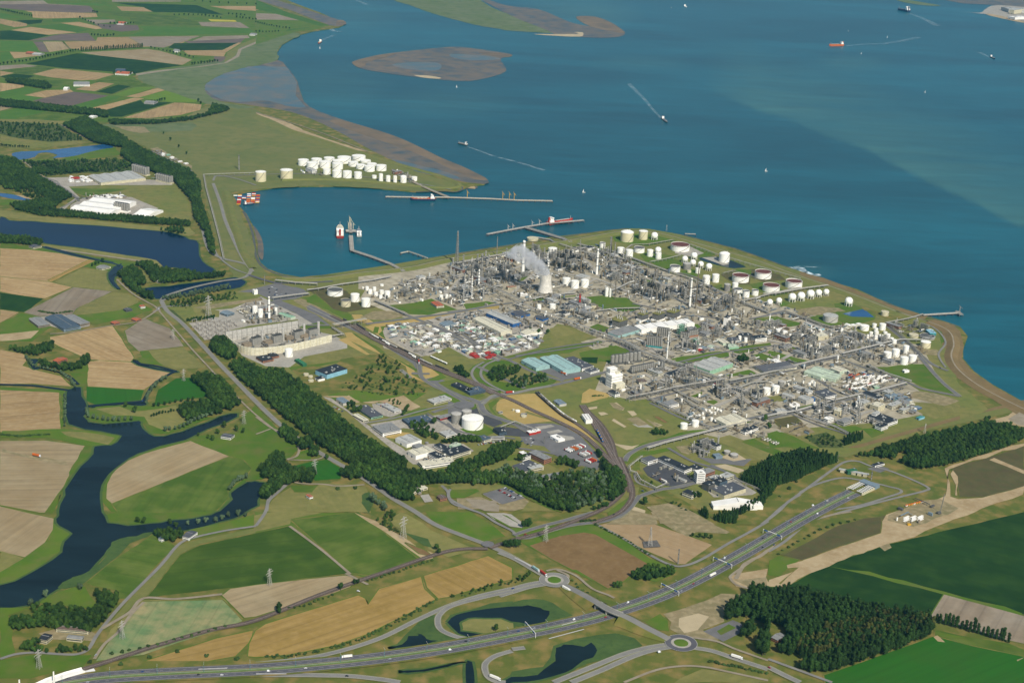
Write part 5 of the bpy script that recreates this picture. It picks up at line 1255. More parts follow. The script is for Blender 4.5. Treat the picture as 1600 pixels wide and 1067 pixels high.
B = [
('C', "550,30 630,75 910,45", 9, 'creamwall', 'lightroof', 'warehouse', 'large pale grey roofed warehouse behind the white tent rows, far left', 'warehouse', 'gable', 4, False),
('C', "440,235 690,265 760,180", 12, 'white', 'white', 'warehouse', 'big white warehouse beside the lake north bank', 'warehouse', 'gable', 3, False),
('C', "830,275 920,288 975,240", 7, 'white', 'white', 'warehouse', 'smaller white arched shed right of the big white warehouse', 'shed', 'gable', 0, False),
('O', "210,255 440,370 530,350", 10, 'palecream', 'palecream', 'warehouse', 'long cream shed beside the blue walled shed', 'shed', 'gable', 0, False),
('O', "320,208 540,300 615,285", 10, 'bluepaint', 'lightroof', 'warehouse', 'long blue walled shed with grey roof', 'shed', 'gable', 0, False),
('O', "612,600 735,665 835,635", 9, 'teal', 'teal', 'warehouse', 'left wing of the teal warehouse in front of the lawn', 'warehouse', 'gable', 0, False),
('O', "765,580 960,690 1100,660", 10, 'teal', 'teal', 'warehouse', 'large teal roofed warehouse beside the asphalt forecourt', 'warehouse', 'gable', 2, False),
('O', "950,590 1120,670 1220,650", 8, 'white', 'darkroof', 'warehouse', 'dark roofed hall adjoining the teal warehouse', 'warehouse', 'flat', 0, True),
('O', "1140,680 1190,700 1265,680", 7, 'white', 'darkroof', 'office', 'small white office at the right end of the teal warehouse', 'office', 'flat', 0, True),
('O', "525,205 600,235 720,228", 6, 'bluepaint', 'darkroof', 'shed', 'navy blue shed behind the blue walled shed', 'shed', 'gable', 0, False),
('O', "720,240 790,262 835,245", 6, 'bluepaint', 'darkroof', 'shed', 'small navy shed right of the navy blue one', 'shed', 'gable', 0, False),
('O', "600,365 650,390 750,345", 6, 'white', 'palecream', 'shed', 'white shed in front of the round tree', 'shed', 'gable', 0, False),
('O', "1340,370 1420,395 1600,350", 7, 'white', 'greyroof', 'warehouse', 'grey roofed hall in front of the black topped furnaces', 'hall', 'gable', 2, False),
('K', "220,900 280,935 700,865", 12, 'white', 'white', 'warehouse', 'long bright white stepped hall in front of the furnaces', 'hall', 'gable', 5, False),
('K', "0,955 85,985 290,935", 9, 'teal', 'greyroof', 'warehouse', 'grey roofed hall with teal end wall', 'hall', 'gable', 2, False),
('P', "695,475 850,530 1085,478", 11, 'mintgreen', 'lightroof', 'warehouse', 'wide pale roofed warehouse with green front, beside round tree', 'warehouse', 'gable', 3, False),
('P', "900,265 960,300 1000,285", 7, 'palegreen', 'palecream', 'shed', 'pale green arched shed beside the square white block', 'shed', 'gable', 0, False),
('P', "980,315 1010,335 1065,310", 6, 'mintgreen', 'palegreen', 'shed', 'small mint shed in front of the pale green arched shed', 'shed', 'gable', 0, False),
('P', "965,85 1000,92 1035,75", 24, 'white', 'blackroof', 'block', 'tall square white block with black roof', 'building', 'flat', 0, False),
('P', "1190,240 1230,262 1315,245", 12, 'white', 'blackroof', 'hall', 'white hall with black roof beside pale plant', 'hall', 'flat', 0, True),
('P', "1085,220 1120,240 1190,222", 14, 'darksteel', 'blackroof', 'hall', 'dark steel hall beside the white hall', 'hall', 'flat', 0, False),
('P', "990,255 1030,280 1085,262", 8, 'lightsteel', 'darkroof', 'hall', 'low grey hall behind the pale green shed', 'hall', 'flat', 0, False),
('P', "890,925 985,975 1130,920", 10, 'palecream', 'palecream', 'warehouse', 'long cream shed in front of the small tank rows', 'shed', 'gable', 2, False),
('P', "450,790 510,820 580,795", 8, 'white', 'greyroof', 'building', 'low white building in front of the lower pipe rack', 'building', 'flat', 0, True),
('P', "0,695 60,725 90,710", 9, 'white', 'blackroof', 'building', 'white building with black roof left of the grey pipework', 'building', 'flat', 0, True),
('P', "235,600 260,625 305,600", 7, 'palecream', 'brownroof', 'building', 'small cream block right of the white stepped tower', 'building', 'flat', 0, True),
('P', "1385,850 1410,870 1470,845", 9, 'lightsteel', 'lightroof', 'building', 'grey shed beside the white concrete pad', 'shed', 'gable', 0, False),
('P', "1210,490 1300,540 1560,490", 6, 'palecream', 'darkroof', 'warehouse', 'low dark roofed workshops right of the wide pale warehouse', 'workshop', 'saw', 7, True),
('P', "1355,435 1400,460 1430,445", 5, 'white', 'white', 'shed', 'small white shed behind the workshops', 'shed', 'flat', 0, False),
('Q', "300,430 440,475 560,430", 9, 'palegreen', 'palegreen', 'warehouse', 'pale green roofed sheds left bay, beside the container yard', 'warehouse', 'gable', 2, False),
('Q', "430,465 560,495 650,460", 9, 'palegreen', 'palegreen', 'warehouse', 'pale green roofed sheds right bay, beside the container yard', 'warehouse', 'gable', 3, False),
('Q', "520,400 600,430 660,410", 9, 'palegreen', 'palecream', 'warehouse', 'mint roofed shed behind the two pale green ones', 'shed', 'gable', 2, False),
('Q', "385,595 480,640 575,620", 9, 'white', 'darkroof', 'building', 'white building with dark roof beside the railway bend', 'building', 'flat', 0, True),
('Q', "250,640 320,670 375,650", 11, 'lightsteel', 'lightroof', 'shed', 'pale corrugated shed beside blue walled one', 'shed', 'gable', 0, False),
('Q', "350,645 372,655 385,640", 9, 'bluepaint', 'bluepaint', 'shed', 'small bright blue box building', 'building', 'flat', 0, False),
('Q', "115,615 200,640 225,625", 8, 'lightsteel', 'lightroof', 'shed', 'light steel shed with sky blue end', 'shed', 'gable', 0, False),
('Q', "845,800 1000,860 1105,840", 9, 'white', 'blackroof', 'warehouse', 'long white hall with dark flat roof at lower right', 'hall', 'flat', 0, True),
('Q', "865,775 900,785 940,765", 14, 'white', 'lightroof', 'building', 'white block behind the long dark flat roofed hall', 'building', 'flat', 0, True),
('Q', "850,700 920,725 970,700", 12, 'creamwall', 'palecream', 'building', 'cream cube building right of white vessel cluster', 'building', 'flat', 0, False),
('Q', "550,750 590,762 615,735", 12, 'creamwall', 'palecream', 'building', 'cream cube building left of white vessel cluster', 'building', 'flat', 0, False),
('Q', "465,815 500,830 540,812", 10, 'white', 'white', 'building', 'white gabled building beside the pipe bridge', 'building', 'gable', 0, True),
('Q', "970,625 1000,640 1075,620", 7, 'bluegrey', 'bluegrey', 'shed', 'blue-grey low shed beside scaffold yard', 'shed', 'flat', 0, False),
('Q', "1235,810 1260,820 1305,805", 5, 'skyblue', 'tealdark', 'shed', 'turquoise roofed shed near the brown field', 'shed', 'flat', 0, False),
('Q', "870,545 890,560 930,548", 5, 'mintgreen', 'palegreen', 'shed', 'green cabin at the end of the container rows', 'shed', 'flat', 0, False),
('Q', "370,115 420,140 490,120", 11, 'creamwall', 'palecream', 'hall', 'pale cream hall among the grey pipework at right', 'hall', 'flat', 0, False),
('Q', "285,195 330,215 365,205", 8, 'white', 'palecream', 'hall', 'small white hall left of cream hall', 'hall', 'gable', 0, False),
('Q', "300,20 440,75 465,65", 5, 'skyblue', 'lightsteel', 'shed', 'narrow sky blue long shed beside the pipe rack', 'shed', 'gable', 0, False),
('Q', "1315,80 1350,110 1385,95", 7, 'tealdark', 'skyblue', 'shed', 'turquoise building beside round dark basin', 'building', 'flat', 0, False),
('Q', "1120,415 1140,425 1165,412", 6, 'white', 'white', 'shed', 'small white hut on the green field beside the dike', 'hut', 'gable', 0, False),
('T', "275,510 335,540 380,500", 9, 'white', 'darkroof', 'building', 'white building with dark sawtooth roof at the rail curve', 'building', 'saw', 4, True),
('T', "410,510 570,580 620,555", 9, 'white', 'blackroof', 'warehouse', 'long white hall with black roof behind the lorry yard', 'hall', 'flat', 0, True),
('T', "565,580 640,612 700,590", 9, 'white', 'blackroof', 'building', 'second black roofed hall behind the lorry yard', 'hall', 'flat', 0, True),
('T', "860,765 970,820 1140,755", 9, 'creamwall', 'darkroof', 'warehouse', 'square hall with big dark flat roof in front of white one', 'hall', 'flat', 0, False),
('T', "860,870 880,910 1240,815", 8, 'white', 'white', 'warehouse', 'long white roofed shed beside the conifer wood', 'shed', 'gable', 0, False),
('T', "620,790 700,820 745,800", 9, 'palecream', 'blackroof', 'office', 'cream office with black roof behind dark tree', 'office', 'flat', 0, True),
('T', "720,610 745,640 800,620", 22, 'white', 'white', 'building', 'tall white process tower building of the lower plant', 'building', 'flat', 0, True),
('T', "545,660 640,700 655,690", 5, 'lightsteel', 'lightroof', 'shed', 'narrow white canopy in the lorry yard', 'canopy', 'gable', 0, False),
('T', "785,715 840,740 870,710", 13, 'darksteel', 'blackroof', 'building', 'dark blue clad block left of the dark flat roof', 'building', 'flat', 0, False),
('T', "880,690 930,715 990,690", 9, 'slate', 'blackroof', 'building', 'dark equipment hall behind the dark flat roof', 'building', 'flat', 0, False),
('T', "870,475 900,500 945,485", 6, 'bluegrey', 'bluegrey', 'shed', 'blue-grey shed beside the two grey tanks', 'shed', 'flat', 0, False),
('T', "1010,250 1010,250 1011,249", 0, '', '', '', '', ''),
('R', "345,140 380,168 400,140", 0, '', '', '', '', ''),
('R', "240,120 300,160 340,135", 7, 'lightsteel', 'bluegrey', 'shed', 'blue-grey arched shed behind dark clipped trees', 'shed', 'gable', 0, False),
('R', "400,190 535,280 640,265", 5, 'mintgreen', 'darkroof', 'building', 'low dark roofed office behind hedge', 'office', 'flat', 0, True),
('R', "615,170 730,230 775,215", 5, 'white', 'lightroof', 'building', 'long narrow white roofed pavilion', 'pavilion', 'flat', 0, True),
('R', "380,255 470,305 515,295", 5, 'palecream', 'palecream', 'building', 'small cream barrack beside the forest belt', 'barrack', 'gable', 0, True),
('R', "545,350 630,412 770,370", 8, 'white', 'greyroof', 'building', 'grey roofed works with blue sign beside the forest belt', 'building', 'flat', 0, True),
('R', "735,450 830,500 955,465", 9, 'white', 'lightroof', 'warehouse', 'white hall with red gable end beside the forest belt', 'hall', 'gable', 2, False),
('R', "840,555 905,595 1050,545", 10, 'white', 'palecream', 'warehouse', 'white hall behind the white works at the forest corner', 'hall', 'gable', 2, False),
('R', "925,645 960,680 1190,610", 9, 'white', 'palecream', 'building', 'long white works at the forest corner', 'works', 'flat', 0, True),
('R', "1120,560 1200,600 1390,560", 9, 'palecream', 'blackroof', 'office', 'office with black solar roof beside the white works', 'office', 'flat', 0, True),
('R', "1000,130 1060,160 1200,120", 5, 'palecream', 'lightroof', 'office', 'low pale offices left of the round green', 'office', 'flat', 0, True),
('R', "790,290 850,335 1050,300", 6, 'slate', 'slate', 'building', 'dark blue-grey workshop behind trees', 'workshop', 'flat', 0, True),
('R', "1100,400 1160,435 1225,400", 5, 'white', 'lightroof', 'building', 'small pale roofed building beside the dark shrubs', 'building', 'flat', 0, True),
('R', "1075,270 1110,290 1190,255", 5, 'redpaint', 'greyroof', 'building', 'low building with red wall left of the two grey silos', 'building', 'flat', 0, True),
('S', "240,440 300,470 345,445", 8, 'palecream', 'slate', 'office', 'cream office with blue roof beside the lawn', 'office', 'flat', 0, True),
('S', "350,435 355,445 455,405", 8, 'lightsteel', 'greyroof', 'office', 'grey office joined to the cream one', 'office', 'flat', 0, True),
('S', "375,370 430,405 480,385", 8, 'slate', 'blackroof', 'office', 'black roofed reception building at the gate', 'office', 'flat', 0, True),
('S', "535,680 640,730 800,690", 5, 'palecream', 'darkroof', 'office', 'low grey roofed wing of the courtyard office', 'office', 'flat', 0, True),
('S', "770,760 800,785 945,735", 9, 'palecream', 'greyroof', 'office', 'courtyard office block with rows of windows beside the wood', 'office', 'flat', 0, True),
('S', "660,690 690,710 790,680", 8, 'creamwall', 'lightroof', 'office', 'courtyard office entrance wing with blue fascia', 'office', 'flat', 0, True),
('S', "850,430 920,470 980,460", 5, 'white', 'white', 'canopy', 'white canopied petrol station in the gate yard', 'canopy', 'flat', 0, False),
('S', "655,390 680,408 720,385", 6, 'redpaint', 'white', 'gatehouse', 'left white canopied red gatehouse', 'gatehouse', 'flat', 0, False),
('S', "705,378 730,395 762,378", 6, 'redpaint', 'white', 'gatehouse', 'right white canopied red gatehouse', 'gatehouse', 'flat', 0, False),
('S', "590,565 620,583 650,570", 6, 'redpaint', 'white', 'gatehouse', 'small red walled gatehouse in front of the wood', 'gatehouse', 'flat', 0, False),
('S', "1115,250 1150,300 1200,290", 9, 'white', 'white', 'building', 'white locomotive shed beside the tracks', 'shed', 'gable', 2, False),
('S', "880,135 930,170 980,155", 6, 'lightsteel', 'bluegrey', 'shed', 'pale blue roofed shed between dry grass and scrub', 'shed', 'gable', 0, False),
('S', "10,510 60,525 105,495", 5, 'mintgreen', 'palegreen', 'shed', 'pale green lean-to behind the solar roof', 'shed', 'flat', 0, False),
('N', "1030,225 1080,258 1125,240", 7, 'palecream', 'tileroof', 'house', 'house with rusty roof on the lawn behind the road', 'house', 'gable', 0, True),
('N', "1200,905 1330,965 1360,940", 6, 'slate', 'blackroof', 'office', 'dark roofed office left of the round green', 'office', 'flat', 0, True),
('N', "1300,950 1360,985 1480,955", 6, 'slate', 'slate', 'office', 'blue-grey hall adjoining the dark roofed office', 'office', 'flat', 0, True),
('M', "1295,790 1390,830 1560,780", 11, 'skyblue', 'blackroof', 'building', 'white and sky blue building with black roof in the scrub', 'building', 'flat', 0, False),
('M', "1290,850 1320,868 1370,855", 6, 'white', 'blackroof', 'building', 'small black roofed annex of the sky blue building', 'building', 'flat', 0, False),
('M', "500,310 560,330 615,310", 6, 'bluegrey', 'bluegrey', 'building', 'blue-grey switch building behind the switchyard', 'building', 'gable', 0, True),
('M', "770,120 785,128 805,118", 12, 'white', 'white', 'building', 'small white gate building beside the pond road', 'building', 'flat', 0, False),
('M', "985,320 1090,355 1105,335", 6, 'palegreen', 'mintgreen', 'shed', 'green roofed shed beside the gas plant', 'shed', 'gable', 0, False),
('M', "1120,700 1190,745 1225,740", 6, 'greendark', 'greendark', 'shed', 'dark green cooler units in front of the power station', 'building', 'saw', 5, False),
('M', "800,680 860,715 935,690", 6, 'brick', 'blackroof', 'building', 'brick building with black roof beside the walled power station', 'building', 'flat', 0, True),
('M', "895,655 930,680 990,668", 6, 'brick', 'blackroof', 'building', 'second brick building with black roof by the power station', 'building', 'flat', 0, True),
('C', "280,915 400,990 505,970", 7, 'bluegrey', 'slate', 'barn', 'long blue roofed barn between two grey barns', 'barn', 'gable', 0, True),
('C', "180,925 240,970 310,955", 6, 'greytan', 'greyroof', 'barn', 'short grey barn left of the blue roofed one', 'barn', 'gable', 0, True),
('C', "400,910 500,960 560,945", 6, 'greytan', 'greyroof', 'barn', 'grey barn right of the blue roofed one', 'barn', 'gable', 0, True),
('C', "690,945 715,955 735,940", 5, 'brick', 'tileroof', 'house', 'orange roofed house at the tan field tip', 'house', 'gable', 0, True),
('C', "820,925 850,935 870,920", 5, 'brick', 'tileroof', 'house', 'second orange roofed house right of the first', 'house', 'gable', 0, True),
('C', "868,840 880,850 900,840", 5, 'white', 'tileroof', 'house', 'orange roofed house below the curving track', 'house', 'gable', 0, True),
('C', "770,862 790,872 820,860", 5, 'darksteel', 'darkroof', 'barn', 'dark shed in the meadow below the peninsula wood', 'shed', 'gable', 0, True),
('C', "600,600 640,612 680,595", 5, 'palecream', 'greyroof', 'barn', 'farm building between the bushes at the ditch', 'barn', 'gable', 0, True),
('C', "960,675 985,690 1020,675", 5, 'white', 'palecream', 'house', 'white house in the peninsula wood', 'house', 'flat', 0, True),
('C', "180,470 210,480 240,462", 5, 'creamwall', 'darkroof', 'house', 'dark roofed house on the south lake bank', 'house', 'gable', 0, True),
('D', "330,115 360,125 395,95", 6, 'brick', 'tileroof', 'farmhouse', 'orange roofed farmhouse enclosed by dark trees', 'farmhouse', 'gable', 0, True),
('D', "170,45 190,52 210,35", 5, 'white', 'tileroof', 'house', 'white house with orange roof in upper left trees', 'house', 'gable', 0, True),
('D', "1235,385 1260,410 1280,400", 6, 'creamwall', 'brownroof', 'farmhouse', 'cream farmhouse inside the dark wood by the green field', 'farmhouse', 'gable', 0, True),
('D', "1380,590 1440,600 1500,585", 5, 'white', 'darkroof', 'farmhouse', 'white farmhouse with dark roof beside round trees', 'farmhouse', 'gable', 0, True),
('E', "1140,150 1180,160 1245,125", 6, 'white', 'darkroof', 'farmhouse', 'white barn beside the lane by the river', 'barn', 'gable', 0, True),
('E', "990,160 1010,168 1040,155", 6, 'white', 'slate', 'house', 'small dark roofed house left of the white riverside barn', 'house', 'gable', 0, True),
('E', "240,790 290,800 330,765", 7, 'creamwall', 'blackroof', 'barn', 'black roofed barn at the left of the farmyard', 'barn', 'gable', 0, True),
('E', "350,728 550,745 552,712", 6, 'creamwall', 'brownroof', 'barn', 'long brown roofed barn with white walls in the farmyard', 'barn', 'gable', 0, True),
('E', "415,785 510,795 512,772", 5, 'creamwall', 'greyroof', 'barn', 'short grey roofed stable in front of the long barn', 'stable', 'gable', 0, True),
('Y', "520,885 560,910 578,890", 6, 'white', 'tileroof', 'house', 'small white house with bright orange roof in the meadow', 'house', 'gable', 0, True),
('R', "1080,930 1110,955 1150,930", 6, 'brick', 'brownroof', 'house', 'brick house in front of the tall wood', 'house', 'gable', 0, True),
('H', "20,780 60,800 105,765", 6, 'brick', 'greyroof', 'house', 'grey roofed house hidden in the poplar wood clearing', 'house', 'gable', 0, True),
('A', "720,460 800,465 815,450", 7, 'white', 'tileroof', 'farmhouse', 'orange roofed farm below the big dark green field', 'farmhouse', 'gable', 0, True),
('A', "720,440 780,442 785,432", 8, 'slate', 'slate', 'barn', 'grey barn behind the orange roofed far farm', 'barn', 'gable', 0, True),
('A', "460,530 560,530 590,512", 8, 'white', 'greyroof', 'barn', 'long pale far barn in the upper left fields', 'barn', 'gable', 0, True),
('A', "395,555 420,556 425,545", 8, 'white', 'white', 'barn', 'white silo shed left of the long pale far barn', 'barn', 'gable', 0, True),
('A', "900,640 960,645 970,632", 7, 'lightsteel', 'greyroof', 'barn', 'far barn beside a dark tree row in the strip fields', 'barn', 'gable', 0, True),
('A', "730,148 770,150 785,138", 7, 'white', 'tileroof', 'farmhouse', 'tiny orange roofed farm between far tree clumps', 'farmhouse', 'gable', 0, True),
('A', "1080,318 1110,320 1120,310", 8, 'white', 'greyroof', 'farmhouse', 'white far farmhouse behind the tree row', 'farmhouse', 'gable', 0, True),
('A', "555,730 580,733 590,722", 6, 'white', 'white', 'house', 'tiny white house at the crossing of two tree belts', 'house', 'gable', 0, True),
('A', "1560,216 1590,218 1600,210", 7, 'white', 'greyroof', 'house', 'far house on the dike bend', 'house', 'gable', 0, True),
('A', "160,330 200,334 210,325", 7, 'brick', 'tileroof', 'farmhouse', 'far farm at the left edge beside stubble', 'farmhouse', 'gable', 0, True),
('A', "200,338 250,342 255,332", 7, 'lightsteel', 'lightroof', 'barn', 'pale far barn right of the left edge farm', 'barn', 'gable', 0, True),
('V', "1480,50 1506,58 1520,40", 22, 'lightsteel', 'lightroof', 'warehouse', 'pale far sheds on the opposite shore, leftmost', 'shed', 'gable', 2, False),
('V', "1510,62 1540,66 1550,42", 26, 'cream', 'lightroof', 'warehouse', 'tall cream far warehouse on the opposite shore', 'warehouse', 'flat', 0, False),
('V', "1550,66 1600,66 1604,46", 20, 'lightsteel', 'greyroof', 'warehouse', 'grey far warehouse at the top right corner', 'warehouse', 'flat', 0, False),
('V', "1500,104 1545,112 1555,96", 14, 'white', 'white', 'warehouse', 'low white far sheds on the far spit', 'shed', 'flat', 0, False),
('U', "650,340 670,350 720,330", 5, 'white', 'blackroof', 'service_building', 'white service building with black roof above the tunnel portal', 'building', 'flat', 0, True),
('U', "485,375 500,385 550,370", 8, 'greendark', 'greendark', 'service_building', 'bright green service building at the tunnel mouth', 'building', 'flat', 0, True),
('J', "575,735 600,750 655,738", 7, 'white', 'white', 'building', 'small white building in front of the cooling tower', 'building', 'flat', 0, True),
('J', "485,680 500,690 550,670", 8, 'creamwall', 'brick', 'building', 'brown box building left of the cooling tower', 'building', 'flat', 0, True),
('J', "1060,590 1130,610 1215,600", 9, 'lightsteel', 'lightroof', 'hall', 'pale gabled hall behind the three white tanks', 'hall', 'gable', 2, False),
('N', "1100,400 1150,425 1245,400", 7, 'white', 'bluegrey', 'workshop', 'blue roofed workshop in the contractor yard', 'workshop', 'gable', 0, True),
]
for b in B:
 if not b[2]: continue
 k, p, h, wall, roof, nm, desc, cat = b[:8]; st, bays, wn = (list(b[8:]) + ['flat', 0, True][len(b[8:]):])
 building(k, p, h, wall, roof, nm, desc, cat, st, bays, wn)
# ============================================================ trees
def leafmat(name, c1, c2, rnd=.3):
 m = bpy.data.materials.new(name); m.use_nodes = True; nt = m.node_tree; L = nt.links.new; b = nt.nodes['Principled BSDF']; b.inputs['Roughness'].default_value = .8; b.inputs['Specular IOR Level'].default_value = .15
 g = N(nt, 'ShaderNodeNewGeometry'); nz = N(nt, 'ShaderNodeTexNoise'); nz.inputs['Scale'].default_value = .35; nz.inputs['Detail'].default_value = 3; L(g.outputs['Position'], nz.inputs['Vector'])
 mr = N(nt, 'ShaderNodeMapRange'); mr.inputs[1].default_value = .35; mr.inputs[2].default_value = .65; L(nz.outputs[0], mr.inputs[0])
 mx = N(nt, 'ShaderNodeMix', data_type='RGBA'); mx.inputs[6].default_value = srgb(c1) + (1,); mx.inputs[7].default_value = srgb(c2) + (1,); L(mr.outputs[0], mx.inputs[0])
 oi = N(nt, 'ShaderNodeObjectInfo'); ra = N(nt, 'ShaderNodeMapRange'); ra.inputs[3].default_value = 1 - rnd; ra.inputs[4].default_value = 1 + rnd; L(oi.outputs['Random'], ra.inputs[0])
 n2 = N(nt, 'ShaderNodeTexNoise'); n2.inputs['Scale'].default_value = .012; n2.inputs['Detail'].default_value = 3; L(g.outputs['Position'], n2.inputs['Vector']); r2 = N(nt, 'ShaderNodeMapRange'); r2.inputs[1].default_value = .35; r2.inputs[2].default_value = .65; r2.inputs[3].default_value = .8; r2.inputs[4].default_value = 1.25; L(n2.outputs[0], r2.inputs[0])
 mu = N(nt, 'ShaderNodeMath', operation='MULTIPLY'); L(ra.outputs[0], mu.inputs[0]); L(r2.outputs[0], mu.inputs[1])
 vm = N(nt, 'ShaderNodeVectorMath', operation='SCALE'); L(mx.outputs[2], vm.inputs[0]); L(mu.outputs[0], vm.inputs['Scale']); L(vm.outputs[0], b.inputs['Base Color']); MATS[name] = m
GF[0] = .62
leafmat('leaf', '34501c', '486222'); leafmat('leafdark', '284418', '36521e', .3); leafmat('leafsilver', '546a48', '66795a', .25); leafmat('leafyellow', '5e5e2a', '4a5626', .3); leafmat('leafbush', '3a5629', '546b32', .35)
GF[0] = 1.0
def crown_mesh(name, shape, m, seed, n=230, leaf=.85):
 """many leaf clumps spread through the crown's volume round a few lobes; z from trunk top; unit = metres"""
 r_ = random.Random(seed); mb = MB(); lobes = []
 if shape == 'round':
  H, W = 13, 5.2; lobes = [(r_.uniform(-2.2, 2.2), r_.uniform(-2.2, 2.2), r_.uniform(5, 10.5), r_.uniform(1.8, 3.1)) for _ in range(11)] + [(0, 0, 8, 3.8)]
 elif shape == 'poplar':
  lobes = [(r_.uniform(-.7, .7), r_.uniform(-.7, .7), 3.5 + i * 1.7, 2.8 - abs(i - 3) * .22) for i in range(8)]
 elif shape == 'conifer':
  lobes = [(r_.uniform(-.3, .3), r_.uniform(-.3, .3), 3 + i * 1.9, 3.0 - i * .3) for i in range(7)]
 else:
  lobes = [(r_.uniform(-1.8, 1.8), r_.uniform(-1.8, 1.8), r_.uniform(1.0, 2.6), r_.uniform(1.1, 1.9)) for _ in range(6)]
 for x, y, z, q in lobes:                                   # inner lumpy mass
  k = 6; vs = []; 
  for j in range(1, 4):
   a = math.pi * j / 4 - math.pi / 2
   for i in range(k): t = 2*math.pi*(i + j*.5)/k; f = q * r_.uniform(.62, .95); vs.append((x + f*math.cos(a)*math.cos(t), y + f*math.cos(a)*math.sin(t), z + f*math.sin(a)))
  vs += [(x, y, z - q*.8), (x, y, z + q*.9)]
  fs = [(j*k+i, j*k+(i+1)%k, (j+1)*k+(i+1)%k, (j+1)*k+i) for j in range(2) for i in range(k)] + [(3*k, (i+1)%k, i) for i in range(k)] + [(3*k+1, 2*k+i, 2*k+(i+1)%k) for i in range(k)]
  mb.add(vs, fs)
 for _ in range(n):
  x, y, z, q = r_.choice(lobes); d = Vector((r_.gauss(0, 1), r_.gauss(0, 1), r_.gauss(.25, 1))).normalized(); p = Vector((x, y, z)) + d * q * r_.uniform(.8, 1.15)
  s = leaf * r_.uniform(.5, 1.1); u = Vector((r_.gauss(0,1), r_.gauss(0,1), r_.gauss(0,1))).cross(d).normalized(); v = d.cross(u).normalized() + d * r_.uniform(-.6, .6)
  mb.add([p - u*s, p + v*s*.8, p + u*s, p - v*s*.8], [(0, 1, 2, 3)])
 me_o = mb.build(name, m); return me_o
def make_tree(shape, m, seed, name):
 t = empty(name); c = crown_mesh('crown', shape, m, seed); c.parent = t
 mb = MB(); H = {'round': 7, 'poplar': 14, 'conifer': 12, 'bush': 1.4}[shape]; mb.lathe(0, 0, [(.42, 0), (.3, H*.4), (.12, H)], 7)
 if shape in ('round', 'bush'):
  for i in range(4): a = i*1.57 + seed; mb.bar((0, 0, H*.45), (1.9*math.cos(a), 1.9*math.sin(a), H*.95), .22)
 mb.build('trunk', 'bark', t); return t
KIND = {'r': ('round', 'leaf', 'broadleaf_tree'), 'k': ('round', 'leafdark', 'broadleaf_tree'), 's': ('round', 'leafsilver', 'willow_tree'), 'p': ('poplar', 'leafdark', 'poplar_tree'), 'y': ('poplar', 'leafyellow', 'poplar_tree'), 'c': ('conifer', 'leafdark', 'conifer_tree'), 'b': ('bush', 'leafbush', 'bush')}
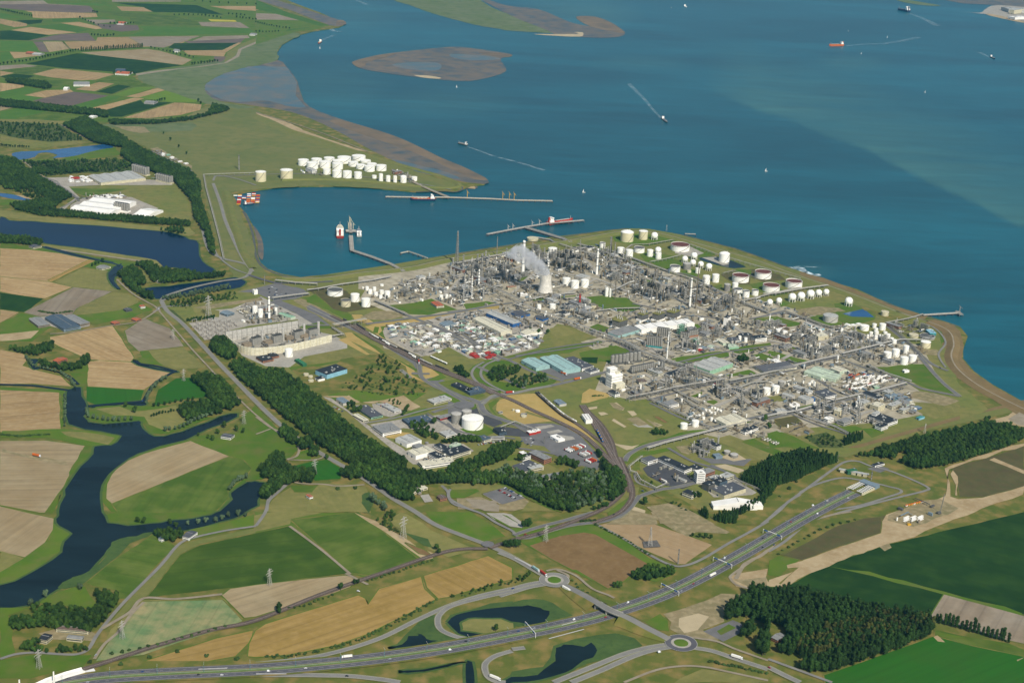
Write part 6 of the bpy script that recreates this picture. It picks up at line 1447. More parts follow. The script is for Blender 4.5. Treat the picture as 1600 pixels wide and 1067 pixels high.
WOODS = """
p rk 6.6 1.13 .45 358,574 378,566 400,580 440,584 470,603 500,628 530,658 570,688 610,710 636,724 630,742 590,742 560,737 545,726 510,704 480,682 440,650 400,616 375,594
p kr 6.6 1.18 .45 565,745 600,735 632,738 700,745 745,742 790,750 830,766 880,782 905,792 895,803 870,799 835,783 800,762 780,755 720,757 660,760 640,760 650,782 630,786 610,776 585,760
S rk 7.0 1.13 .45 0,780 200,740 480,640 570,560 600,540 500,520 400,540 300,590 220,660 60,680 0,740
S rrs 9.0 1.1 .45 480,700 560,750 800,800 880,800 1000,770 1180,740 1300,790 1340,900 1320,980 1180,1040 1070,1060 900,1040 620,920 480,840 300,860 200,850
S kr 7.0 1.24 .4 1280,660 1370,720 1450,770 1480,860 1450,940 1370,990 1340,960 1350,860 1300,750
S r 7.0 1.03 .4 0,480 260,470 290,490 200,500 0,500
S r 7.0 1.03 .4 900,650 1010,650 1090,690 1060,720 990,700 920,680
M rk 7.0 1.28 .45 410,580 500,530 590,590 650,660 630,700 560,715 450,650
D kr 6.2 1.28 .45 1200,245 1290,220 1370,250 1440,320 1500,390 1450,440 1330,410 1290,330
D kr 7.0 1.24 .45 1120,430 1200,400 1300,390 1350,440 1400,450 1250,480 1180,505 1130,470
D kr 7.0 1.03 .4 230,130 330,150 460,160 555,90 560,140 480,190 400,185 250,160
D kr 7.0 1.03 .4 30,40 120,60 190,50 340,20 330,60 240,90 180,90 100,70
E kr 6.2 1.03 .35 580,520 730,530 745,560 640,700 560,760 300,730 50,750 60,690 300,650 560,650 630,590
E rk 7.0 0.92 .4 120,850 250,800 250,880 520,850 550,880 480,890 120,880
E kr 7.0 1.03 .4 200,610 320,600 580,630 610,660 560,660 320,650 200,650
W kr 6.6 1.24 .45 530,415 720,350 800,410 1000,500 1150,600 1300,680 1500,770 1600,840 1600,970 1500,905 1420,860 1300,810 1100,730 1000,660 1040,600 800,560 700,510 600,450
C kr 6.6 1.24 .45 970,5 1180,5 1250,90 1250,190 1285,290 1325,430 1345,540 1310,510 1280,390 1220,310 1200,200 1100,80
W kr 7.7 1.13 .4 0,205 700,280 900,300 900,350 700,320 0,255
W kr 7.7 1.13 .4 40,25 250,45 400,65 430,100 380,108 250,85 60,55
A kr 7.7 1.13 .4 670,765 1000,768 1200,745 1300,720 1330,660 1440,690 1380,710 1200,755 1000,778 700,785
W rkb 15.0 0.9 .7 0,385 250,392 500,415 700,535 400,545 150,510 0,480
W kr 7.0 1.03 .4 0,685 120,690 240,790 350,860 600,1005 540,1040 300,1067 480,980 250,890 180,835 0,850
W rkb 11.0 0.9 .6 200,715 500,710 1000,700 1100,750 1100,785 700,805 370,835 300,785
W kb 10.0 0.9 .5 50,910 200,895 380,960 480,990 420,1067 200,1000 60,930
C kr 6.2 0.82 .4 100,230 250,255 340,250 840,292 1190,325 1190,352 900,335 500,300 250,285 110,250
C kr 6.2 0.92 .4 250,75 350,160 430,165 330,245 100,250 60,215 300,185 200,110 30,120 0,80 0,50 200,50
C kr 7.0 1.03 .4 0,10 230,0 600,0 500,15 250,25 0,45
C kr 7.0 1.03 .4 0,415 160,425 270,455 250,475 0,455
C rkb 8.0 1.0 .5 1000,375 1140,360 1160,395 1100,400
C kr 7.0 1.18 .45 735,660 830,610 870,640 920,715 830,735 960,795 965,812 900,805 800,730
C kr 7.0 1.13 .45 850,595 940,585 1000,630 1200,645 1230,660 1420,655 1390,670 1220,690 1050,710 960,700 900,620
C s 9.0 0.8 .5 1000,808 1100,785 1440,720 1440,745 1250,780 1050,812
C rb 8.0 0.8 .5 1060,830 1200,805 1480,770 1490,805 1230,835 1160,860 1060,850
N rb 13.0 0.75 .9 500,790 560,710 640,660 740,740 800,770 840,860 1000,950 960,1000 880,1000 700,1010 500,1000 360,960 240,930 360,890 450,840
U c 5.5 1.3 .3 0,345 240,285 430,330 320,375 180,440 60,475 20,520 0,565
T c 5.5 1.0 .3 770,960 790,1010 880,1020 1050,975 1240,895 1290,850 1275,820 1230,760 1100,700 1200,620 1400,530 1599,480 1599,700 1400,740 1340,850 1280,910 1080,990 1060,1060 960,1060 850,1020 800,960
U kr 7.0 1.13 .4 480,310 640,290 700,260 900,200 1340,100 1385,60 1370,105 1500,110 1600,160 1600,205 1350,290 1100,360 950,385 820,340 880,300 830,270 800,290 780,318 640,300
Q rb 10.0 0.7 .7 300,985 480,960 600,1010 620,1060 440,1060
Q c 5.5 1.02 .3 620,1010 780,970 790,1005 640,1050
O rk 7.7 0.92 .5 330,740 380,690 480,670 600,680 580,720 540,730 440,790 370,780
O rks 10.0 0.9 .5 490,830 540,760 700,740 830,740 840,780 740,810 660,840
O k 7.0 0.92 .4 40,690 110,680 180,740 160,760 100,745
R rk 10.0 1.0 .5 850,380 880,330 960,330 1090,440 1080,475 1000,470
R k 9.0 0.7 .4 1120,490 1260,440 1400,450 1440,470 1250,500 1130,515
R r 9.0 0.6 .5 670,145 740,135 800,185 740,190
R k 9.0 0.9 .3 330,175 395,175 395,215 340,215
R rk 9.0 1.0 .5 480,720 660,780 1000,830 980,860 960,930 880,925 700,840 560,760
F rb 8.0 0.7 .5 740,60 850,10 870,40 830,80 930,130 900,150 780,90
F rb 8.0 0.6 .5 1200,540 1400,480 1600,425 1600,450 1400,505 1220,550
F b 6.0 0.8 .6 0,905 300,885 600,810 800,720 1000,600 1130,545 1120,570 900,690 600,830 200,915
G kr 6.2 0.92 .4 740,405 850,350 1000,370 1020,400 880,430 800,440
G rb 7.0 0.7 .5 0,420 120,390 130,420 0,450
Y kr 7.0 1.24 .4 230,240 300,210 440,290 430,390 360,360 250,290
Y kr 7.0 1.24 .4 450,380 500,330 580,370 580,420 470,440
Y kr 7.0 1.24 .4 560,480 600,430 650,450 660,500 600,530
Y kr 7.0 1.24 .4 30,650 130,580 160,500 280,480 300,600 400,650 600,680 610,740 560,780 400,770 300,800 200,880 100,960 50,920 60,860 200,760 60,720
Y kr 7.0 1.33 .4 880,700 960,650 1090,640 1095,730 960,740
E kr 6.2 0.92 .4 940,150 1000,130 1120,130 1150,160 1100,190 1040,190
T rk 7.0 0.92 .5 700,840 760,800 770,860 720,870
T rb 9.0 0.8 .5 470,860 560,880 660,950 640,960 500,900
T rk 7.0 0.92 .5 350,310 380,300 500,300 505,330 360,325
T rb 7.0 0.6 .4 250,660 300,680 390,740 370,745 260,700
P rk 7.0 1.13 .5 1065,440 1120,430 1180,450 1150,475 1080,465
H pk 6.6 1.3 .3 0,520 200,510 400,560 600,620 750,650 1000,690 1035,760 880,840 640,930 400,1000 250,1005 200,985 420,900 200,870 130,900 60,880 120,800 110,730 0,690
H yp 6.6 1.3 .3 160,850 400,760 700,660 1000,700 1030,740 860,800 600,860 300,930 200,920
G pk 6.6 1.47 .35 1430,580 1500,520 1599,500 1599,780 1560,700 1500,660 1340,680 1330,650
G pk 6.6 1.47 .35 1430,770 1500,720 1510,770 1440,800
G pk 6.6 1.47 .35 1510,860 1599,780 1599,900 1560,900
"""
ROWS = """
H p 18 1.15 1050,690 1500,815 
A p 34 1.2 510,322 640,316 760,308 890,300
A k 26 1.1 0,410 200,382 420,335 490,320
A k 16 1.1 0,65 100,90 200,108
A k 8 1.1 575,225 640,232 710,228
A k 8 1.1 690,155 780,158 835,152
A k 10 1.2 1200,408 1290,400 1360,390
A k 12 1.0 945,305 1040,325 1110,345 1210,365
A k 12 1.1 1090,100 1240,100 1380,118
A k 8 1.1 1220,10 1300,20 1599,35
A k 4 1.0 580,80 610,85
A k 9 1.0 500,118 600,160 690,175
A k 5 1.1 1430,95 1530,102
A k 7 1.1 1480,115 1600,130
A k 6 1.0 950,645 1030,630
A k 7 1.0 710,465 840,470
A k 4 1.0 1150,325 1090,322
A k 2 1.1 1240,640 1255,655
B k 14 1.0 0,145 60,160 130,175 210,185
B k 8 1.0 0,205 70,207 140,203
D s 22 .75 160,110 215,165 290,178 380,200 430,240 470,290
D s 12 .85 545,440 545,475 640,495 740,500 820,495
D s 14 .85 910,390 930,330 980,270 1040,235
D s 12 .85 1030,565 1150,540 1220,500 1320,465
D s 12 .7 400,345 408,430 400,530
D b 20 1.0 0,585 120,592 310,580
D k 10 .6 945,470 1020,450 1105,435
D k 8 .7 960,410 1100,385 1210,370
D r 3 1.0 790,410 850,430 840,445
D r 3 1.1 1400,540 1480,560 1520,575
D r 4 .8 1240,590 1300,605 1330,620 1360,580
D s 10 .9 1440,930 1470,880 1540,860
E s 8 .9 1180,85 1370,65 1430,35 1540,30
E r 4 .9 860,70 900,75 1060,80 1100,100
E r 2 1.0 1080,190 1130,150
E s 3 1.0 285,540 190,590 500,490
E b 14 1.0 700,890 900,850 1100,800 1400,720
E b 6 1.2 560,940 770,960 1060,870 1480,925
W k 14 .8 10,580 100,590 240,595
C k 4 1.0 580,600 640,575 
C b 20 1.0 240,880 340,895 450,880
C k 10 .7 1180,940 1260,925 1330,930
F r 2 1.1 1140,260 1130,240
F k 3 1.1 150,640 140,610 
F k 3 1.0 530,490 640,450 620,450
F b 16 .9 700,430 900,370 1100,305 
F b 10 .8 200,600 300,590 480,520
F r 1 1.0 1500,745 1510,750
G b 20 .9 520,80 700,170 860,270
G b 8 1.0 380,430 430,490 560,570
G r 3 .9 640,470 680,475 
G k 4 .8 1130,155 1240,170
G b 18 1.0 1230,935 1450,980 1590,1010
T r 2 1.3 1310,210 1340,270
T k 1 1.3 300,900 340,905
O r 3 1.1 690,370 750,390 830,390
O b 10 .8 1200,905 1290,900
Z k 3 1.3 660,440 700,430
Z k 6 1.2 510,590 560,600 620,590
Z b 10 1.0 1130,390 1240,380
Z k 4 1.0 1230,300 1330,270
Y b 2 1.4 850,835 1040,825
Y s 6 1.1 1200,960 1330,1020 1340,1060
Y r 3 .7 740,510 745,520
R r 3 1.0 800,270 830,220
R r 3 1.1 390,245 440,240
R r 2 1.2 1055,340 1060,330
S b 9 1.1 700,620 860,640
S r 4 1.1 590,650 640,640
S k 5 1.0 1240,580 1270,620
U b 14 1.0 60,905 200,820 360,740 540,690
U b 3 1.2 75,545 180,455
M k 12 .7 235,390 350,380 450,360
M s 12 .8 60,205 250,185 400,130 560,105
W k 4 1.0 1360,480 1555,650
"""
points = []          # (x, y, kind, scale, area id)
WN = []
for wi, ln in enumerate(WOODS.strip().splitlines()):
 k, kinds, sp, sc, jit, s = ln.split(' ', 5); sp, sc, jit = float(sp), float(sc), float(jit); poly = gp(s, k)
 x0, x1 = min(p.x for p in poly), max(p.x for p in poly); y0, y1 = min(p.y for p in poly), max(p.y for p in poly); r_ = random.Random(wi + 3)
 cx_, cy_ = (x0+x1)/2, (y0+y1)/2; rad = max(x1-x0, y1-y0) * .75; a = AX; ca, sa = math.cos(a), math.sin(a); n = int(rad / sp) + 1
 for i in range(-n, n + 1):
  for j in range(-n, n + 1):
   u, v = i * sp + r_.uniform(-jit, jit) * sp, j * sp * (.8 if jit < .35 else 1) + r_.uniform(-jit, jit) * sp; X, Y = cx_ + u*ca - v*sa, cy_ + u*sa + v*ca
   if inside(X, Y, poly): points.append((X, Y, r_.choice(kinds), sc * r_.uniform(.75, 1.2), wi))
nwood = len(points)
for ri, ln in enumerate(ROWS.strip().splitlines()):
 k, kind, cnt, sc, s = ln.split(' ', 4); P = gp(s, k); n = int(cnt); sc = float(sc); r_ = random.Random(ri)
 if n <= len(P): Q = P[:n]
 else:
  Ls = [0]
  for a, b in zip(P[:-1], P[1:]): Ls.append(Ls[-1] + (b-a).length)
  Q = []
  for i in range(n):
   d = Ls[-1] * i / (n-1); j = max(q for q in range(len(P)-1) if Ls[q] <= d + 1e-6); t = (d - Ls[j]) / max(Ls[j+1]-Ls[j], 1e-6); Q.append(P[j].lerp(P[j+1], t))
 for q in Q: points.append((q.x + r_.uniform(-1.5, 1.5), q.y + r_.uniform(-1.5, 1.5), kind, sc * r_.uniform(.8, 1.2), 1000 + ri))
GRP = {'p': ('poplar', 'tall dark poplar'), 'y': ('poplar', 'yellowing poplar'), 's': ('willow', 'silvery willow'), 'r': ('tree', 'green broadleaf tree'), 'k': ('tree', 'dark green broadleaf tree'), 'b': ('bush', 'low green bush'), 'c': ('conifer', 'dark conifer')}
TP = {}; VAR = {}
for kd, (shape, m, nm) in KIND.items(): TP[kd] = None
def dist(p): return math.hypot(p[0], p[1])
idx = sorted(range(len(points)), key=lambda i: dist(points[i]) / (points[i][3] * (1.0 if points[i][4] >= 1000 else .62)))
vis = [i for i in idx if -10 < proj((points[i][0], points[i][1], 5))[0] < 1610 and proj((points[i][0], points[i][1], 5))[1] < 1080]
first = {}
single = set(); per = {}
for i in vis:
 kd = points[i][2]; g = 'b' if kd == 'b' else ('t')
 if per.get(g, 0) < {'b': 150, 't': 290}[g]: single.add(i); per[g] = per.get(g, 0) + 1
for i in sorted(single, key=lambda i: (points[i][1], points[i][0])):
 x, y, kd, sc, ar = points[i]; v = (kd, i % 2)
 if v not in VAR: t = VAR[v] = make_tree(KIND[kd][0], KIND[kd][1], hash(v[0]) % 7 * 0 + ord(kd) + v[1] * 31, KIND[kd][2])
 else: t = copy_tree(VAR[v])
 t.location = (x, y, 0); t.rotation_euler = (0, 0, (i * 2.4) % 6.28); t.scale = (sc, sc, sc * (1 + .15 * math.sin(i)))
 want(t, GRP[kd][1], GRP[kd][0], {'bush': 'bushes along ditches and verges'}.get(GRP[kd][0], 'trees of the nearest woods and rows'))
rest = [p for i, p in enumerate(points) if i not in single]
def scatter(name, label, pts_, src, kinds):
 """one object: trees instanced on points by geometry nodes from visible trees"""
 me = bpy.data.meshes.new(name); me.from_pydata([(p[0], p[1], 0) for p in pts_], [], [])
 a = me.attributes.new('sc', 'FLOAT', 'POINT'); a.data.foreach_set('value', [p[3] for p in pts_]); a = me.attributes.new('kd', 'INT', 'POINT'); a.data.foreach_set('value', [kinds.index(p[2]) for p in pts_])
 o = bpy.data.objects.new(name, me); COL.objects.link(o)
 ng = bpy.data.node_groups.new(name, 'GeometryNodeTree'); ng.interface.new_socket('Geometry', in_out='INPUT', socket_type='NodeSocketGeometry'); ng.interface.new_socket('Geometry', in_out='OUTPUT', socket_type='NodeSocketGeometry')
 gi = ng.nodes.new('NodeGroupInput'); go = ng.nodes.new('NodeGroupOutput'); jn = ng.nodes.new('GeometryNodeJoinGeometry'); L = ng.links.new
 sca = ng.nodes.new('GeometryNodeInputNamedAttribute'); sca.data_type = 'FLOAT'; sca.inputs[0].default_value = 'sc'
 kda = ng.nodes.new('GeometryNodeInputNamedAttribute'); kda.data_type = 'INT'; kda.inputs[0].default_value = 'kd'
 rv = ng.nodes.new('FunctionNodeRandomValue'); rv.data_type = 'FLOAT_VECTOR'; rv.inputs[0].default_value = (0, 0, 0); rv.inputs[1].default_value = (0, 0, 6.28)
 for ki, kd in enumerate(kinds):
  cmp = ng.nodes.new('FunctionNodeCompare'); cmp.data_type = 'INT'; cmp.operation = 'EQUAL'; L(kda.outputs[0], cmp.inputs[2]); cmp.inputs[3].default_value = ki
  ob = ng.nodes.new('GeometryNodeObjectInfo'); ob.inputs[0].default_value = src[kd]; ob.transform_space = 'ORIGINAL'
  ip = ng.nodes.new('GeometryNodeInstanceOnPoints'); L(gi.outputs[0], ip.inputs['Points']); L(cmp.outputs[0], ip.inputs['Selection']); L(ob.outputs['Geometry'], ip.inputs['Instance']); L(sca.outputs[0], ip.inputs['Scale']); L(rv.outputs[0], ip.inputs['Rotation'])
  L(ip.outputs[0], jn.inputs[0])
 L(jn.outputs[0], go.inputs[0]); md = o.modifiers.new('trees', 'NODES'); md.node_group = ng
 tag(o, kind='stuff'); o['label'] = label; return o
src = {}
for kd in KIND:
 v = (kd, 0) if (kd, 0) in VAR else ((kd, 1) if (kd, 1) in VAR else None)
 if v is None: t = VAR[(kd, 0)] = make_tree(KIND[kd][0], KIND[kd][1], ord(kd), KIND[kd][2]); p = next(p for p in rest if p[2] == kd); rest.remove(p); t.location = (p[0], p[1], 0); t.scale = (p[3],)*3; want(t, GRP[kd][1], GRP[kd][0], 'trees of the nearest woods and rows'); v = (kd, 0)
 src[kd] = [c for c in VAR[v].children if c.name.startswith('crown')][0]
kl = list(KIND)
scatter('woodland', 'dark green woods, plantations and tree belts across the land', rest, src, kl)
print('TREES', len(points), 'single', len(single))
# ============================================================ process plant
def blocked(x, y, pad=0, roads=True):
 for f in FOOT:
  dx, dy = x - f[0], y - f[1]
  if len(f) == 3:
   if dx*dx + dy*dy < (f[2] + pad) ** 2: return True
  else:
   _, _, z, L, W, a = f; u, v = dx*math.cos(a) + dy*math.sin(a), -dx*math.sin(a) + dy*math.cos(a)
   if abs(u) < L/2 + pad and abs(v) < W/2 + pad: return True
 if roads:
  pad = max(pad, 4)
  for q in ROADCELL.get((int(x // 20), int(y // 20)), ()):
   if (x - q[0]) ** 2 + (y - q[1]) ** 2 < (q[2] / 2 + pad * .5) ** 2: return True
 return False
ROADCELL = {}
for P, w_ in RP:
 for a, b in zip(P[:-1], P[1:]):
  L = (b - a).length; n = int(L / 5) + 1
  for i in range(n):
   q = a.lerp(b, i / n)
   for ix in (-1, 0, 1):
    for iy in (-1, 0, 1): ROADCELL.setdefault((int(q.x // 20) + ix, int(q.y // 20) + iy), []).append((q.x, q.y, w_))
def module(kind, seed):
 r_ = random.Random(seed); t = empty({'frame': 'process_structure', 'cool': 'air_cooler', 'drum': 'drum_group', 'furnace': 'furnace', 'pipes': 'pump_bay', 'white': 'vessel_group', 'green': 'process_structure'}[kind])
 pal = {'frame': ('steelgrey', 'deck', 'lightsteel'), 'cool': ('lightsteel', 'darksteel', 'lightsteel'), 'drum': ('steelgrey', 'concrete', 'cream'), 'furnace': ('pipebrown', 'pipedark', 'pipeworks'), 'pipes': ('pipeworks', 'deck', 'lightsteel'), 'white': ('lightsteel', 'deck', 'tankwhite'), 'green': ('greendark', 'mintgreen', 'lightsteel')}[kind]
 if kind in ('frame', 'green', 'white'):
  L, W = r_.choice((18, 24, 30)), r_.choice((9, 12)); nl = r_.choice((2, 3, 4, 5)) if kind != 'white' else 2; lh = 5; nx = int(L / 6)
  mb = MB()
  for i in range(nx + 1):
   for s in (-1, 1): mb.box(-L/2 + i*6, s*W/2, 0, nl*lh, .6, .6)
  for k in range(1, nl + 1):
   for s in (-1, 1): mb.box(0, s*W/2, k*lh - .4, k*lh, L, .4)
   for i in range(nx + 1): mb.box(-L/2 + i*6, 0, k*lh - .4, k*lh, .4, W)
  for i in range(0, nx): mb.bar((-L/2 + i*6, -W/2, 0), (-L/2 + (i+1)*6, -W/2, lh), .3); mb.bar((-L/2 + i*6, -W/2, lh), (-L/2 + (i+1)*6, -W/2, lh*2), .3)
  mb.build('steel_frame', pal[0], t)
  mb = MB()
  for k in range(1, nl + 1):
   q = r_.uniform(.5, 1); mb.box(-L/2*(1-q), 0, k*lh, k*lh + .15, L*q, W*r_.uniform(.6, 1))
  mb.build('deck', pal[1], t)
  for i in range(r_.choice((2, 3, 4))):
   k = r_.randrange(nl + 1); x, y = r_.uniform(-L/2+2, L/2-2), r_.uniform(-W/2+2, W/2-2); q = r_.uniform(.8, 1.9); h = r_.uniform(4, 11); mb = MB()
   mb.lathe(x, y, [(q, k*lh), (q, k*lh + h), (q*.6, k*lh + h + q*.5), (.01, k*lh + h + q*.7)], 10); mb.build('vessel', pal[2], t)
  mb = MB()
  for i in range(7):
   z = r_.uniform(1, nl*lh + 2); y = r_.uniform(-W/2, W/2); x0, x1 = sorted((r_.uniform(-L/2-3, L/2+3), r_.uniform(-L/2-3, L/2+3))); mb.box((x0+x1)/2, y, z, z + .5, x1 - x0, .5)
   mb.box(x1, y, 0, z + .5, .45, .45); mb.box(x0, 0, z, z + .4, .4, W * .8)
  mb.build('piping', pal[2], t)
 elif kind == 'cool':
  L, W = 30, 10; mb = MB()
  for i in range(6):
   for s in (-1, 1): mb.box(-L/2 + 1 + i*5.6, s*W/2*.9, 0, 9, .5, .5)
  mb.build('steel_frame', pal[0], t); mb = MB(); mb.box(0, 0, 9, 10.2, L, W); mb.build('cooler_box', pal[2], t)
  for i in range(5):
   mb = MB(); mb.cyl(-L/2 + 3 + i*6, 0, 10.2, 11.2, 2.5, 12); mb.build('fan_ring', pal[1], t)
 elif kind == 'drum':
  for i in range(3):
   y = -7 + i*7; q = r_.uniform(1.2, 2.2); L = r_.uniform(10, 18); z = q + 1.5; mb = MB(); mb.tube((-L/2, y, z), (L/2, y, z), q, 10); mb.build('drum', r_.choice(('tankwhite', 'lightsteel', 'cream')), t)
   for s in (-1, 1): mb = MB(); mb.box(s*L*.3, y, 0, z, 1, q*1.6); mb.build('saddle', 'concrete', t)
  mb = MB()
  for i in range(5): x = r_.uniform(-8, 8); mb.box(x, 0, 5, 5.4, .4, 18); mb.box(x, r_.uniform(-8, 8), 0, 5.4, .4, .4)
  mb.build('piping', 'steelgrey', t)
 elif kind == 'furnace':
  mb = MB(); mb.box(0, 0, 2, 13, 9, 13); mb.build('firebox', pal[0], t); mb = MB(); mb.box(0, 0, 13, 19, 5, 9, taper=.7); mb.build('convection_section', pal[1], t)
  mb = MB(); mb.lathe(0, 0, [(1.5, 17), (1.2, 34), (.9, 34), (.9, 33), (.01, 33)], 10); mb.build('flue', pal[2], t)
  mb = MB()
  for z in (5, 9, 13, 19): mb.box(0, 0, z, z + .2, 12, 15.5)
  for sx in (-1, 1):
   for sy in (-1, 1): mb.box(sx*5.8, sy*7.5, 0, 20, .5, .5)
  mb.build('steel_frame', 'pipedark', t)
 elif kind == 'pipes':
  mb = MB()
  for i in range(10): y = -8 + i*1.7; z = r_.uniform(.6, 3.5); L = r_.uniform(10, 26); mb.box(r_.uniform(-3, 3), y, z, z + .6, L, .6)
  for i in range(5): x = r_.uniform(-11, 11); mb.box(x, 0, 3.5, 4, .5, 18)
  mb.build('piping', pal[0], t)
  for i in range(5): mb = MB(); x = -10 + i*5; mb.box(x, -9.5, 0, .6, 2.6, 1.4); mb.tube((x - 1, -9.5, 1.3), (x + 1.2, -9.5, 1.3), .6, 8); mb.build('pump', r_.choice(('steelgrey', 'tankwhite', 'bluegrey')), t)
  mb = MB(); mb.box(4, 6, 0, 4.5, 8, 5); mb.build('equipment_hut', r_.choice(('cream', 'lightroof')), t)
 return t
PB = [('white', 'blackroof', 'white plant building with dark flat roof'), ('palecream', 'lightroof', 'cream plant building with pale flat roof'), ('white', 'lightroof', 'white plant building with pale flat roof'), ('lightsteel', 'greyroof', 'grey plant building with grey flat roof'), ('brick', 'greyroof', 'brick plant building with grey roof')]
def scatter_buildings(poly, n, seed):
 r_ = random.Random(seed); x0, x1 = min(p.x for p in poly), max(p.x for p in poly); y0, y1 = min(p.y for p in poly), max(p.y for p in poly); c = 0
 for _ in range(200):
  if c >= n: break
  X, Y = r_.uniform(x0, x1), r_.uniform(y0, y1); L, W = r_.uniform(18, 46), r_.uniform(11, 20)
  if inside(X, Y, poly) and not blocked(X, Y, L * .42):
   w_, rf, d = r_.choice(PB); building((Vector((X, Y, 0)), L, W, AX + r_.choice((0, math.pi/2))), None, r_.uniform(7, 11), w_, rf, 'plant_building', d, None, 'flat', 0, True); c += 1
MODS = {}; NMOD = {}
MD = {'frame': ('grey steel process structure with decks', 'plant structure'), 'green': ('green framed plant structure', 'plant structure'), 'white': ('low pale vessel structure', 'plant structure'), 'cool': ('fan cooler bank on legs', 'air cooler'), 'drum': ('group of horizontal drums', 'drum group'), 'furnace': ('brown furnace with flue', 'furnace'), 'pipes': ('low pipe and pump bay', 'pump bay')}
def put_module(kind, x, y, a, sc=1.0, zs=1.0):
 v = (kind, rng.randrange(3))
 if v not in MODS: t = MODS[v] = module(kind, ord(kind[0]) * 7 + v[1] * 13)
 else: t = copy_tree(MODS[v])
 t.location = (x, y, BZ); t.rotation_euler = (0, 0, a); t.scale = (sc, sc, sc * zs); want(t, MD[kind][0], MD[kind][1], 'process plant units'); FOOT.append((x, y, 7 * sc))
def column_proto(mk, seed):
 r_ = random.Random(seed); t = empty('process_column'); mb = MB(); mb.lathe(0, 0, [(1.1, 0), (1.1, .02), (.8, .05), (.8, .62), (.62, .66), (.62, .97), (.3, .995), (.01, 1)], 12); mb.build('shell', mk, t)
 mb = MB()
 for z in (.2, .38, .55, .72, .9): 
  a0 = r_.uniform(0, 6); vs = []
  mb.cyl(0, 0, z, z + .006, 1.7, 10, bot=True)
 mb.build('platform', 'steelgrey', t); mb = MB(); mb.box(1.15, 0, 0, .97, .35, .35); mb.box(1.0, .3, .95, .97, .9, .3); mb.build('riser_pipe', 'lightsteel', t); return t
CPR = {}
ncol = [0]
def put_column(x, y, h, r, mk):
 if ncol[0] > 270: return
 if mk not in CPR: t = CPR[mk] = column_proto(mk, len(CPR))
 else: t = copy_tree(CPR[mk])
 ncol[0] += 1; t.location = (x, y, 0); t.scale = (r, r, h); t.rotation_euler = (0, 0, rng.uniform(0, 6)); FOOT.append((x, y, r * 1.5))
 want(t, {'lightsteel': 'tall pale steel process column', 'steelgrey': 'tall grey process column', 'pipebrown': 'tall brown process column', 'tankwhite': 'tall white process column', 'pipeworks': 'tall beige process column', 'cream': 'tall cream process column'}[mk], 'process column', 'process columns')
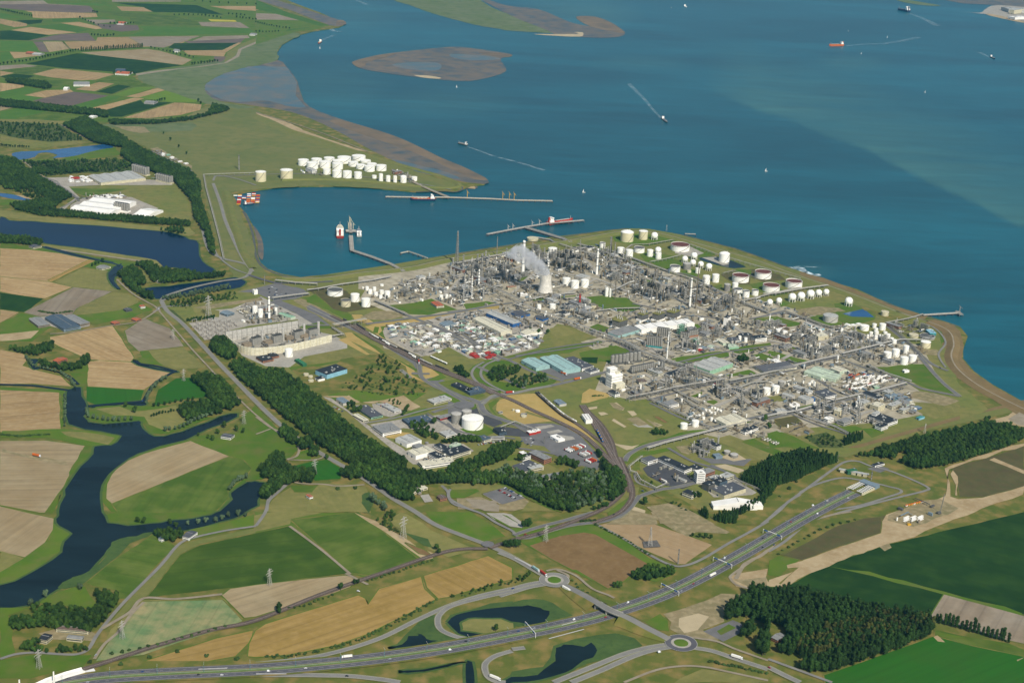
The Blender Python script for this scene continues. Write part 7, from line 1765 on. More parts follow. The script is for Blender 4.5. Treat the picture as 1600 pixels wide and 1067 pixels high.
UNITS = """
J frame,frame,pipes,drum,cool 24 26 22-46 steelgrey,lightsteel 20,500 370,450 560,410 600,470 560,590 470,640 300,600 180,620 60,640 0,600
J frame,drum,pipes,cool 26 14 20-50 lightsteel,steelgrey,tankwhite 0,650 120,660 260,650 300,770 180,800 60,830 0,800
N frame,pipes,drum,cool 26 14 16-40 steelgrey,lightsteel 780,60 1000,30 1300,10 1599,20 1599,140 1350,210 1240,180 1000,130 800,160
J frame,frame,cool,pipes 20 16 20-45 steelgrey,pipebrown,tankwhite 640,380 760,370 830,450 830,560 760,560 640,600 620,480
J furnace,frame,furnace 20 10 25-42 pipebrown,steelgrey 860,440 930,420 1080,440 1180,530 1100,570 960,560 870,510
J frame,pipes,cool,drum 28 16 20-50 steelgrey,pipebrown,lightsteel 1080,360 1240,340 1400,370 1480,470 1599,520 1599,690 1520,690 1400,640 1260,600 1240,500 1180,470 1100,420
J pipes,drum,frame 30 4 14-26 steelgrey 560,580 700,600 720,700 640,720 470,640
J pipes,frame,drum 34 4 14-26 steelgrey 700,790 900,760 1080,780 1230,870 1180,920 1000,900 880,880 760,850
K furnace,furnace,frame 15 22 22-44 pipebrown,pipeworks,steelgrey 190,590 280,560 420,600 540,650 560,690 460,700 330,690 210,640
K frame,pipes,cool,furnace 24 26 20-44 pipebrown,steelgrey,pipeworks 230,460 340,480 540,540 700,580 880,610 960,660 940,740 840,760 740,730 640,700 540,640 420,580 300,550 220,520
K frame,pipes,drum 26 8 18-36 steelgrey 0,400 130,380 270,420 260,480 200,540 100,560 0,540
K frame,furnace,pipes 20 12 20-40 pipeworks,pipebrown 960,690 1050,660 1110,700 1060,780 900,810 800,790 940,740
O pipes,drum,frame 32 4 12-24 steelgrey 900,150 1060,170 1180,220 1300,260 1340,300 1200,290 1060,260 920,210
P frame,green,cool,pipes 24 10 16-34 steelgrey,lightsteel 560,230 680,200 820,230 840,300 760,350 620,380 540,350 500,300
P frame,frame,cool,drum,pipes 24 14 16-36 steelgrey,lightsteel 760,190 880,150 1000,150 1060,190 1000,230 860,280 800,250
P frame,pipes,white 24 10 14-30 steelgrey,cream 1180,150 1320,140 1450,150 1480,200 1400,240 1340,220 1200,220
Q frame,white,pipes,drum,frame 22 26 14-36 steelgrey,pipeworks,lightsteel 0,100 180,110 330,90 480,110 640,100 800,150 860,200 700,250 560,280 420,330 300,280 100,250 0,210
Q frame,furnace,pipes 18 14 16-34 pipeworks,pipebrown 200,260 320,240 400,290 380,340 280,310
Q frame,frame,pipes,white 20 12 16-34 steelgrey 560,130 700,110 820,170 980,190 880,240 700,280 600,220
Q frame,pipes 20 8 14-30 steelgrey,pipeworks 700,320 840,300 900,340 800,370
P frame,green,pipes,cool,drum 24 12 14-28 steelgrey,pipeworks 390,520 560,500 680,520 860,600 780,640 640,660 500,700 380,680 330,620 370,560
P frame,frame,pipes 20 6 16-30 steelgrey 140,680 260,640 300,700 260,760 180,760
P furnace,frame,cool,drum 22 18 20-40 pipeworks,cream,pipebrown 900,690 980,660 1100,700 1200,680 1300,760 1320,820 1200,850 1080,840 960,800 890,760
Q frame,frame,cool 20 8 20-34 steelgrey 400,740 480,700 560,690 560,760 500,800 420,790
Q white,white,drum 18 10 12-24 tankwhite 620,710 760,690 880,730 880,770 760,800 640,790
Q frame,frame,cool,pipes 20 8 18-34 steelgrey,lightsteel 560,790 700,780 780,830 740,860 640,870 560,840
Q pipes,drum,frame 24 3 12-20 steelgrey 770,830 860,840 960,900 1000,930 900,900
T frame,frame,cool,pipes 20 6 12-24 lightsteel,steelgrey 690,380 800,370 930,390 920,430 860,460 800,520 750,500 700,440
T frame,white,pipes 20 6 10-22 tankwhite,steelgrey 780,690 860,690 940,670 990,680 980,720 880,730 800,720
Q frame,pipes,drum,furnace 24 4 14-28 pipebrown,steelgrey 820,650 960,640 1080,700 1240,770 1180,790 1000,700
T pipes,drum 22 3 10-18 pipeworks 1080,300 1180,270 1280,300 1440,400 1380,420 1250,340 1120,330
L pipes,drum,frame 26 4 10-20 steelgrey 1000,700 1140,690 1300,700 1320,750 1160,770 1060,740
L white,pipes 22 4 10-20 pipeworks 850,940 960,960 1080,1000 1060,1020 940,990 860,960
M drum,pipes,frame 22 3 12-24 steelgrey,tankwhite 640,300 760,320 880,260 960,300 1000,380 880,370 760,380
Q pipes,white,drum 26 4 10-18 lightsteel 100,540 200,520 300,570 300,640 220,610 100,600
I pipes,drum 40 3 10-20 lightsteel 330,190 470,200 560,240 530,250 400,225
I pipes,frame 30 5 10-22 steelgrey 1130,195 1260,225 1330,300 1250,290
"""
CL = []
for i, (k, s, n) in enumerate((('T', '700,560 900,680 870,770 700,720', 4), ('R', '820,560 1300,500 1100,640', 3), ('O', '820,60 1180,130 1300,250 900,200', 6), ('S', '600,590 800,640 860,700 640,690', 2), ('Q', '980,620 1240,700 1200,790 1060,740', 4))): scatter_buildings(gp(s, k), n, 900 + i)
for ui, ln in enumerate(UNITS.strip().splitlines()):
 k, kinds, sp, nc, hr, cols, s = ln.split(' ', 6); poly = gp(s, k); CL.append(poly); kinds = kinds.split(','); sp = float(sp); h0, h1 = map(float, hr.split('-')); cols = cols.split(',')
 ar_ = abs(sum(poly[i].x*poly[i-1].y - poly[i-1].x*poly[i].y for i in range(len(poly)))) / 2; scatter_buildings(poly, int(ar_ / 8000) + 1, ui)
 r_ = random.Random(ui + 50); cx_ = sum(p.x for p in poly)/len(poly); cy_ = sum(p.y for p in poly)/len(poly); rad = max((p - Vector((cx_, cy_, 0))).length for p in poly); n = int(rad / sp) + 1
 for i in range(-n, n+1):
  for j in range(-n, n+1):
   u, v = i*sp*1.25, j*sp; X, Y = cx_ + u*math.cos(AX) - v*math.sin(AX), cy_ + u*math.sin(AX) + v*math.cos(AX)
   if not inside(X, Y, poly) or blocked(X, Y, 5): continue
   if r_.random() < .2: continue
   put_module(r_.choice(kinds), X, Y, AX + (math.pi/2 if r_.random() < .25 else 0), r_.uniform(.75, 1.0) * min(1, sp / 21), r_.uniform(.8, 1.3))
 x0, x1 = min(p.x for p in poly), max(p.x for p in poly); y0, y1 = min(p.y for p in poly), max(p.y for p in poly); c = 0; tr = 0
 while c < int(nc) * .7 and tr < 500:
  tr += 1; X, Y = r_.uniform(x0, x1), r_.uniform(y0, y1)
  if inside(X, Y, poly) and not blocked(X, Y, -4): put_column(X, Y, h0 + (h1 - h0) * r_.random() ** 1.8, r_.uniform(1.1, 2.6), r_.choice(cols)); c += 1
print('MODULES', sum(1 for p in PEND if p[3] == 'process plant units'), 'COLS', ncol[0])
CLUT = [gp(s, k) for k, s in (('p', "640,440 760,412 860,395 905,385 960,405 1060,430 1110,450 1230,480 1300,500 1340,520 1440,540 1470,600 1420,600 1380,640 1270,660 1150,680 1060,665 1000,640 940,600 955,560 900,530 860,520 800,500 720,480 640,480 570,465"), ('N', "650,420 900,400 1200,340 1480,290 1599,300 1599,680 1500,700 1250,610 1100,640 950,670 800,590 700,530"), ('O', "0,260 350,200 700,280 820,340 740,500 450,570 180,580 0,490"), ('Q', "980,610 1160,600 1280,720 1250,790 1100,760 1000,690"), ('T', "390,530 620,640 760,720 600,770 480,740 340,660"), ('R', "820,570 1000,500 1300,500 1180,640 950,680"), ('M', "640,290 840,200 1090,320 1130,380 1000,400 700,420"), ('M', "620,560 760,500 1150,430 1400,500 1300,560 1000,600 800,630 700,600"), ('Q', "0,850 300,870 400,930 200,980"), ('S', "1100,170 1300,160 1450,230 1599,260 1599,480 1400,330"), ('U', "740,660 960,575 1080,560 1200,620 900,735 760,700"), ('C', "440,215 520,160 720,150 820,160 560,175"), ('C', "1060,20 1000,70 930,60 1000,10"), ('W', "1250,610 1480,700 1590,760 1560,750 1300,640"))] + CL
mbs = MB(); cm = ['pipeworks', 'steelgrey', 'tankwhite', 'pipebrown', 'pipebrown', 'steelgrey', 'greytan', 'darksteel', 'pipeworks', 'bluegrey', 'pipedark']
for ci, poly in enumerate(CLUT):
 x0, x1 = min(p.x for p in poly), max(p.x for p in poly); y0, y1 = min(p.y for p in poly), max(p.y for p in poly); ar = abs(sum(poly[i].x*poly[i-1].y - poly[i-1].x*poly[i].y for i in range(len(poly)))) / 2
 dens = {0: 1/230., 1: 1/260., 2: 1/260., 3: 1/260., 4: 1/500, 5: 1/500, 8: 1/400., 9: 1/500, 10: 1/900, 11: 1/220., 12: 1/220., 13: 1/300}.get(ci, 1/175.)
 for _ in range(int(ar * dens * ((x1-x0)*(y1-y0)/ar))):
  X, Y = rng.uniform(x0, x1), rng.uniform(y0, y1)
  if not inside(X, Y, poly) or blocked(X, Y, -6): continue
  kx, ky = P2('p', *proj((X, Y, 0))); q = rng.random(); a = AX + (math.pi/2 if rng.random() < .4 else 0); m = rng.randrange(len(cm))
  if any(inside(kx, ky, lp) for lp in LAWNS): continue
  if q < .3: mbs.box(X, Y, 0, rng.uniform(2.5, 5.5), rng.uniform(4, 12), rng.uniform(2.5, 5), a, m)
  elif q < .75: z = rng.uniform(1.6, 5); mbs.box(X, Y, z, z + .9, rng.uniform(8, 26), rng.uniform(.9, 2.4), a, m); mbs.box(X, Y, 0, z, .8, .8, a, 1)
  elif q < .9: mbs.cyl(X, Y, 0, rng.uniform(3, 9), rng.uniform(.8, 2.2), 8, m=m)
  else: mbs.box(X, Y, 0, rng.uniform(6, 14), rng.uniform(1.2, 5), rng.uniform(1.2, 4), a, m)
mbs.v = [(a, b, c + BZ) for a, b, c in mbs.v]
tag(mbs.build('pipework', cm), 'low pipework, pumps and small equipment filling the ground between the process units', kind='stuff'); bpy.data.objects['pipework']['category'] = 'pipework'
# ============================================================ pipe racks
def rack(k, s, w=9, h=6.5, m='lightsteel', npipe=5, desc='pipe rack', levels=1, name='pipe_rack', bent=15):
 P = [G(x, y) for x, y in pts(s, k)]; t = empty(name, P[0]); O = P[0]; P = [p - O for p in P]; mt = MB(); rr = random.Random(len(s))
 for a, b in zip(P[:-1], P[1:]):
  L = (b - a).length; d = (b - a) / L; nrm = Vector((-d.y, d.x, 0)); n = max(1, int(L / bent))
  for i in range(n + 1):
   c = a + d * (L*i/n)
   for sg in (-1, 1): q = c + nrm * (sg*w*.45); mt.box(q.x, q.y, 0, h * levels, .7, .7)
   for lv in range(1, levels + 1): mt.bar(c - nrm*w*.5 + Vector((0,0,h*lv-.3)), c + nrm*w*.5 + Vector((0,0,h*lv-.3)), .6)
 mt.build('trestle', 'steelgrey', t)
 for i in range(npipe):
  mp = MB(); o = (i/(npipe-1) - .5)*w*.85 if npipe > 1 else 0; q = rr.uniform(.35, .85); lv = rr.randrange(1, levels+1); PP = offset(P, o)
  for a, b in zip(PP[:-1], PP[1:]): mp.bar(a + Vector((0,0,h*lv + q/2)), b + Vector((0,0,h*lv + q/2)), q * 1.5, q)
  mp.build('pipe', rr.choice(('lightsteel', 'pipeworks', 'steelgrey', 'pipeworks', m)), t)
 return want(t, desc, 'pipe rack')
RACKS = [('J', "250,670 440,755 640,845", 'double pipe rack in front of the cooling tower', 12), ('O', "560,150 800,235 1000,310 1260,405 1420,460 1590,535", 'long diagonal pipe rack above the teal warehouse lawn', 12), ('P', "110,305 260,395 420,455 640,520 860,600 960,640", 'diagonal pipe rack left of the wide green-fronted warehouse', 12), ('P', "1010,632 1300,570 1580,505", 'straight white pipe rack in front of the dark workshops', 9), ('Q', "0,432 260,385 420,345 590,308", 'pipe rack behind the pale green sheds', 9), ('Q', "620,300 800,255 1000,205 1110,182 1290,186", 'pipe rack between the two white tank groups at right', 9), ('P', "165,790 400,745 560,705 860,655 980,635", 'low blue-grey pipe rack along the front of the lower unit', 14), ('P', "340,775 560,880 690,945 800,1000", 'pipe rack beside the derelict plots', 8), ('P', "530,695 640,750 760,815", 'short rack behind the small white tank rows', 8), ('T', "330,450 480,402 600,372 840,308 960,275 1180,215", 'white pipe rack along the lower edge road', 8), ('Q', "-80,835 70,800 250,770 480,700 740,640 960,590 1150,538", 'long pipe rack behind the white vessel plant', 9), ('M', "960,60 1130,80 1310,90", 'pipe bridge by the gate road left of the tanks', 8), ('M', "940,210 1120,185 1240,172", 'pipe rack bridging the railway by the gate', 10), ('N', "0,140 90,130 290,92 560,55 700,25", 'pipe rack along the harbour dike', 8), ('N', "215,455 350,430 490,405", 'grey pipe bridge across the railway sidings', 12), ('N', "215,455 300,510 215,525", 'short pipe bridge at the power station corner', 8), ('N', "560,225 700,285 830,345", 'pipe rack above the crossroads by the lawn', 7), ('J', "370,570 500,640 640,690 720,690", 'white pipe rack left of the cooling tower', 7), ('J', "870,655 965,690 890,712", 'angled white pipe beside the cooling tower basin', 4), ('K', "0,285 140,330 300,390 540,475 700,525 880,610 960,650", 'white pipe rack from the seaward tanks to the chimney', 9), ('K', "120,300 200,240 340,235 540,200", 'pipe rack among the seaward domed tanks', 6), ('K', "680,240 900,320 1100,380 1270,430 1520,500 1600,525", 'pipe line along the sea dike road', 5), ('K', "1115,715 1330,660 1599,600", 'straight pipe rack in front of the spheres', 8), ('K', "1120,725 1220,765 1330,805", 'short double rack beside the brown bund', 10), ('K', "350,385 480,360 600,330", 'thin pipe rack between grass bunds', 5), ('K', "960,480 1040,460 1180,500 1230,520", 'pipes round the rust-topped tank bund', 4), ('L', "-40,440 60,440 300,395 500,370", 'pipe rack behind the row of spheres', 7), ('L', "160,590 300,640 440,690 620,740", 'diagonal rack below the pale wide tank', 8), ('L', "980,680 1120,655 1210,635 1290,608", 'pipe rack climbing the sea dike to the far jetty', 6), ('L', "1000,690 1110,780 1180,850 1280,950", 'pipe rack on the right edge road', 5), ('K', "380,480 560,540 700,580", 'rack inside the brown pipework', 9), ('J', "1080,340 1240,380 1400,450 1599,510", 'rack along the front of the harbour-side tanks', 9), ('J', "930,340 1080,390 1240,440", 'rack near the jetty root', 9), ('J', "0,520 200,480 370,445 540,420", 'rack along the harbour dike road', 7), ('C', "1275,35 1290,120 1320,230 1350,340 1375,440 1400,560", 'white pipeline beside the harbour access road', 4), ('C', "1275,35 1400,30 1590,24", 'white pipeline leading to the cream tanks', 4), ('T', "280,515 172,600 180,640 230,655 262,712 400,785 500,742", 'white pipe loop round the lorry yard corner', 4), ('T', "965,668 1080,720 1290,808", 'white pipe line beside the dark flat roof hall', 4), ('Q', "160,745 300,815 420,860 560,905 700,980", 'rack beside the bare plots', 8), ('Q', "380,800 480,790 560,780", 'pipe bridge to the white gabled building', 7), ('P', "1100,690 1200,650 1330,640", 'rack left of the two white tanks', 7), ('Q', "820,395 1000,470 1190,530", 'rack along the back of the container rows', 7), ('J', "1240,900 1400,880 1599,875", 'rack in front of the pale green lawn', 7), ('O', "640,120 860,75 1060,55", 'white rack behind the crossroads tanks', 7), ('J', "1600,745 1440,700 1180,715", 'red and white pipes beside the slim drums', 5), ('S', "430,385 560,335 720,400", 'canopy of the pedestrian gate', 4), ('K', "0,640 100,600 180,560", 'rack at the edge of the furnace rows', 7), ('P', "600,770 700,830 820,900", 'rack between the small white tanks', 6)]
for q in RACKS: rack(q[0], q[1], q[3] * .85 if q[3] > 5 else q[3], rng.uniform(5.5, 7.5), desc=q[2], npipe=2 if q[3] <= 5 else 5, levels=2 if q[3] >= 12 else 1)
# ============================================================ silo blocks, furnaces and the stepped tower
def silos(k, x0, y0, x1, y1, n, rows, h, desc, base='tealdark', sil='steelgrey', r=None, legs=5):
 a, b = G(*P2(k, x0, y0)), G(*P2(k, x1, y1)); d = (b - a) / max(1, n - 1); r = r or d.length * .46; nn = Vector((-d.y, d.x, 0)).normalized() * r * 2.1
 if nn.y < 0: nn = -nn
 t = empty('silo_block', (a + b) / 2); O = t.location.copy(); mid = (b - a) / 2 + nn * (rows - 1) / 2; ang = math.atan2(d.y, d.x)
 for j in range(rows):
  for i in range(n):
   p = a - O + d * i + nn * j; mb = MB(); mb.lathe(p.x, p.y, [(r*.3, legs*.5), (r, legs + 1), (r, h), (r*.5, h + r*.35), (.01, h + r*.45)], 12); mb.build('silo', sil, t)
 c = nn * (rows - 1) / 2; mb = MB(); mb.box(c.x, c.y, .1, legs, (b-a).length + 2*r, 2*r*rows, ang); mb.build('base_building', base, t)
 mb = MB(); mb.box(c.x, c.y, h + r*.5, h + r*.5 + 1.2, (b-a).length + r, 2.5, ang)
 mb.build('conveyor_deck', 'darksteel', t); FOOT.append((O.x + c.x, O.y + c.y, (b-a).length / 2 + r)); return want(t, desc, 'silo block')
silos('P', 325, 330, 440, 345, 8, 2, 27, 'block of tall grey silos on a turquoise base'); silos('P', 410, 250, 500, 262, 6, 2, 24, 'second grey silo block behind the turquoise based one', 'lightsteel')
silos('P', 35, 480, 130, 470, 4, 1, 22, 'four slim grey silos behind the white stepped tower', 'darksteel'); silos('P', 155, 470, 255, 455, 4, 1, 24, 'four slim grey silos right of the stepped tower group', 'darksteel'); silos('P', 200, 555, 380, 520, 12, 2, 16, 'long double row of grey silos beside the black yard', 'darksteel')
silos('P', 645, 530, 700, 520, 4, 2, 15, 'small dark silo group beside the diagonal rack', 'darksteel'); silos('P', 605, 260, 665, 270, 5, 2, 16, 'grey silo group right of the thin white chimney', 'darksteel'); silos('P', 680, 255, 740, 245, 5, 2, 17, 'grey silo group with brown frames', 'brick')
silos('W', 1110, 800, 1215, 828, 7, 2, 27, 'grey silo block on the far warehouse end', 'creamwall', 'steelgrey'); silos('W', 1310, 870, 1415, 895, 7, 2, 24, 'separate grey silo block beside the tree belt', 'creamwall', 'steelgrey'); silos('C', 720, 250, 795, 262, 6, 2, 25, 'tall grey silo block at the lakeside warehouse', 'white', 'steelgrey')
def furnace_block(k, p, h, desc):
 P = pts(p, k); c, L, W, a = rect(P[0], P[1], P[2], h); c.z = 0; t = empty('furnace_block', c, a); mb = MB(); mb.box(0, 0, 0, h*.25, L*1.08, W*1.3); mb.build('base', 'white', t)
 mb = MB(); mb.box(0, 0, h*.25, h, L, W); mb.build('firebox', 'darksteel', t); mb = MB(); mb.box(0, 0, h, h + 1, L*1.05, W*1.1); mb.build('top_deck', 'dry', t)
 for s in (-1, 1):
  mb = MB(); n = 9
  for i in range(n): mb.box(-L/2 + L*(i+.5)/n, s*(W/2 + .3), h*.25, h, .8, .6)
  mb.build('ribs', 'steelgrey', t)
 for i in range(3): mb = MB(); mb.cyl(-L*.3 + i*L*.3, 0, h + 1, h + 6, 1.3, 10); mb.build('flue', 'lightsteel', t)
 FOOT.append((c.x, c.y, L/2)); want(t, desc, 'furnace block')
for k, p, h, d in (('K', "35,850 100,870 155,845", 20, 'leftmost brown topped furnace block'), ('K', "245,800 290,815 330,798", 17, 'second brown topped furnace block'), ('K', "370,797 420,812 470,793", 19, 'third brown topped furnace block'), ('K', "488,782 550,798 600,775", 19, 'rightmost brown topped furnace block'), ('J', "1370,945 1430,962 1490,942", 19, 'lone brown topped furnace block left of the others')): furnace_block(k, p, h, d)
b = G(*P2('P', 110, 690)); t = empty('stepped_tower', b, AX - .15); bx = [(0, 14, 0, 14, 24, 22, 'palecream'), (0, 26, 0, 30, 30, 18, 'white'), (-3, 34, 0, 42, 20, 14, 'white'), (6, 28, 30, 34, 10, 14, 'palecream')]
for i, (x, y, z0, z1, l, w_, m) in enumerate(bx): mb = MB(); mb.box(x, y + i * .02, z0 + .05 * i, z1, l, w_); mb.build('tower_block', m, t)
mb = MB()
for z in (5, 10, 18, 24, 34, 38): mb.box(0 if z < 32 else -3, 26 if z < 32 else 34, z, z + 1.0, 30.6 if z < 32 else 20.6, 18.6 if z < 32 else 14.6)
mb.build('window_band', 'greyroof', t); tag(t, 'white stepped tower building beside the slim grey silos', 'building'); FOOT.append((b.x, b.y + 20, 22))
# ============================================================ walled power station
def wallline(k, s, h, m, desc, name='sound_wall'):
 P = [G(x, y, h) for x, y in pts(s, k)]; P = smoothline([Vector((p.x, p.y, 0)) for p in P], 4); O = P[0].copy(); P = [p - O for p in P]; t = empty(name, O); mb = MB(); A = offset(P, .8); B_ = offset(P, -.8); vs = []
 for a, b in zip(A, B_): vs += [(a.x, a.y, 0), (a.x, a.y, h), (b.x, b.y, h), (b.x, b.y, 0)]
 mb.add(vs, [(4*i+j, 4*i+j+1, 4*i+5+j, 4*i+4+j) for i in range(len(P)-1) for j in range(3)]); mb.build('panel', m, t)
 mb = MB(); acc = 0
 for a, b in zip(P[:-1], P[1:]):
  n = max(1, int((b-a).length / 9))
  for i in range(n): q = a.lerp(b, i/n); mb.box(q.x, q.y, 0, h + .4, 1.0, 2.6, math.atan2((b-a).y, (b-a).x))
  for f in (.33, .66): mb.bar(a + Vector((0,0,h*f)), b + Vector((0,0,h*f)), 2.2, .4)
 mb.build('post', 'steelgrey' if m != 'palecream' else 'cream', t); return want(t, desc, 'wall')
wallline('M', "545,475 850,425 1148,382", 24, 'lightsteel', 'tall grey back wall of the power station'); wallline('M', "545,480 580,525 660,580 760,605 900,600 1060,580 1250,540 1430,495", 18, 'palecream', 'curved cream front wall of the power station')
for i, (x, y) in enumerate(((800, 585), (975, 565), (1150, 530), (1270, 512))):
 b = G(*P2('M', x, y - 6)); t = empty('boiler_unit', b, AX); mb = MB(); mb.box(0, 0, 0, 17, 26, 13); mb.build('boiler_house', 'steelgrey', t)
 mb = MB(); mb.cyl(17, 0, 0, 32, 3.2, 14); mb.build('exhaust_stack', 'lightsteel', t); mb = MB(); mb.box(-24, 2, 0, 9, 20, 12); mb.build('turbine_hall', 'greytan', t)
 mb = MB()
 for q in range(6): mb.box(-10 + q*4, 0, 17, 20.5, 1.2, 9)
 mb.build('duct', 'darksteel', t); mb = MB(); mb.tube((-12, 9, 6), (12, 9, 6), 2, 10); mb.build('steam_drum', 'lightsteel', t); want(t, 'grey boiler unit with round stack inside the walls', 'boiler unit', 'boiler units of the power station')
g0 = empty('switchyard_gantry'); mb = MB()
for s in (-1, 1): mb.box(s*6, 0, 0, 9, .7, .7)
mb.box(0, 0, 8.4, 9, 13, .6); mb.build('portal', 'lightsteel', g0)
for s in (-4, 0, 4): mb = MB(); mb.cyl(s, 1.5, 0, 4.5, .45, 6); mb.build('insulator', 'brownroof', g0)
poly = gp("250,405 380,385 620,390 690,430 560,465 520,530 450,540 370,540", 'M'); c = sum((p for p in poly), Vector()) / len(poly); first_g = True
for i in range(-9, 10):
 for j in range(-8, 9):
  u, v = i*17, j*15; X, Y = c.x + u*math.cos(AX) - v*math.sin(AX), c.y + u*math.sin(AX) + v*math.cos(AX)
  if inside(X, Y, poly):
   t = g0 if first_g else copy_tree(g0); first_g = False; t.location = (X, Y, BZ); t.rotation_euler = (0, 0, AX + (math.pi/2 if (i+j) % 3 == 0 else 0)); want(t, 'switchyard portal with insulators', 'switchyard gantry', 'portals of the switchyard')
# ============================================================ cabins, containers, vehicles, wagons
def cabin(m, roof):
 t = empty('site_cabin'); mb = MB(); mb.box(0, 0, 0, 3, 12, 5); mb.build('body', m, t); mb = MB(); mb.box(0, 0, 3, 3.3, 12.4, 5.4); mb.build('roof', roof, t); mb = MB(); mb.box(-3, -2.55, .05, 2.2, 1.3, .12); mb.build('door', 'slate', t); mb = MB(); mb.box(2, -2.55, 1.2, 2.2, 5, .12); mb.build('window', 'darkwin', t); return t
CB = {}; CD = {('white', 'white'): 'white site cabin', ('white', 'palegreen'): 'white site cabin with pale green roof', ('mintgreen', 'mintgreen'): 'mint green site cabin', ('bluepaint', 'bluegrey'): 'blue site cabin', ('redpaint', 'redpaint'): 'red site cabin', ('cream', 'palecream'): 'cream site cabin', ('greytan', 'greyroof'): 'grey site cabin', ('orange', 'yellow'): 'orange site cabin'}
def put_cabin(x, y, a, mm, sc=1.0):
 if mm not in CB: t = CB[mm] = cabin(*mm)
 else: t = copy_tree(CB[mm])
 t.location = (x, y, BZ); t.rotation_euler = (0, 0, a); t.scale = (sc, sc * rng.uniform(1, 2.2), sc); want(t, CD[mm], 'cabin', 'site cabins'); FOOT.append((x, y, 7))
ck = list(CD)
for k, s, cnt, wts in (('N', "660,460 720,410 900,400 1100,440 1200,520 1180,600 1100,650 960,600 800,560 690,510", 48, (8,4,2,1,0,4,5,0)), ('N', "1240,600 1300,480 1480,440 1599,480 1599,660 1500,690 1300,640", 34, (7,4,2,1,1,4,5,0)), ('O', "0,300 180,280 360,340 560,400 740,380 780,460 600,540 400,570 150,560 20,480", 64, (8,4,2,1,1,5,6,0)), ('O', "180,560 300,530 400,560 380,590 240,590", 8, (1,1,0,0,6,1,1,0)), ('Q', "1000,620 1140,640 1250,740 1200,780 1060,710", 22, (2,1,3,3,0,2,3,0)), ('P', "620,360 760,330 900,330 860,370 700,390", 10, (3,1,0,2,1,1,2,0)), ('L', "640,690 760,680 760,700 660,720", 8, (1,0,0,0,0,6,0,0)), ('J', "340,960 520,980 620,940 520,900", 8, (3,0,0,2,0,1,3,0)), ('R', "820,890 960,880 960,910 860,930", 5, (2,0,0,0,0,1,1,2)), ('C', "560,165 720,155 810,165 700,175", 14, (6,0,0,0,0,0,1,0)), ('C', "430,42 570,38 600,80 520,85 440,80", 18, (8,0,0,0,1,0,0,0)), ('W', "1250,600 1480,690 1570,740 1480,710 1290,640", 10, (4,0,2,0,1,0,3,0))):
 poly = gp(s, k); x0, x1 = min(p.x for p in poly), max(p.x for p in poly); y0, y1 = min(p.y for p in poly), max(p.y for p in poly); n = 0; tr = 0
 while n < cnt and tr < 3000:
  tr += 1; X, Y = rng.uniform(x0, x1), rng.uniform(y0, y1)
  if inside(X, Y, poly) and not blocked(X, Y, 3): put_cabin(X, Y, AX + rng.choice((0, 0, math.pi/2)) + rng.uniform(-.06, .06), rng.choices(ck, wts)[0], rng.uniform(.9, 1.3)); n += 1
def container(m):
 t = empty('shipping_container'); mb = MB(); mb.box(0, 0, 0, 2.6, 12, 2.5)
 for i in range(8): mb.box(-5.3 + i*1.5, 0, .15, 2.45, .5, 2.66)
 mb.build('shell', m, t); mb = MB(); mb.box(6.05, 0, .1, 2.5, .12, 2.2); mb.build('door', 'steelgrey', t); return t
CT = {}
def put_container(x, y, z, a, m):
 if m not in CT: t = CT[m] = container(m)
 else: t = copy_tree(CT[m])
 t.location = (x, y, z + BZ); t.rotation_euler = (0, 0, a); want(t, {'white': 'white', 'redpaint': 'red', 'bluepaint': 'blue', 'orange': 'orange', 'lightsteel': 'pale grey', 'greendark': 'green', 'yellow': 'yellow'}[m] + ' shipping container', 'container', 'stacked containers')
def grid_fill(k, s, du, dv, ang, fn, jit=0, p=1.0):
 poly = gp(s, k); c = sum((q for q in poly), Vector()) / len(poly); rad = max((q - c).length for q in poly); nu, nv = int(rad/du) + 1, int(rad/dv) + 1; n = 0
 for i in range(-nu, nu+1):
  for j in range(-nv, nv+1):
   if rng.random() > p: continue
   u, v = i*du + rng.uniform(-jit, jit), j*dv + rng.uniform(-jit, jit); X, Y = c.x + u*math.cos(ang) - v*math.sin(ang), c.y + u*math.sin(ang) + v*math.cos(ang)
   if inside(X, Y, poly): fn(X, Y, i, j); n += 1
 return n
n1 = grid_fill('Q', "700,500 860,470 1060,485 1070,510 900,555 740,590 640,600 620,560", 14, 7, AX, lambda x, y, i, j: [put_container(x, y, .1 + z*2.65, AX, rng.choice(('white', 'white', 'white', 'lightsteel', 'lightsteel', 'redpaint' if i % 5 == 0 else 'white'))) for z in range(rng.choice((1, 2, 2)))], p=.62)
n2 = grid_fill('Q', "640,470 840,430 900,460 800,490 680,510", 15, 9, AX, lambda x, y, i, j: put_container(x, y, .1, AX, rng.choice(('white', 'orange', 'bluepaint', 'redpaint', 'lightsteel'))), p=.6)
n3 = grid_fill('p', "366,305 408,303 408,318 372,321", 14, 12, R(8), lambda x, y, i, j: [put_container(x, y, .1 + z*2.65, R(8), rng.choice(('white', 'redpaint', 'bluepaint', 'orange', 'yellow', 'redpaint', 'white'))) for z in range(rng.choice((1, 2, 3)))], p=.6)
print('CONTAINERS', n1, n2, n3, len([1 for q in PEND if q[2] == 'container']))
mat('carwhite', 'e4e4e2', rough=.3); mat('carsilver', 'a8acb0', rough=.3); mat('carblack', '23262a', rough=.3); mat('carred', '9c2a24', rough=.3); mat('carblue', '2c4a7c', rough=.3)
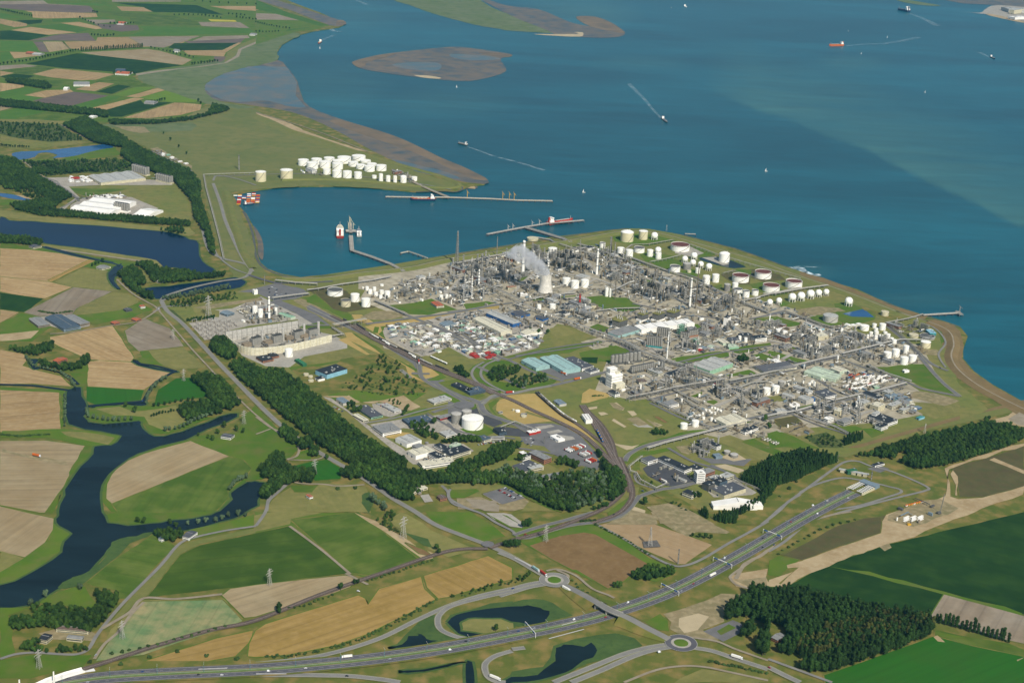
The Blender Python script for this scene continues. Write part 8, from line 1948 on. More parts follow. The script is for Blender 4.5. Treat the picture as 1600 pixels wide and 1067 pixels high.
def car(m, van=False):
 t = empty('car' if not van else 'van'); mb = MB(); H = .9 if not van else 1.3
 mb.add([(-2.2,-.9,.3),(2.2,-.9,.3),(2.2,.9,.3),(-2.2,.9,.3),(-2.2,-.9,H),(2.1,-.85,H-.15),(2.1,.85,H-.15),(-2.2,.9,H)], [(3,2,1,0),(4,5,6,7),(0,1,5,4),(1,2,6,5),(2,3,7,6),(3,0,4,7)])
 if van: mb.box(-.6, 0, 1.3, 2.3, 3.3, 1.75, taper=.95)
 else: mb.box(-.3, 0, 1.38, 1.5, 1.7, 1.35)
 mb.build('body', m, t); mb = MB()
 if van: mb.box(1.3, 0, 1.15, 2.0, .7, 1.6, taper=.7)
 else: mb.box(-.3, 0, .85, 1.4, 2.5, 1.6, taper=.78)
 mb.build('window', 'darkwin', t)
 for sx in (-1.35, 1.35):
  for sy in (-.85, .85): mb = MB(); mb.tube((sx, sy-.1, .33), (sx, sy+.1, .33), .33, 8); mb.build('wheel', 'carblack', t)
 return t
def truck(m, cabm):
 t = empty('lorry'); mb = MB(); mb.box(-1.5, 0, 1.1, 3.9, 13, 2.5); 
 for i in range(6): mb.box(-7 + i*2.2, 0, 1.2, 3.8, .2, 2.6)
 mb.build('trailer', m, t); mb = MB(); mb.box(6.6, 0, .5, 3.4, 2.2, 2.4, taper=.93); mb.build('cab', cabm, t); mb = MB(); mb.box(7.66, 0, 1.9, 2.9, .12, 2.0); mb.build('windscreen', 'darkwin', t)
 for sx in (-6.5, -5.2, -3.9, 4.6, 6.8):
  mb = MB(); mb.tube((sx, -1.2, .5), (sx, 1.2, .5), .5, 8); mb.build('axle', 'carblack', t)
 return t
VP = {}
def put_vehicle(kind, m, x, y, a, sc=1.0, cabm='carwhite', z=None, place=''):
 v = (kind, m, cabm if kind == 'truck' else '')
 if v not in VP: t = VP[v] = truck(m, cabm) if kind == 'truck' else car(m, kind == 'van')
 else: t = copy_tree(VP[v])
 cn = {'carwhite': 'white', 'carsilver': 'silver', 'carblack': 'black', 'carred': 'red', 'carblue': 'blue', 'white': 'white', 'teal': 'turquoise', 'redpaint': 'red', 'orange': 'orange', 'lightsteel': 'pale grey', 'bluepaint': 'blue'}
 t.location = (x, y, (RZ[0] + .03) if z is None else z); t.rotation_euler = (0, 0, a); t.scale = (sc, sc, sc)
 want(t, '%s %s%s' % (cn[m], {'truck': 'lorry', 'car': 'car', 'van': 'van'}[kind], ' with %s cab' % cn[cabm] if kind == 'truck' and cabm != 'carwhite' else '') + place, {'truck': 'lorry'}.get(kind, kind), {'truck': 'lorries', 'car': 'cars', 'van': 'vans'}[kind])
CM = ['carwhite', 'carsilver', 'carblack', 'carblack', 'carred', 'carblue', 'carsilver']
MWL = [0]
for a, b in zip(MW[:-1], MW[1:]): MWL.append(MWL[-1] + (b-a).length)
def on_line(P, Ls, d):
 j = max(q for q in range(len(P)-1) if Ls[q] <= d); t = (d - Ls[j]) / (Ls[j+1]-Ls[j]); p = P[j].lerp(P[j+1], t); v = P[j+1] - P[j]; return p, math.atan2(v.y, v.x)
for i in range(26):
 d = MWL[-1] * (i + rng.uniform(.1, .8)) / 26; p, a = on_line(MW, MWL, d); s = rng.choice((-1, 1)); lane = rng.choice((7.6, 11.2)); off = s * lane; q = Vector((-math.sin(a), math.cos(a), 0)) * off; kd = rng.choice(('car', 'car', 'car', 'car', 'car', 'van', 'van', 'truck'))
 if kd == 'truck': off = s*11.2; q = Vector((-math.sin(a), math.cos(a), 0)) * off
 put_vehicle(kd, 'white' if kd == 'truck' else (rng.choice(CM) if kd == 'car' else 'carwhite'), p.x + q.x, p.y + q.y, a + (math.pi if s > 0 else 0), 1.0, place=' on the motorway')
def along(k, s, kd, m, cabm='carwhite', sc=1.15, place=''):
 P = gp(s, k); a = math.atan2(P[1].y - P[0].y, P[1].x - P[0].x); put_vehicle(kd, m, P[0].x, P[0].y, a, sc, cabm, place=place)
for q in (('a', "510,285 540,305", 'truck', 'teal'), ('a', "615,345 640,365", 'truck', 'redpaint'), ('a', "585,312 610,330", 'van', 'carwhite'), ('F', "1495,1048 1530,1062", 'truck', 'white'), ('G', "915,772 960,785", 'car', 'carred'), ('G', "1405,918 1450,932", 'truck', 'white'), ('G', "840,746 880,758", 'car', 'carblack'), ('G', "920,882 960,872", 'van', 'carwhite'), ('G', "340,492 380,515", 'truck', 'white'), ('Z', "675,498 720,480", 'car', 'carred'), ('O', "515,882 560,878", 'truck', 'redpaint'), ('O', "1080,768 1130,758", 'truck', 'orange'), ('O', "965,725 985,733", 'truck', 'orange'), ('N', "930,735 935,760", 'truck', 'redpaint'), ('D', "230,720 260,727", 'truck', 'orange'), ('U', "280,606 300,598", 'van', 'carwhite'), ('F', "640,500 660,505", 'car', 'carwhite'), ('E', "600,900 620,880", 'car', 'carsilver')): along(*q)
for i in range(34):       # other roads
 P, w_ = RP[rng.randrange(len(RP))]
 if w_ < 7 or w_ > 11 or len(P) < 4: continue
 j = rng.randrange(len(P)-1); p = P[j].lerp(P[j+1], rng.random()); v = P[j+1]-P[j]; a = math.atan2(v.y, v.x); o = Vector((-v.y, v.x, 0)).normalized() * 1.9; put_vehicle('car', rng.choice(CM), p.x - o.x, p.y - o.y, a, 1.1)
def parked(k, s, du, dv, ang, p, kinds, place):
 def f(X, Y, i, j):
  kd = rng.choice(kinds)
  if kd == 'car': put_vehicle('car', rng.choice(CM), X, Y, ang + math.pi/2 + rng.choice((0, math.pi)), 1.1, place=place)
  else: put_vehicle('truck', rng.choice(('white', 'white', 'redpaint', 'orange', 'lightsteel')), X, Y, ang + math.pi/2, 1.05, rng.choice(('carwhite', 'carred')), place=place)
 return grid_fill(k, s, du, dv, ang, f, p=p)
parked('Z', "430,145 510,118 660,195 590,220 500,180 440,165", 3.4, 15, AXB, .8, ['car'], ' in the open car park')
parked('S', "250,510 480,462 485,478 260,530", 3.4, 12, R(28), .85, ['car'], ' in the staff car row')
parked('S', "975,545 1110,515 1145,545 1000,580", 5.2, 30, AX, .95, ['truck'], ' in the gate park'); parked('S', "1080,590 1180,570 1200,595 1100,620", 5.2, 30, AX, .95, ['truck'], ' in the gate park'); parked('S', "1140,640 1210,635 1215,665 1150,670", 5.2, 30, AX, .9, ['truck'], ' in the gate park')
parked('T', "340,640 420,640 530,700 480,725 380,680", 9, 17, AX, .7, ['truck', 'car'], ' in the plant yard'); parked('T', "260,780 300,775 310,800 280,810", 6, 12, AX, .9, ['car'], ' by the rail curve')
parked('S', "600,470 700,440 760,480 700,530 620,510", 9, 12, AXB, .5, ['car'], ' inside the main gate'); parked('R', "560,165 640,160 720,215 620,250", 7, 14, AXB, .45, ['car'], ' by the pavilion'); parked('R', "1080,660 1160,645 1180,665 1100,680", 5, 12, AXB, .9, ['car'], ' at the white works')
parked('M', "860,110 960,100 1080,160 980,190 880,150", 8, 14, AXB, .5, ['car'], ' at the power plant gate'); parked('R', "180,190 240,180 340,250 300,260", 6, 12, AXB, .4, ['car'], ' beside the forest belt')
def wagon(kind):
 t = empty('rail_wagon' if kind != 'loco' else 'locomotive'); mb = MB(); mb.box(0, 0, .9, 1.3, 14, 2.5)
 for s in (-4.6, 4.6): mb.box(s, 0, .3, .95, 2.6, 2.1)
 mb.build('underframe', 'pipedark', t); mb = MB()
 if kind == 'loco': mb.box(0, 0, 1.3, 4, 13, 2.6, taper=.95); mb.build('body', 'bluepaint', t); mb = MB(); mb.box(3, 0, 4, 4.6, 3, 2.2); mb.build('cab', 'yellow', t)
 else: mb.tube((-6.4, 0, 2.8), (6.4, 0, 2.8), 1.45, 10); mb.build('tank', kind, t); mb = MB(); mb.box(0, 0, 4.1, 4.7, 1.2, 1.2); mb.build('hatch', 'steelgrey', t)
 return t
WG = {}
def train(k, s, kinds, off, a0=0, a1=1, p=.9, sp=15):
 P = offset(path(s, k), off); Ls = [0]
 for a, b in zip(P[:-1], P[1:]): Ls.append(Ls[-1] + (b-a).length)
 d = Ls[-1]*a0
 while d < Ls[-1]*a1 - 1:
  p_, a = on_line(P, Ls, d); d += sp
  if rng.random() > p: d += sp * 2; continue
  kd = rng.choice(kinds); t = WG.get(kd)
  if t is None: t = WG[kd] = wagon(kd)
  else: t = copy_tree(t)
  t.location = (p_.x, p_.y, RZ[0] + .2); t.rotation_euler = (0, 0, a)
  want(t, {'tankwhite': 'white tank wagon', 'pipedark': 'black tank wagon', 'pipebrown': 'brown tank wagon', 'lightsteel': 'grey tank wagon', 'loco': 'blue locomotive'}[kd], 'rail wagon' if kd != 'loco' else 'locomotive', 'rail wagons' if kd != 'loco' else None)
SID = "380,420 560,530 800,650 1000,750 1200,830 1400,910 1560,990"
train('N', SID, ['tankwhite', 'lightsteel', 'pipedark'], 4.2, .15, .62); train('N', SID, ['pipedark', 'pipebrown', 'pipedark'], 8.4, .02, .7); train('N', SID, ['tankwhite', 'pipebrown'], 0, .3, .55, .8); train('N', "220,345 340,395", ['pipedark', 'tankwhite'], 0)
train('S', "750,90 850,180 960,270 1080,340", ['tankwhite', 'lightsteel', 'pipedark'], 2.4, 0, .95, .92); train('S', "750,90 850,180 960,270 1080,340", ['pipedark', 'pipebrown'], -2.4, 0, 1, .95); train('S', "1245,410 1290,495", ['loco'], 0, 0, .9, 1)
train('N', "1010,705 1120,755", ['tankwhite'], 12, 0, 1, 1)
train('Q', "720,600 800,580 900,555", ['pipebrown', 'pipedark'], 0)
# ============================================================ pylons, lamps, gantries
def pylon_proto():
 t = empty('electricity_pylon'); mb = MB(); n = 9
 for i in range(n):
  z0, z1 = i/n, (i+1)/n; w0, w1 = .085*(1-z0)**1.2 + .016, .085*(1-z1)**1.2 + .016
  C0 = [(sx*w0, sy*w0, z0) for sx, sy in ((-1,-1),(1,-1),(1,1),(-1,1))]; C1 = [(sx*w1, sy*w1, z1) for sx, sy in ((-1,-1),(1,-1),(1,1),(-1,1))]
  for q in range(4): mb.bar(C0[q], C1[q], .008); mb.bar(C0[q], C1[(q+1)%4], .004); mb.bar(C1[q], C1[(q+1)%4], .004)
 mb.build('lattice', 'lightsteel', t)
 for z, L in ((.62, .20), (.76, .28), (.9, .18)):
  mb = MB()
  for s in (-1, 1): mb.bar((0, .012, z), (s*L, 0, z + .012), .009); mb.bar((0, -.012, z), (s*L, 0, z + .012), .009); mb.bar((0, 0, z + .05), (s*L, 0, z + .012), .007); mb.bar((s*L*.96, 0, z + .01), (s*L*.96, 0, z - .04), .008)
  mb.build('crossarm', 'lightsteel', t)
 return t
pyl = None
for k, x, yb, yt, a, d in (('E',765,790,680,.4,'pylon at the lane beside the pale green field'), ('E',245,975,860,.4,'pylon in front of the farmyard trees'), ('F',85,460,355,.3,'lone pylon at the edge of the dark green field'), ('F',920,165,30,.2,'big pylon beside the sandy field corner'), ('Y',612,670,520,.1,'pylon standing in the bright meadow behind the tree clump'), ('D',1148,245,172,.2,'pylon at the top of the bright green field'), ('D',1525,515,430,.2,'slender pylon at the river tip'), ('M',110,540,450,.2,'pylon at the grey tan field edge'), ('M',405,350,175,.3,'tall pylon behind the switchyard'), ('G',210,185,82,.2,'pylon at the corner of the brown field'), ('G',862,215,98,.9,'wide pylon on a gravel square in the ploughed field'), ('K',487,110,62,.3,'distant pylon on the sea dike'), ('U',978,150,88,.3,'pylon on the brown embankment at right'), ('U',432,330,280,.3,'small pylon at the wood corner')):
 b = G(*P2(k, x, yb)); h = top_h(b, *P2(k, x, yt)) * 1.03
 t = pylon_proto() if pyl is None else copy_tree(pyl); pyl = pyl or t
 t.location = b; t.scale = (h, h, h); t.rotation_euler = (0, 0, a + AX); want(t, d, 'pylon', 'pylons')
LAYER[0] += 1; sheet('gravel_square', gp("815,190 905,180 930,222 825,228", 'G'), mat('gravel', '6a6660', '57544f', .2), z=RZ[0] + .05)
def lamp_proto():
 t = empty('street_lamp'); mb = MB(); mb.lathe(0, 0, [(.22, 0), (.12, 14), (.01, 14)], 6); mb.build('pole', 'tealdark', t)
 for s in (-1, 1): mb = MB(); mb.bar((0, 0, 13.8), (0, s*2.5, 14.3), .25); mb.box(0, s*2.9, 14.2, 14.5, .5, 1.4); mb.build('lamp_head', 'lightsteel', t)
 return t
lp = None
for i in range(24):
 p, a = on_line(MW, MWL, MWL[-1] * (i + .5) / 24); t = lamp_proto() if lp is None else copy_tree(lp); lp = lp or t; t.location = (p.x, p.y, RZ[0]); t.rotation_euler = (0, 0, a); want(t, 'green street lamp on the motorway median', 'street lamp', 'motorway lamps')
gn = None
for k, x, y in (('G', 155, 802), ('G', 990, 505), ('G', 1288, 325), ('U', 30, 800)):
 q = G(*P2(k, x, y)); j = min(range(len(MW)-1), key=lambda i: (MW[i]-q).length); v = MW[j+1]-MW[j]; a = math.atan2(v.y, v.x)
 if gn is None:
  t = gn = empty('sign_gantry'); mb = MB()
  for s in (-19, 19): mb.box(0, s, 0, 7.6, .5, .5)
  mb.box(0, 0, 7.2, 8.0, .7, 38.6); mb.build('portal', 'white', t)
  for s in (-13, 13): mb = MB(); mb.box(-.9, s, 5.9, 8.6, .3, 7); mb.build('sign_panel', 'bluepaint', t)
 else: t = copy_tree(gn)
 p = MW[j] + v.normalized() * (q - MW[j]).dot(v.normalized()); t.location = (p.x, p.y, RZ[0]); t.rotation_euler = (0, 0, a); want(t, 'white sign gantry spanning the motorway', 'sign gantry', 'motorway gantries')
# ============================================================ viaduct over the motorway
VP_ = path("880,915 900,928 925,944 950,960 980,972 1010,986 1045,1000", 'p', 6); Ls = [0]
for a, b in zip(VP_[:-1], VP_[1:]): Ls.append(Ls[-1] + (b-a).length)
tot = Ls[-1]; H = lambda d: 7.5 * max(0, math.sin(math.pi * max(0, min(1, d / tot)))) ** .8
P3 = [Vector((p.x, p.y, RZ[0] + .05 + H(d))) for p, d in zip(VP_, Ls)]
cross = min(range(len(P3)), key=lambda i: min((Vector((P3[i].x, P3[i].y, 0)) - m).length for m in MW)); i0, i1 = cross - 4, cross + 4
mb = MB(); A, B_ = offset(P3, 6.5), offset(P3, -6.5)
mb.add([v for p in zip(A, B_) for v in p], [(2*i+1, 2*i+3, 2*i+2, 2*i) for i in range(len(P3)-1)]); mb.build('approach_road', 'road')['kind'] = 'structure'
mb = MB()
for seg in (range(0, i0), range(i1, len(P3)-1)):
 for i in seg:
  for s, Q in ((1, A), (-1, B_)):
   a, b = Q[i], Q[i+1]; n0 = (Vector((a.x, a.y, 0)) - Vector((P3[i].x, P3[i].y, 0))).normalized(); e0 = a + n0 * max(.1, a.z - .3) * 1.8; e1 = b + n0 * max(.1, b.z - .3) * 1.8
   f = [(a.x, a.y, a.z - .02), (b.x, b.y, b.z - .02), (e1.x, e1.y, .9), (e0.x, e0.y, .9)]; mb.add(f, [(0, 1, 2, 3)] if s < 0 else [(3, 2, 1, 0)])
mb.build('road_embankment', 'verge')['kind'] = 'structure'
t = empty('viaduct', (P3[cross].x, P3[cross].y, 0)); O = t.location; mb = MB()
for i in range(i0, i1):
 a, b = P3[i], P3[i+1]; vs = []
 for p, q, r_ in ((A[i], B_[i], 0), (A[i+1], B_[i+1], 0)):
  for e, dz in ((p, .02), (p, -1.4), (q, -1.4), (q, .02)): vs.append((e.x - O.x, e.y - O.y, e.z + dz + .01))
 mb.add(vs, [(0, 4, 5, 1), (1, 5, 6, 2), (2, 6, 7, 3), (3, 7, 4, 0)])
mb.build('deck', 'road', t)
for Q in (A, B_):
 mb = MB()
 for i in range(i0, i1): mb.bar((Q[i].x-O.x, Q[i].y-O.y, Q[i].z + .6), (Q[i+1].x-O.x, Q[i+1].y-O.y, Q[i+1].z + .6), .35, 1.1)
 mb.build('parapet', 'lightsteel', t)
v = MW[1]
for m_ in (i0, cross, i1):
 mb = MB(); p = P3[m_]; mb.box(p.x-O.x, p.y-O.y, 0, p.z - 1.4, 1.4 if m_ == cross else 2.5, 12, math.atan2(P3[cross+1].y - P3[cross].y, P3[cross+1].x - P3[cross].x)); mb.build('pier' if m_ == cross else 'abutment', 'concrete', t)
tag(t, 'concrete road viaduct crossing the motorway between the two roundabouts', 'bridge')
t = empty('white_bridge', G(90, 1056)); O = t.location; PW = [G(40, 1080, 6), G(75, 1064, 5), G(105, 1054, 4), G(130, 1047, 2.5)]; mb = MB()
for a, b in zip(PW[:-1], PW[1:]): mb.bar(a - O, b - O, 11, 1.6)
mb.build('deck', 'white', t)
for s in (-5.4, 5.4):
 mb = MB(); Q = offset(PW, s)
 for a, b in zip(Q[:-1], Q[1:]): mb.bar(a - O + Vector((0,0,1.4)), b - O + Vector((0,0,1.4)), .8, 2.4)
 mb.build('parapet', 'white', t)
for px, py, h in ((85, 1072, 24), (31, 1075, 14)): p = G(px, py) - O; mb = MB(); mb.box(p.x, p.y, 0, h, 2.2, 2.2, taper=.7); mb.build('pylon_post', 'white', t)
mb = MB(); p = G(138, 1049) - O; mb.box(p.x, p.y, 0, 1.5, 18, 7, R(32)); mb.build('abutment', 'whitepaint', t)
tag(t, 'white bridge ramp with upright white posts, lower left corner', 'bridge')
for k, s in (('E', "1240,987 1420,980"), ('F', "0,1016 190,1016"), ('G', "310,712 400,688"), ('G', "230,796 450,737"), ('a', "215,112 370,190 520,290"), ('G', "15,290 80,320 150,355")):
 RZ[0] += .003; mb = MB(); strip(mb, [G(x, y) for x, y in pts(s, k)], 2.2, RZ[0] + .06); mb.build('road_marking', 'marking')['kind'] = 'structure'
# ============================================================ jetties
def jetty(name, desc, segs, deck='concrete', w=7, z=3):
 O = segs[0][0][0].copy(); O.z = 0; t = empty(name, O)
 for P, w_ in segs:
  mb = MB()
  for a, b in zip(P[:-1], P[1:]): mb.bar(a - O + Vector((0,0,z)), b - O + Vector((0,0,z)), w_, .9)
  mb.build('deck', deck, t); mb = MB()
  for a, b in zip(P[:-1], P[1:]):
   L = (b-a).length; n = max(1, int(L/18)); d = (b-a).normalized(); nn = Vector((-d.y, d.x, 0)) * w_ * .4
   for i in range(n+1):
    for s in (-1, 1): q = a.lerp(b, i/n) - O + nn*s; mb.cyl(q.x, q.y, -4, z, .8, 6)
  mb.build('piles', 'darksteel', t); mb = MB()
  for a, b in zip(P[:-1], P[1:]):
   for f in (-.3, -.15, .3): d = (b-a).normalized(); nn = Vector((-d.y, d.x, 0)) * w_ * f; mb.bar(a - O + nn + Vector((0,0,z+1.3)), b - O + nn + Vector((0,0,z+1.3)), .8)
  mb.build('pipes', 'lightsteel', t)
 return tag(t, desc, 'jetty'), O
def arms(t, O, P, m='steelgrey', h=14):
 for p in P: mb = MB(); q = p - O; mb.box(q.x, q.y, 3, 3 + h, 1.6, 1.6); mb.bar((q.x, q.y, 3 + h), (q.x + 6, q.y - 5, 3 + h*.7), .8); mb.bar((q.x, q.y, 3 + h), (q.x - 3, q.y + 4, 3 + h*1.2), .6); mb.build('loading_arm', m, t)
gI = lambda s, k: [G(x, y) for x, y in pts(s, k)]
t, O = jetty('jetty', 'T-shaped jetty with kinked causeway between the white tanker and a barge', [(gI("790,745 800,868 960,920 1120,980 1230,1040", 'I'), 12), (gI("748,705 832,705", 'I'), 22), (gI("785,640 790,720", 'I'), 9)], 'concrete'); arms(t, O, gI("770,690 810,690 790,660 780,640", 'I'), 'cream', 18)
t, O = jetty('jetty', 'long thin pale jetty off the harbour tank farm', [(gI("120,155 300,158 640,160 1000,172 1220,184 1510,190", 'b'), 9), (gI("350,30 500,100 640,156", 'b'), 12)], 'palesand'); arms(t, O, gI("800,165 1095,178 1150,180 1190,182", 'b'), 'yellow', 22)
t, O = jetty('jetty', 'dark steel jetty holding the red tanker at the works', [(gI("325,255 480,225 640,195 820,165 1130,138", 'J'), 10), (gI("640,195 780,235 960,290 1020,318", 'J'), 16), (gI("740,280 850,300 900,330", 'J'), 6)], 'steelgrey'); arms(t, O, gI("500,220 540,212 700,185 760,175", 'J'), 'lightsteel', 14)
t, O = jetty('jetty', 'short jetty reaching into the sea from the right-hand dike', [(gI("1290,608 1420,600 1590,590", 'L'), 8), (gI("1575,575 1610,605", 'L'), 12)], 'concrete'); arms(t, O, gI("1595,580", 'L'))
t, O = jetty('small_jetty', 'small L-shaped landing stage inside the harbour', [(gI("1205,892 1270,878 1350,905 1430,935", 'I'), 4)], 'cream')
t, O = jetty('small_jetty', 'thin landing stage on the outer sea dike', [(gI("640,145 730,148", 'K'), 4)], 'greytan')
p = G(*P2('J', 705, 292)); mb = MB(); mb.cyl(p.x, p.y, -4, 6, 16, 20, r2=17); tag(mb.build('mooring_dolphin', 'cream'), 'round cream mooring island beside the red tanker jetty', 'dolphin')
# ============================================================ ships
def ship(k, s, beam, colors, desc, name='tanker_ship', sup=.16, hullh=7, cargo=True, cat='ship'):
 a, b = G(*P2(k, *map(float, s.split()[0].split(','))), -3), G(*P2(k, *map(float, s.split()[1].split(','))), -3)   # stern, bow
 L = (b - a).length; t = empty(name, (a + b)/2, math.atan2(b.y - a.y, b.x - a.x)); w_ = beam; hull, deck, sc = colors
 out = [(-.5, -.42), (-.48, -.5), (.25, -.5), (.38, -.4), (.46, -.2), (.5, 0)]; out = out + [(x, -y) for x, y in reversed(out[:-1])]
 mb = MB(); n = len(out); vs = []
 for z, f in ((0, .88), (hullh*.45, 1), (hullh, 1)):
  for x, y in out: vs.append((x*L*(.97 if z == 0 else 1), y*w_*f, z + (hullh*.25 if x > .4 and z > 0 else 0)))
 mb.add(vs, [(j*n+i, j*n+(i+1)%n, (j+1)*n+(i+1)%n, (j+1)*n+i) for j in range(2) for i in range(n)]); mb.build('hull', hull, t)
 mb = MB(); mb.add([(x*L*.99, y*w_*.97, hullh - .3 + (hullh*.25 if x > .4 else 0)) for x, y in out], [tuple(range(n))]); mb.build('deck', deck, t)
 mb = MB(); x = -.5*L + L*sup*.75; mb.box(x, 0, hullh, hullh + w_*.32, L*sup, w_*.85); mb.box(x + L*.01, 0, hullh + w_*.32, hullh + w_*.62, L*sup*.7, w_*.7); mb.box(x + L*sup*.2, 0, hullh + w_*.62, hullh + w_*.78, L*sup*.4, w_*.95); mb.build('superstructure', sc, t)
 mb = MB(); mb.box(-.5*L + L*.05, 0, hullh, hullh + w_*.8, L*.05, w_*.25); mb.build('funnel', hull, t)
 mb = MB(); mb.cyl(L*.4, 0, hullh, hullh + w_*.6, .6, 6); mb.build('mast', 'lightsteel', t)
 if cargo:
  for i in range(3): mb = MB(); mb.box(L*(.0 + i*.13 - .1), 0, hullh, hullh + 1.6, L*.1, w_*.6); mb.build('cargo_hatch', deck if name != 'gas_tanker' else 'cream', t)
  mb = MB()
  for f in (-.15, 0, .15): mb.box(L*.08, f*w_, hullh + 1.7, hullh + 2.4, L*.55, .7)
  mb.build('cargo_piping', 'lightsteel' if deck != 'hullred' else 'redpaint', t)
 return tag(t, desc, cat)
ship('I', "700,765 700,672", 22, ('hullred', 'palecream', 'white'), 'white decked tanker with red stern moored left of the T-shaped jetty', hullh=9)
ship('I', "860,752 856,690", 15, ('lightsteel', 'bluegrey', 'white'), 'grey river barge moored right of the T-shaped jetty', 'barge', hullh=4, cat='barge')
ship('b', "535,178 325,176", 16, ('hullnavy', 'orange', 'white'), 'red and navy gas tanker moored at the long pale jetty', 'gas_tanker', hullh=7)
ship('J', "830,168 1040,137", 18, ('hullred', 'redpaint', 'white'), 'red tanker with white bridge moored at the dark steel jetty', hullh=8)
ship('V', "470,288 382,290", 18, ('orange', 'brownroof', 'white'), 'orange hulled tanker sailing far out in the estuary', hullh=10)
ship('V', "880,78 812,64", 30, ('hullnavy', 'slate', 'white'), 'dark cargo ship near the far top right shore', 'cargo_ship', hullh=12)
ship('V', "1390,358 1418,372", 10, ('hullnavy', 'greyroof', 'white'), 'small dark barge near the far right edge', 'barge', hullh=5, cargo=False, cat='barge')
ship('X', "938,742 970,770", 11, ('pipedark', 'greyroof', 'white'), 'dark river barge trailing a wake in mid channel', 'barge', hullh=4, cat='barge')
ship('B', "1320,912 1262,898", 11, ('pipedark', 'greyroof', 'white'), 'slim barge with long wake below the sandbank', 'barge', hullh=4, cat='barge')
ship('B', "405,264 390,275", 12, ('hullred', 'cream', 'white'), 'tiny red and white ferry off the left headland', 'ferry', hullh=5, cargo=False, cat='boat')
ship('X', "1078,42 1090,48", 12, ('white', 'white', 'white'), 'tiny white boat at the top centre of the estuary', 'motor_boat', hullh=4, cargo=False, cat='boat')
ship('p', "381,321 397,319", 11, ('hullnavy', 'greyroof', 'white'), 'small dark barge under the container quay', 'barge', hullh=4, cat='barge')
sb = None
for k, x, y, d in (('V',500,197,'white sailboat above the orange tanker'), ('V',745,237,'white sailboat right of the orange tanker'), ('V',583,339,'white sailboat just below the orange tanker'), ('V',982,580,'lone sailboat in open water at upper right'), ('B',1255,548,'white sailboat below the oval sandbank'), ('B',400,305,'white sailboat beside the tiny ferry'), ('p',1197,268,'white sailboat in mid estuary'), ('p',912,1204/4,'tiny boat out from the works dike'), ('X',995,51,'small white boat near the top centre')):
 q = G(*P2(k, x, y), -3)
 if sb is None:
  t = sb = empty('sailboat'); mb = MB(); mb.add([(-6,-1.6,0),(3,-1.6,0),(7,0,0),(3,1.6,0),(-6,1.6,0),(-6,-1.9,1.6),(3,-1.9,1.6),(7.6,0,1.8),(3,1.9,1.6),(-6,1.9,1.6)], [(0,1,6,5),(1,2,7,6),(2,3,8,7),(3,4,9,8),(4,0,5,9),(5,6,7,8,9)]); mb.build('hull', 'white', t)
  mb = MB(); mb.cyl(0, 0, 1.6, 17, .14, 6); mb.build('mast', 'lightsteel', t); mb = MB(); mb.add([(0,.05,3),(0,.05,16.5),(-5.5,.8,3),(0,-.05,3),(0,-.05,16.5),(-5.5,.7,3)], [(0,1,2),(5,4,3)]); mb.build('sail', 'white', t)
 else: t = copy_tree(sb)
 t.location = q; t.rotation_euler = (0, 0, x % 3); t.scale = (.75,)*3; want(t, d, 'sailboat', 'sailboats')
def foam(s, k, w0, w1, a=.5, z=-2.9):
 nm = 'foam%02d' % int(a * 100)
 if nm not in MATS:
  m = bpy.data.materials.new(nm); m.use_nodes = True; nt = m.node_tree; b_ = nt.nodes['Principled BSDF']; b_.inputs['Base Color'].default_value = (.62, .74, .76, 1); b_.inputs['Roughness'].default_value = .7
  g = N(nt, 'ShaderNodeNewGeometry'); nz = N(nt, 'ShaderNodeTexNoise'); nz.inputs['Scale'].default_value = .04; nz.inputs['Detail'].default_value = 6; nt.links.new(g.outputs['Position'], nz.inputs['Vector']); mr = N(nt, 'ShaderNodeMapRange'); mr.inputs[1].default_value = .35; mr.inputs[2].default_value = .7; mr.inputs[4].default_value = a * 1.6; nt.links.new(nz.outputs[0], mr.inputs[0]); nt.links.new(mr.outputs[0], b_.inputs['Alpha']); MATS[nm] = m
 P = smoothline([G(x, y) for x, y in pts(s, k)], 5); n = len(P); mb = MB(); vs = []
 for i, p in enumerate(P): q = w0 + (w1 - w0)*i/(n-1); A_ = offset(P, q/2)[i]; B2 = offset(P, -q/2)[i]; vs += [(A_.x, A_.y, z), (B2.x, B2.y, z)]
 mb.add(vs, [(2*i+1, 2*i+3, 2*i+2, 2*i) for i in range(n-1)]); tag(mb.build('wake', nm), kind='structure')
foam("938,742 880,680 830,620 780,570 730,520", 'X', 10, 22, .16); foam("1320,912 1400,940 1500,975 1640,1010 1800,1060", 'B', 8, 16, .22); foam("480,285 600,275 750,268 940,232", 'V', 20, 40, .12); foam("880,82 960,110 1060,160", 'V', 18, 50, .15); foam("1390,358 1320,325", 'V', 14, 30, .15); foam("400,262 430,240 500,215", 'B', 10, 26, .12); foam("620,-2 700,28", 'B', 16, 30, .15)
foam("160,205 220,200 270,215 320,235 380,255 440,255", 'L', 26, 16, .9); foam("200,195 270,186 350,190 440,192", 'L', 8, 10, .35); foam("265,195 290,215 320,240", 'L', 30, 10, .7); foam("460,175 490,192 540,195", 'B', 30, 14, .0 + .3)
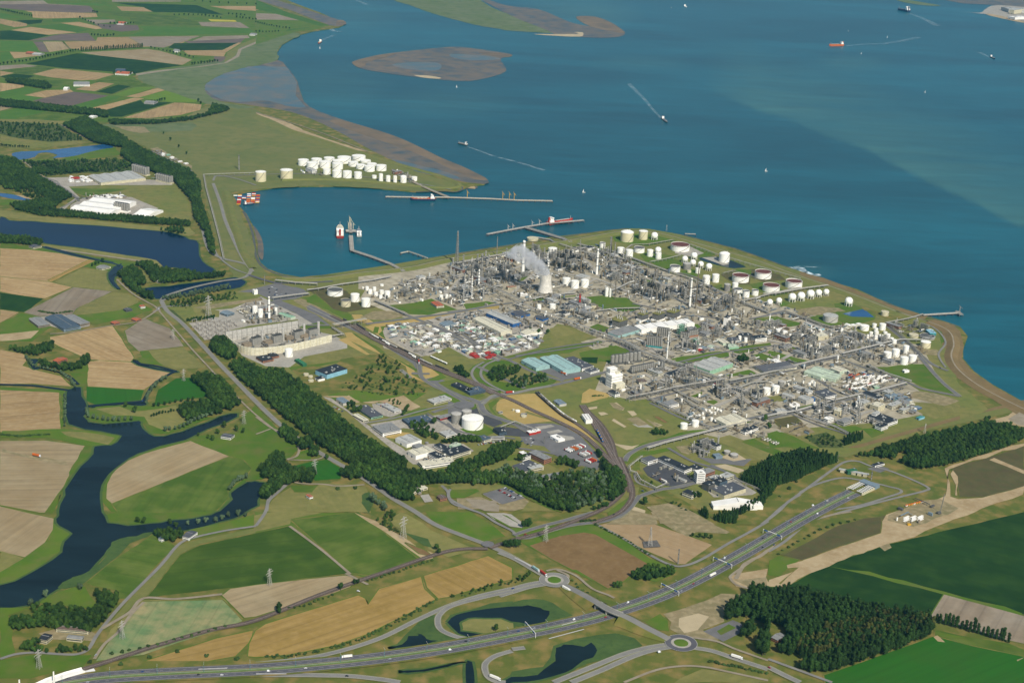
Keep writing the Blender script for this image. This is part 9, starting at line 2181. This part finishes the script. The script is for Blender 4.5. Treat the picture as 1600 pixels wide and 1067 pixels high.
# ============================================================ construction site, farm machinery
b = G(*P2('U', 1068, 650)); t = empty('crawler_crane', b, .6); mb = MB(); mb.box(0, 0, 0, 1.4, 8, 7); mb.build('tracks', 'pipedark', t); mb = MB(); mb.box(-1, 0, 1.4, 4.6, 9, 4); mb.build('body', 'darksteel', t); mb = MB()
for s in (-.8, .8): mb.bar((3, s, 3), (8, s*.4, 38), .5)
for i in range(10): mb.bar((3 + i*.5, -.8, 3 + i*3.5), (3 + (i+1)*.5, .8, 6.5 + i*3.5), .3)
mb.build('boom', 'steelgrey', t); tag(t, 'dark crawler crane on the bare construction site', 'crane')
b = G(*P2('U', 880, 722)); t = empty('piling_rig', b, .4); mb = MB(); mb.box(0, 0, 0, 3.6, 7, 4); mb.build('body', 'yellow', t); mb = MB(); mb.box(3.4, 0, 1, 15, 1.1, 1.1); mb.build('mast', 'darksteel', t); tag(t, 'orange and black piling rig at the front of the construction site', 'piling rig')
sl0 = None
for i in range(9):
 x, y = 865 + (i % 3)*44, 672 + (i // 3)*10 - (i % 3)*2; p = G(*P2('U', x, y), BZ); t = empty('concrete_slab_stack', p, AX)
 for j in range(3): mb = MB(); mb.box(0, j*1.6 - 1.6, .1, .5 + .1*j, 16, 1.0); mb.build('slab', 'white', t)
 want(t, 'stack of white concrete slabs', 'slab stack', 'slab stacks on the construction site')
for i in range(7):
 p = G(*P2('U', 865 + i*16, 606 - i*4)); p.z = BZ; t = empty('skip', p, AX + .1); mb = MB(); mb.box(0, 0, .2, 2.4, 6, 2.4, taper=1.1); mb.build('body', 'yellow' if i % 3 else 'white', t); mb = MB(); mb.box(0, 0, 2.4, 2.7, 7, 2.8); mb.build('rim', 'orange', t); want(t, 'yellow skip' if i % 3 else 'white skip', 'skip', 'skips at the back of the construction site')
b0 = G(*P2('U', 545, 520)); j = min(range(len(MW)), key=lambda i: (MW[i]-b0).length); e = MW[-1]; v = (MW[-1]-MW[-2]).normalized(); a = math.atan2(v.y, v.x)
t = empty('tunnel_portal', e + v*20, a)
for s in (-1, 1):
 mb = MB()
 for i in range(7): mb.box(-18 + i*6, s*10, 5.4, 6.2, 2.0, 13)
 mb.build('sun_louvre', 'white', t); mb = MB(); mb.box(0, s*17, 0, 5.2, 44, 1.0); mb.build('side_wall', 'creamwall', t)
mb = MB(); mb.box(30, 0, 0, 6.6, 16, 36); mb.build('portal_block', 'bluegrey', t)
for s in (-1, 1): mb = MB(); mb.box(21.9, s*10, .5, 5.6, .3, 12); mb.build('tunnel_mouth', 'blackroof', t)
tag(t, 'motorway tunnel portal with rows of white louvres', 'tunnel portal')
b = G(*P2('U', 535, 405)); t = empty('ventilation_building', b, a + .0)
for i in range(5): mb = MB(); mb.box(-22 + i*11, 0, 0, 6, 8, 7); mb.build('vent_bay', 'creamwall', t)
mb = MB(); mb.box(0, 0, 6, 6.8, 58, 8); mb.build('roof', 'lightroof', t); t.rotation_euler = (0, 0, a - 1.15); tag(t, 'row of cream vent bays above the tunnel portal', 'building')
for k, x, y, rp, m, d in (('L', 1325, 792, 62, 'blackroof', 'round dark water basin near the right-hand dike'), ('S', 632, 262, 28, 'blackroof', 'round dark tank on the dry grass by the gate'), ('S', 437, 245, 20, 'blackroof', 'small round basin at the bend of the gate road'), ('S', 580, 232, 18, 'white', 'white round hut on the dry grass')):
 b = G(*P2(k, x, y)); r = rp * .1875 * mpp(b); t = empty('round_basin', b); mb = MB(); mb.lathe(0, 0, [(r, 0), (r, 3.5), (r*.94, 3.5), (r*.94, 2.2)], 28); mb.build('rim_wall', 'concrete', t); mb = MB(); mb.cyl(0, 0, 0, 2.4, r*.93, 28); mb.build('surface', m, t)
 mb = MB(); mb.box(0, 0, 3.6, 4.1, r*1.9, 1.4, .6); mb.build('scraper_bridge', 'lightsteel', t); tag(t, d, 'basin')
# ============================================================ the air
hz = MB(); hz.box(0, 14000, -7, 1320, 64000, 36000)
hm = bpy.data.materials.new('haze'); hm.use_nodes = True; hn = hm.node_tree; hn.nodes.remove(hn.nodes['Principled BSDF'])
pv = hn.nodes.new('ShaderNodeVolumePrincipled'); pv.inputs['Color'].default_value = (.2, .64, .95, 1); pv.inputs['Density'].default_value = 1.8e-5; pv.inputs['Anisotropy'].default_value = .3
hn.links.new(pv.outputs[0], hn.nodes['Material Output'].inputs['Volume'])
MATS['haze'] = hm; hob = hz.build('haze', 'haze'); tag(hob, kind='stuff')
SC.cycles.volume_bounces = 2; SC.cycles.max_bounces = 4; SC.cycles.diffuse_bounces = 2
# ============================================================ labels
LM = [(852,440,'the cooling tower',28),(979,372,'the big cream domed tank',16),(1131,400,'the lone dikeside dome tank',14),(1078,478,'the tall mid-plant chimney',18),(905,468,'the red stack',12),(1190,440,'the four rust-topped tanks',40),(1262,462,'the gas sphere row',45),(1342,490,'the small dark blue pond',18),(1025,525,'the grey silo block',24),(865,570,'the teal warehouse',40),(970,590,'the white stepped tower',20),(1290,585,'the pale green sheds',35),(1365,598,'the white container rows',35),(738,660,'the largest white tank',25),(435,525,'the walled power station',80),(700,520,'the contractor cabin yard',60),(770,505,'the long cream shed',30),(540,262,'the harbour tank farm',70),(546,362,'the T-shaped jetty',30),(1062,1005,'the lower roundabout',22),(866,907,'the upper roundabout',22),(1380,540,'the right-hand tank cluster',30),(1080,662,'the lower tank pair',20),(900,700,'the gate lorry park',40),(1130,760,'the coniferside white shed',50),(1335,765,'the tunnel portal',30),(525,458,'the railway tank group',30),(170,290,'the white lakeside warehouses',50),(345,150,'the mudflat bay',50),(60,980,'the lower left farmyard',50),(90,560,'the moated orange farmhouse',40),(345,600,'the farmhouse wood',40),(290,830,'the white riverside barn',30),(660,770,'the brick woodside house',30),(1270,980,'the big poplar wood',60),(960,470,'the two slim white drums',14),(1080,380,'the widest rust-topped tank',24),(600,720,'the forest belt corner',30),(690,700,'the solar-roofed office',30),(1060,570,'the wide green-fronted warehouse',30),(1160,600,'the brown process tower rows',30),(860,350,'the red tanker',30),(1450,810,'the construction site',40),(620,560,'the overgrown plot',40),(160,400,'the long blue lake',80),(830,470,'the blue walled shed',20),(1235,410,'the foam on the shore',20),(80,505,'the blue roofed barn',30),(420,905,'the green-field pylon',20),(1000,850,'the ploughed-field pylon',30),(1130,620,'the lower furnace plant',30),(1340,650,'the white vessel cluster',30),(640,450,'the left process units',40),(720,440,'the harbour-side process towers',30),(1120,450,'the dense brown pipework',40),(1300,545,'the grey right-hand units',30)]
ORD = ['', 'first', 'second', 'third', 'fourth', 'fifth', 'sixth', 'seventh', 'eighth', 'ninth', 'tenth', 'eleventh', 'twelfth', 'thirteenth', 'fourteenth', 'fifteenth', 'sixteenth', 'seventeenth', 'eighteenth', 'nineteenth', 'twentieth']
TEN = ['', '', 'twenty', 'thirty', 'forty', 'fifty', 'sixty', 'seventy', 'eighty', 'ninety']
def ordw(n):
 if n <= 20: return ORD[n]
 if n % 10 == 0: return TEN[n // 10][:-1] + 'ieth' if n < 100 else str(n) + 'th'
 return TEN[n // 10] + '-' + ORD[n % 10] if n < 100 else 'number-%d' % n
bpy.context.view_layer.update()
MX = []; bag = {}; cnt0 = {}
for o, d, c, g in PEND: cnt0[d] = cnt0.get(d, 0) + 1
for o, d, c, g in PEND:
 px, py = proj(o.matrix_world.translation)
 if cnt0[d] == 1: bag.setdefault((d, ''), []).append((px, py, o, c, g)); continue
 best = min(LM, key=lambda l: max(0, math.hypot(px - l[0], (py - l[1]) * 1.7) - l[3])); dx, dy = px - best[0], (py - best[1]) * 1.7; rr = best[3]
 if math.hypot(dx, dy) < rr: rel = 'at'
 elif abs(dx) > abs(dy): rel = 'left of' if dx < 0 else 'right of'
 else: rel = 'above' if dy < 0 else 'below'
 bag.setdefault((d, rel + ' ' + best[2]), []).append((px, py, o, c, g))
for (d, w_), L in bag.items():
 L.sort(key=lambda t: (t[0], t[1])); n = len(L)
 for i, (px, py, o, c, g) in enumerate(L):
  if not w_: lab = d
  elif n == 1: lab = '%s %s' % (d, w_)
  elif i == 0: lab = 'leftmost %s %s' % (d, w_)
  elif i == n - 1: lab = 'rightmost %s %s' % (d, w_)
  else: lab = '%s %s, %s from left' % (d, w_, ordw(i + 1))
  words = lab.split(); MX.append(len(words))
  if len(words) > 16: lab = ' '.join(words[:16]); print('LONG', len(words), ' '.join(words))
  if len(words) < 4: lab += ' in view'
  o['label'] = lab; o['category'] = c
  if g: o['group'] = g
SZ = {}
for o in bpy.data.objects:
 if o.parent is None and 'category' in o: SZ[o['category']] = SZ.get(o['category'], 0) + 1
print('CATS', SZ, 'MAXW', max(MX))
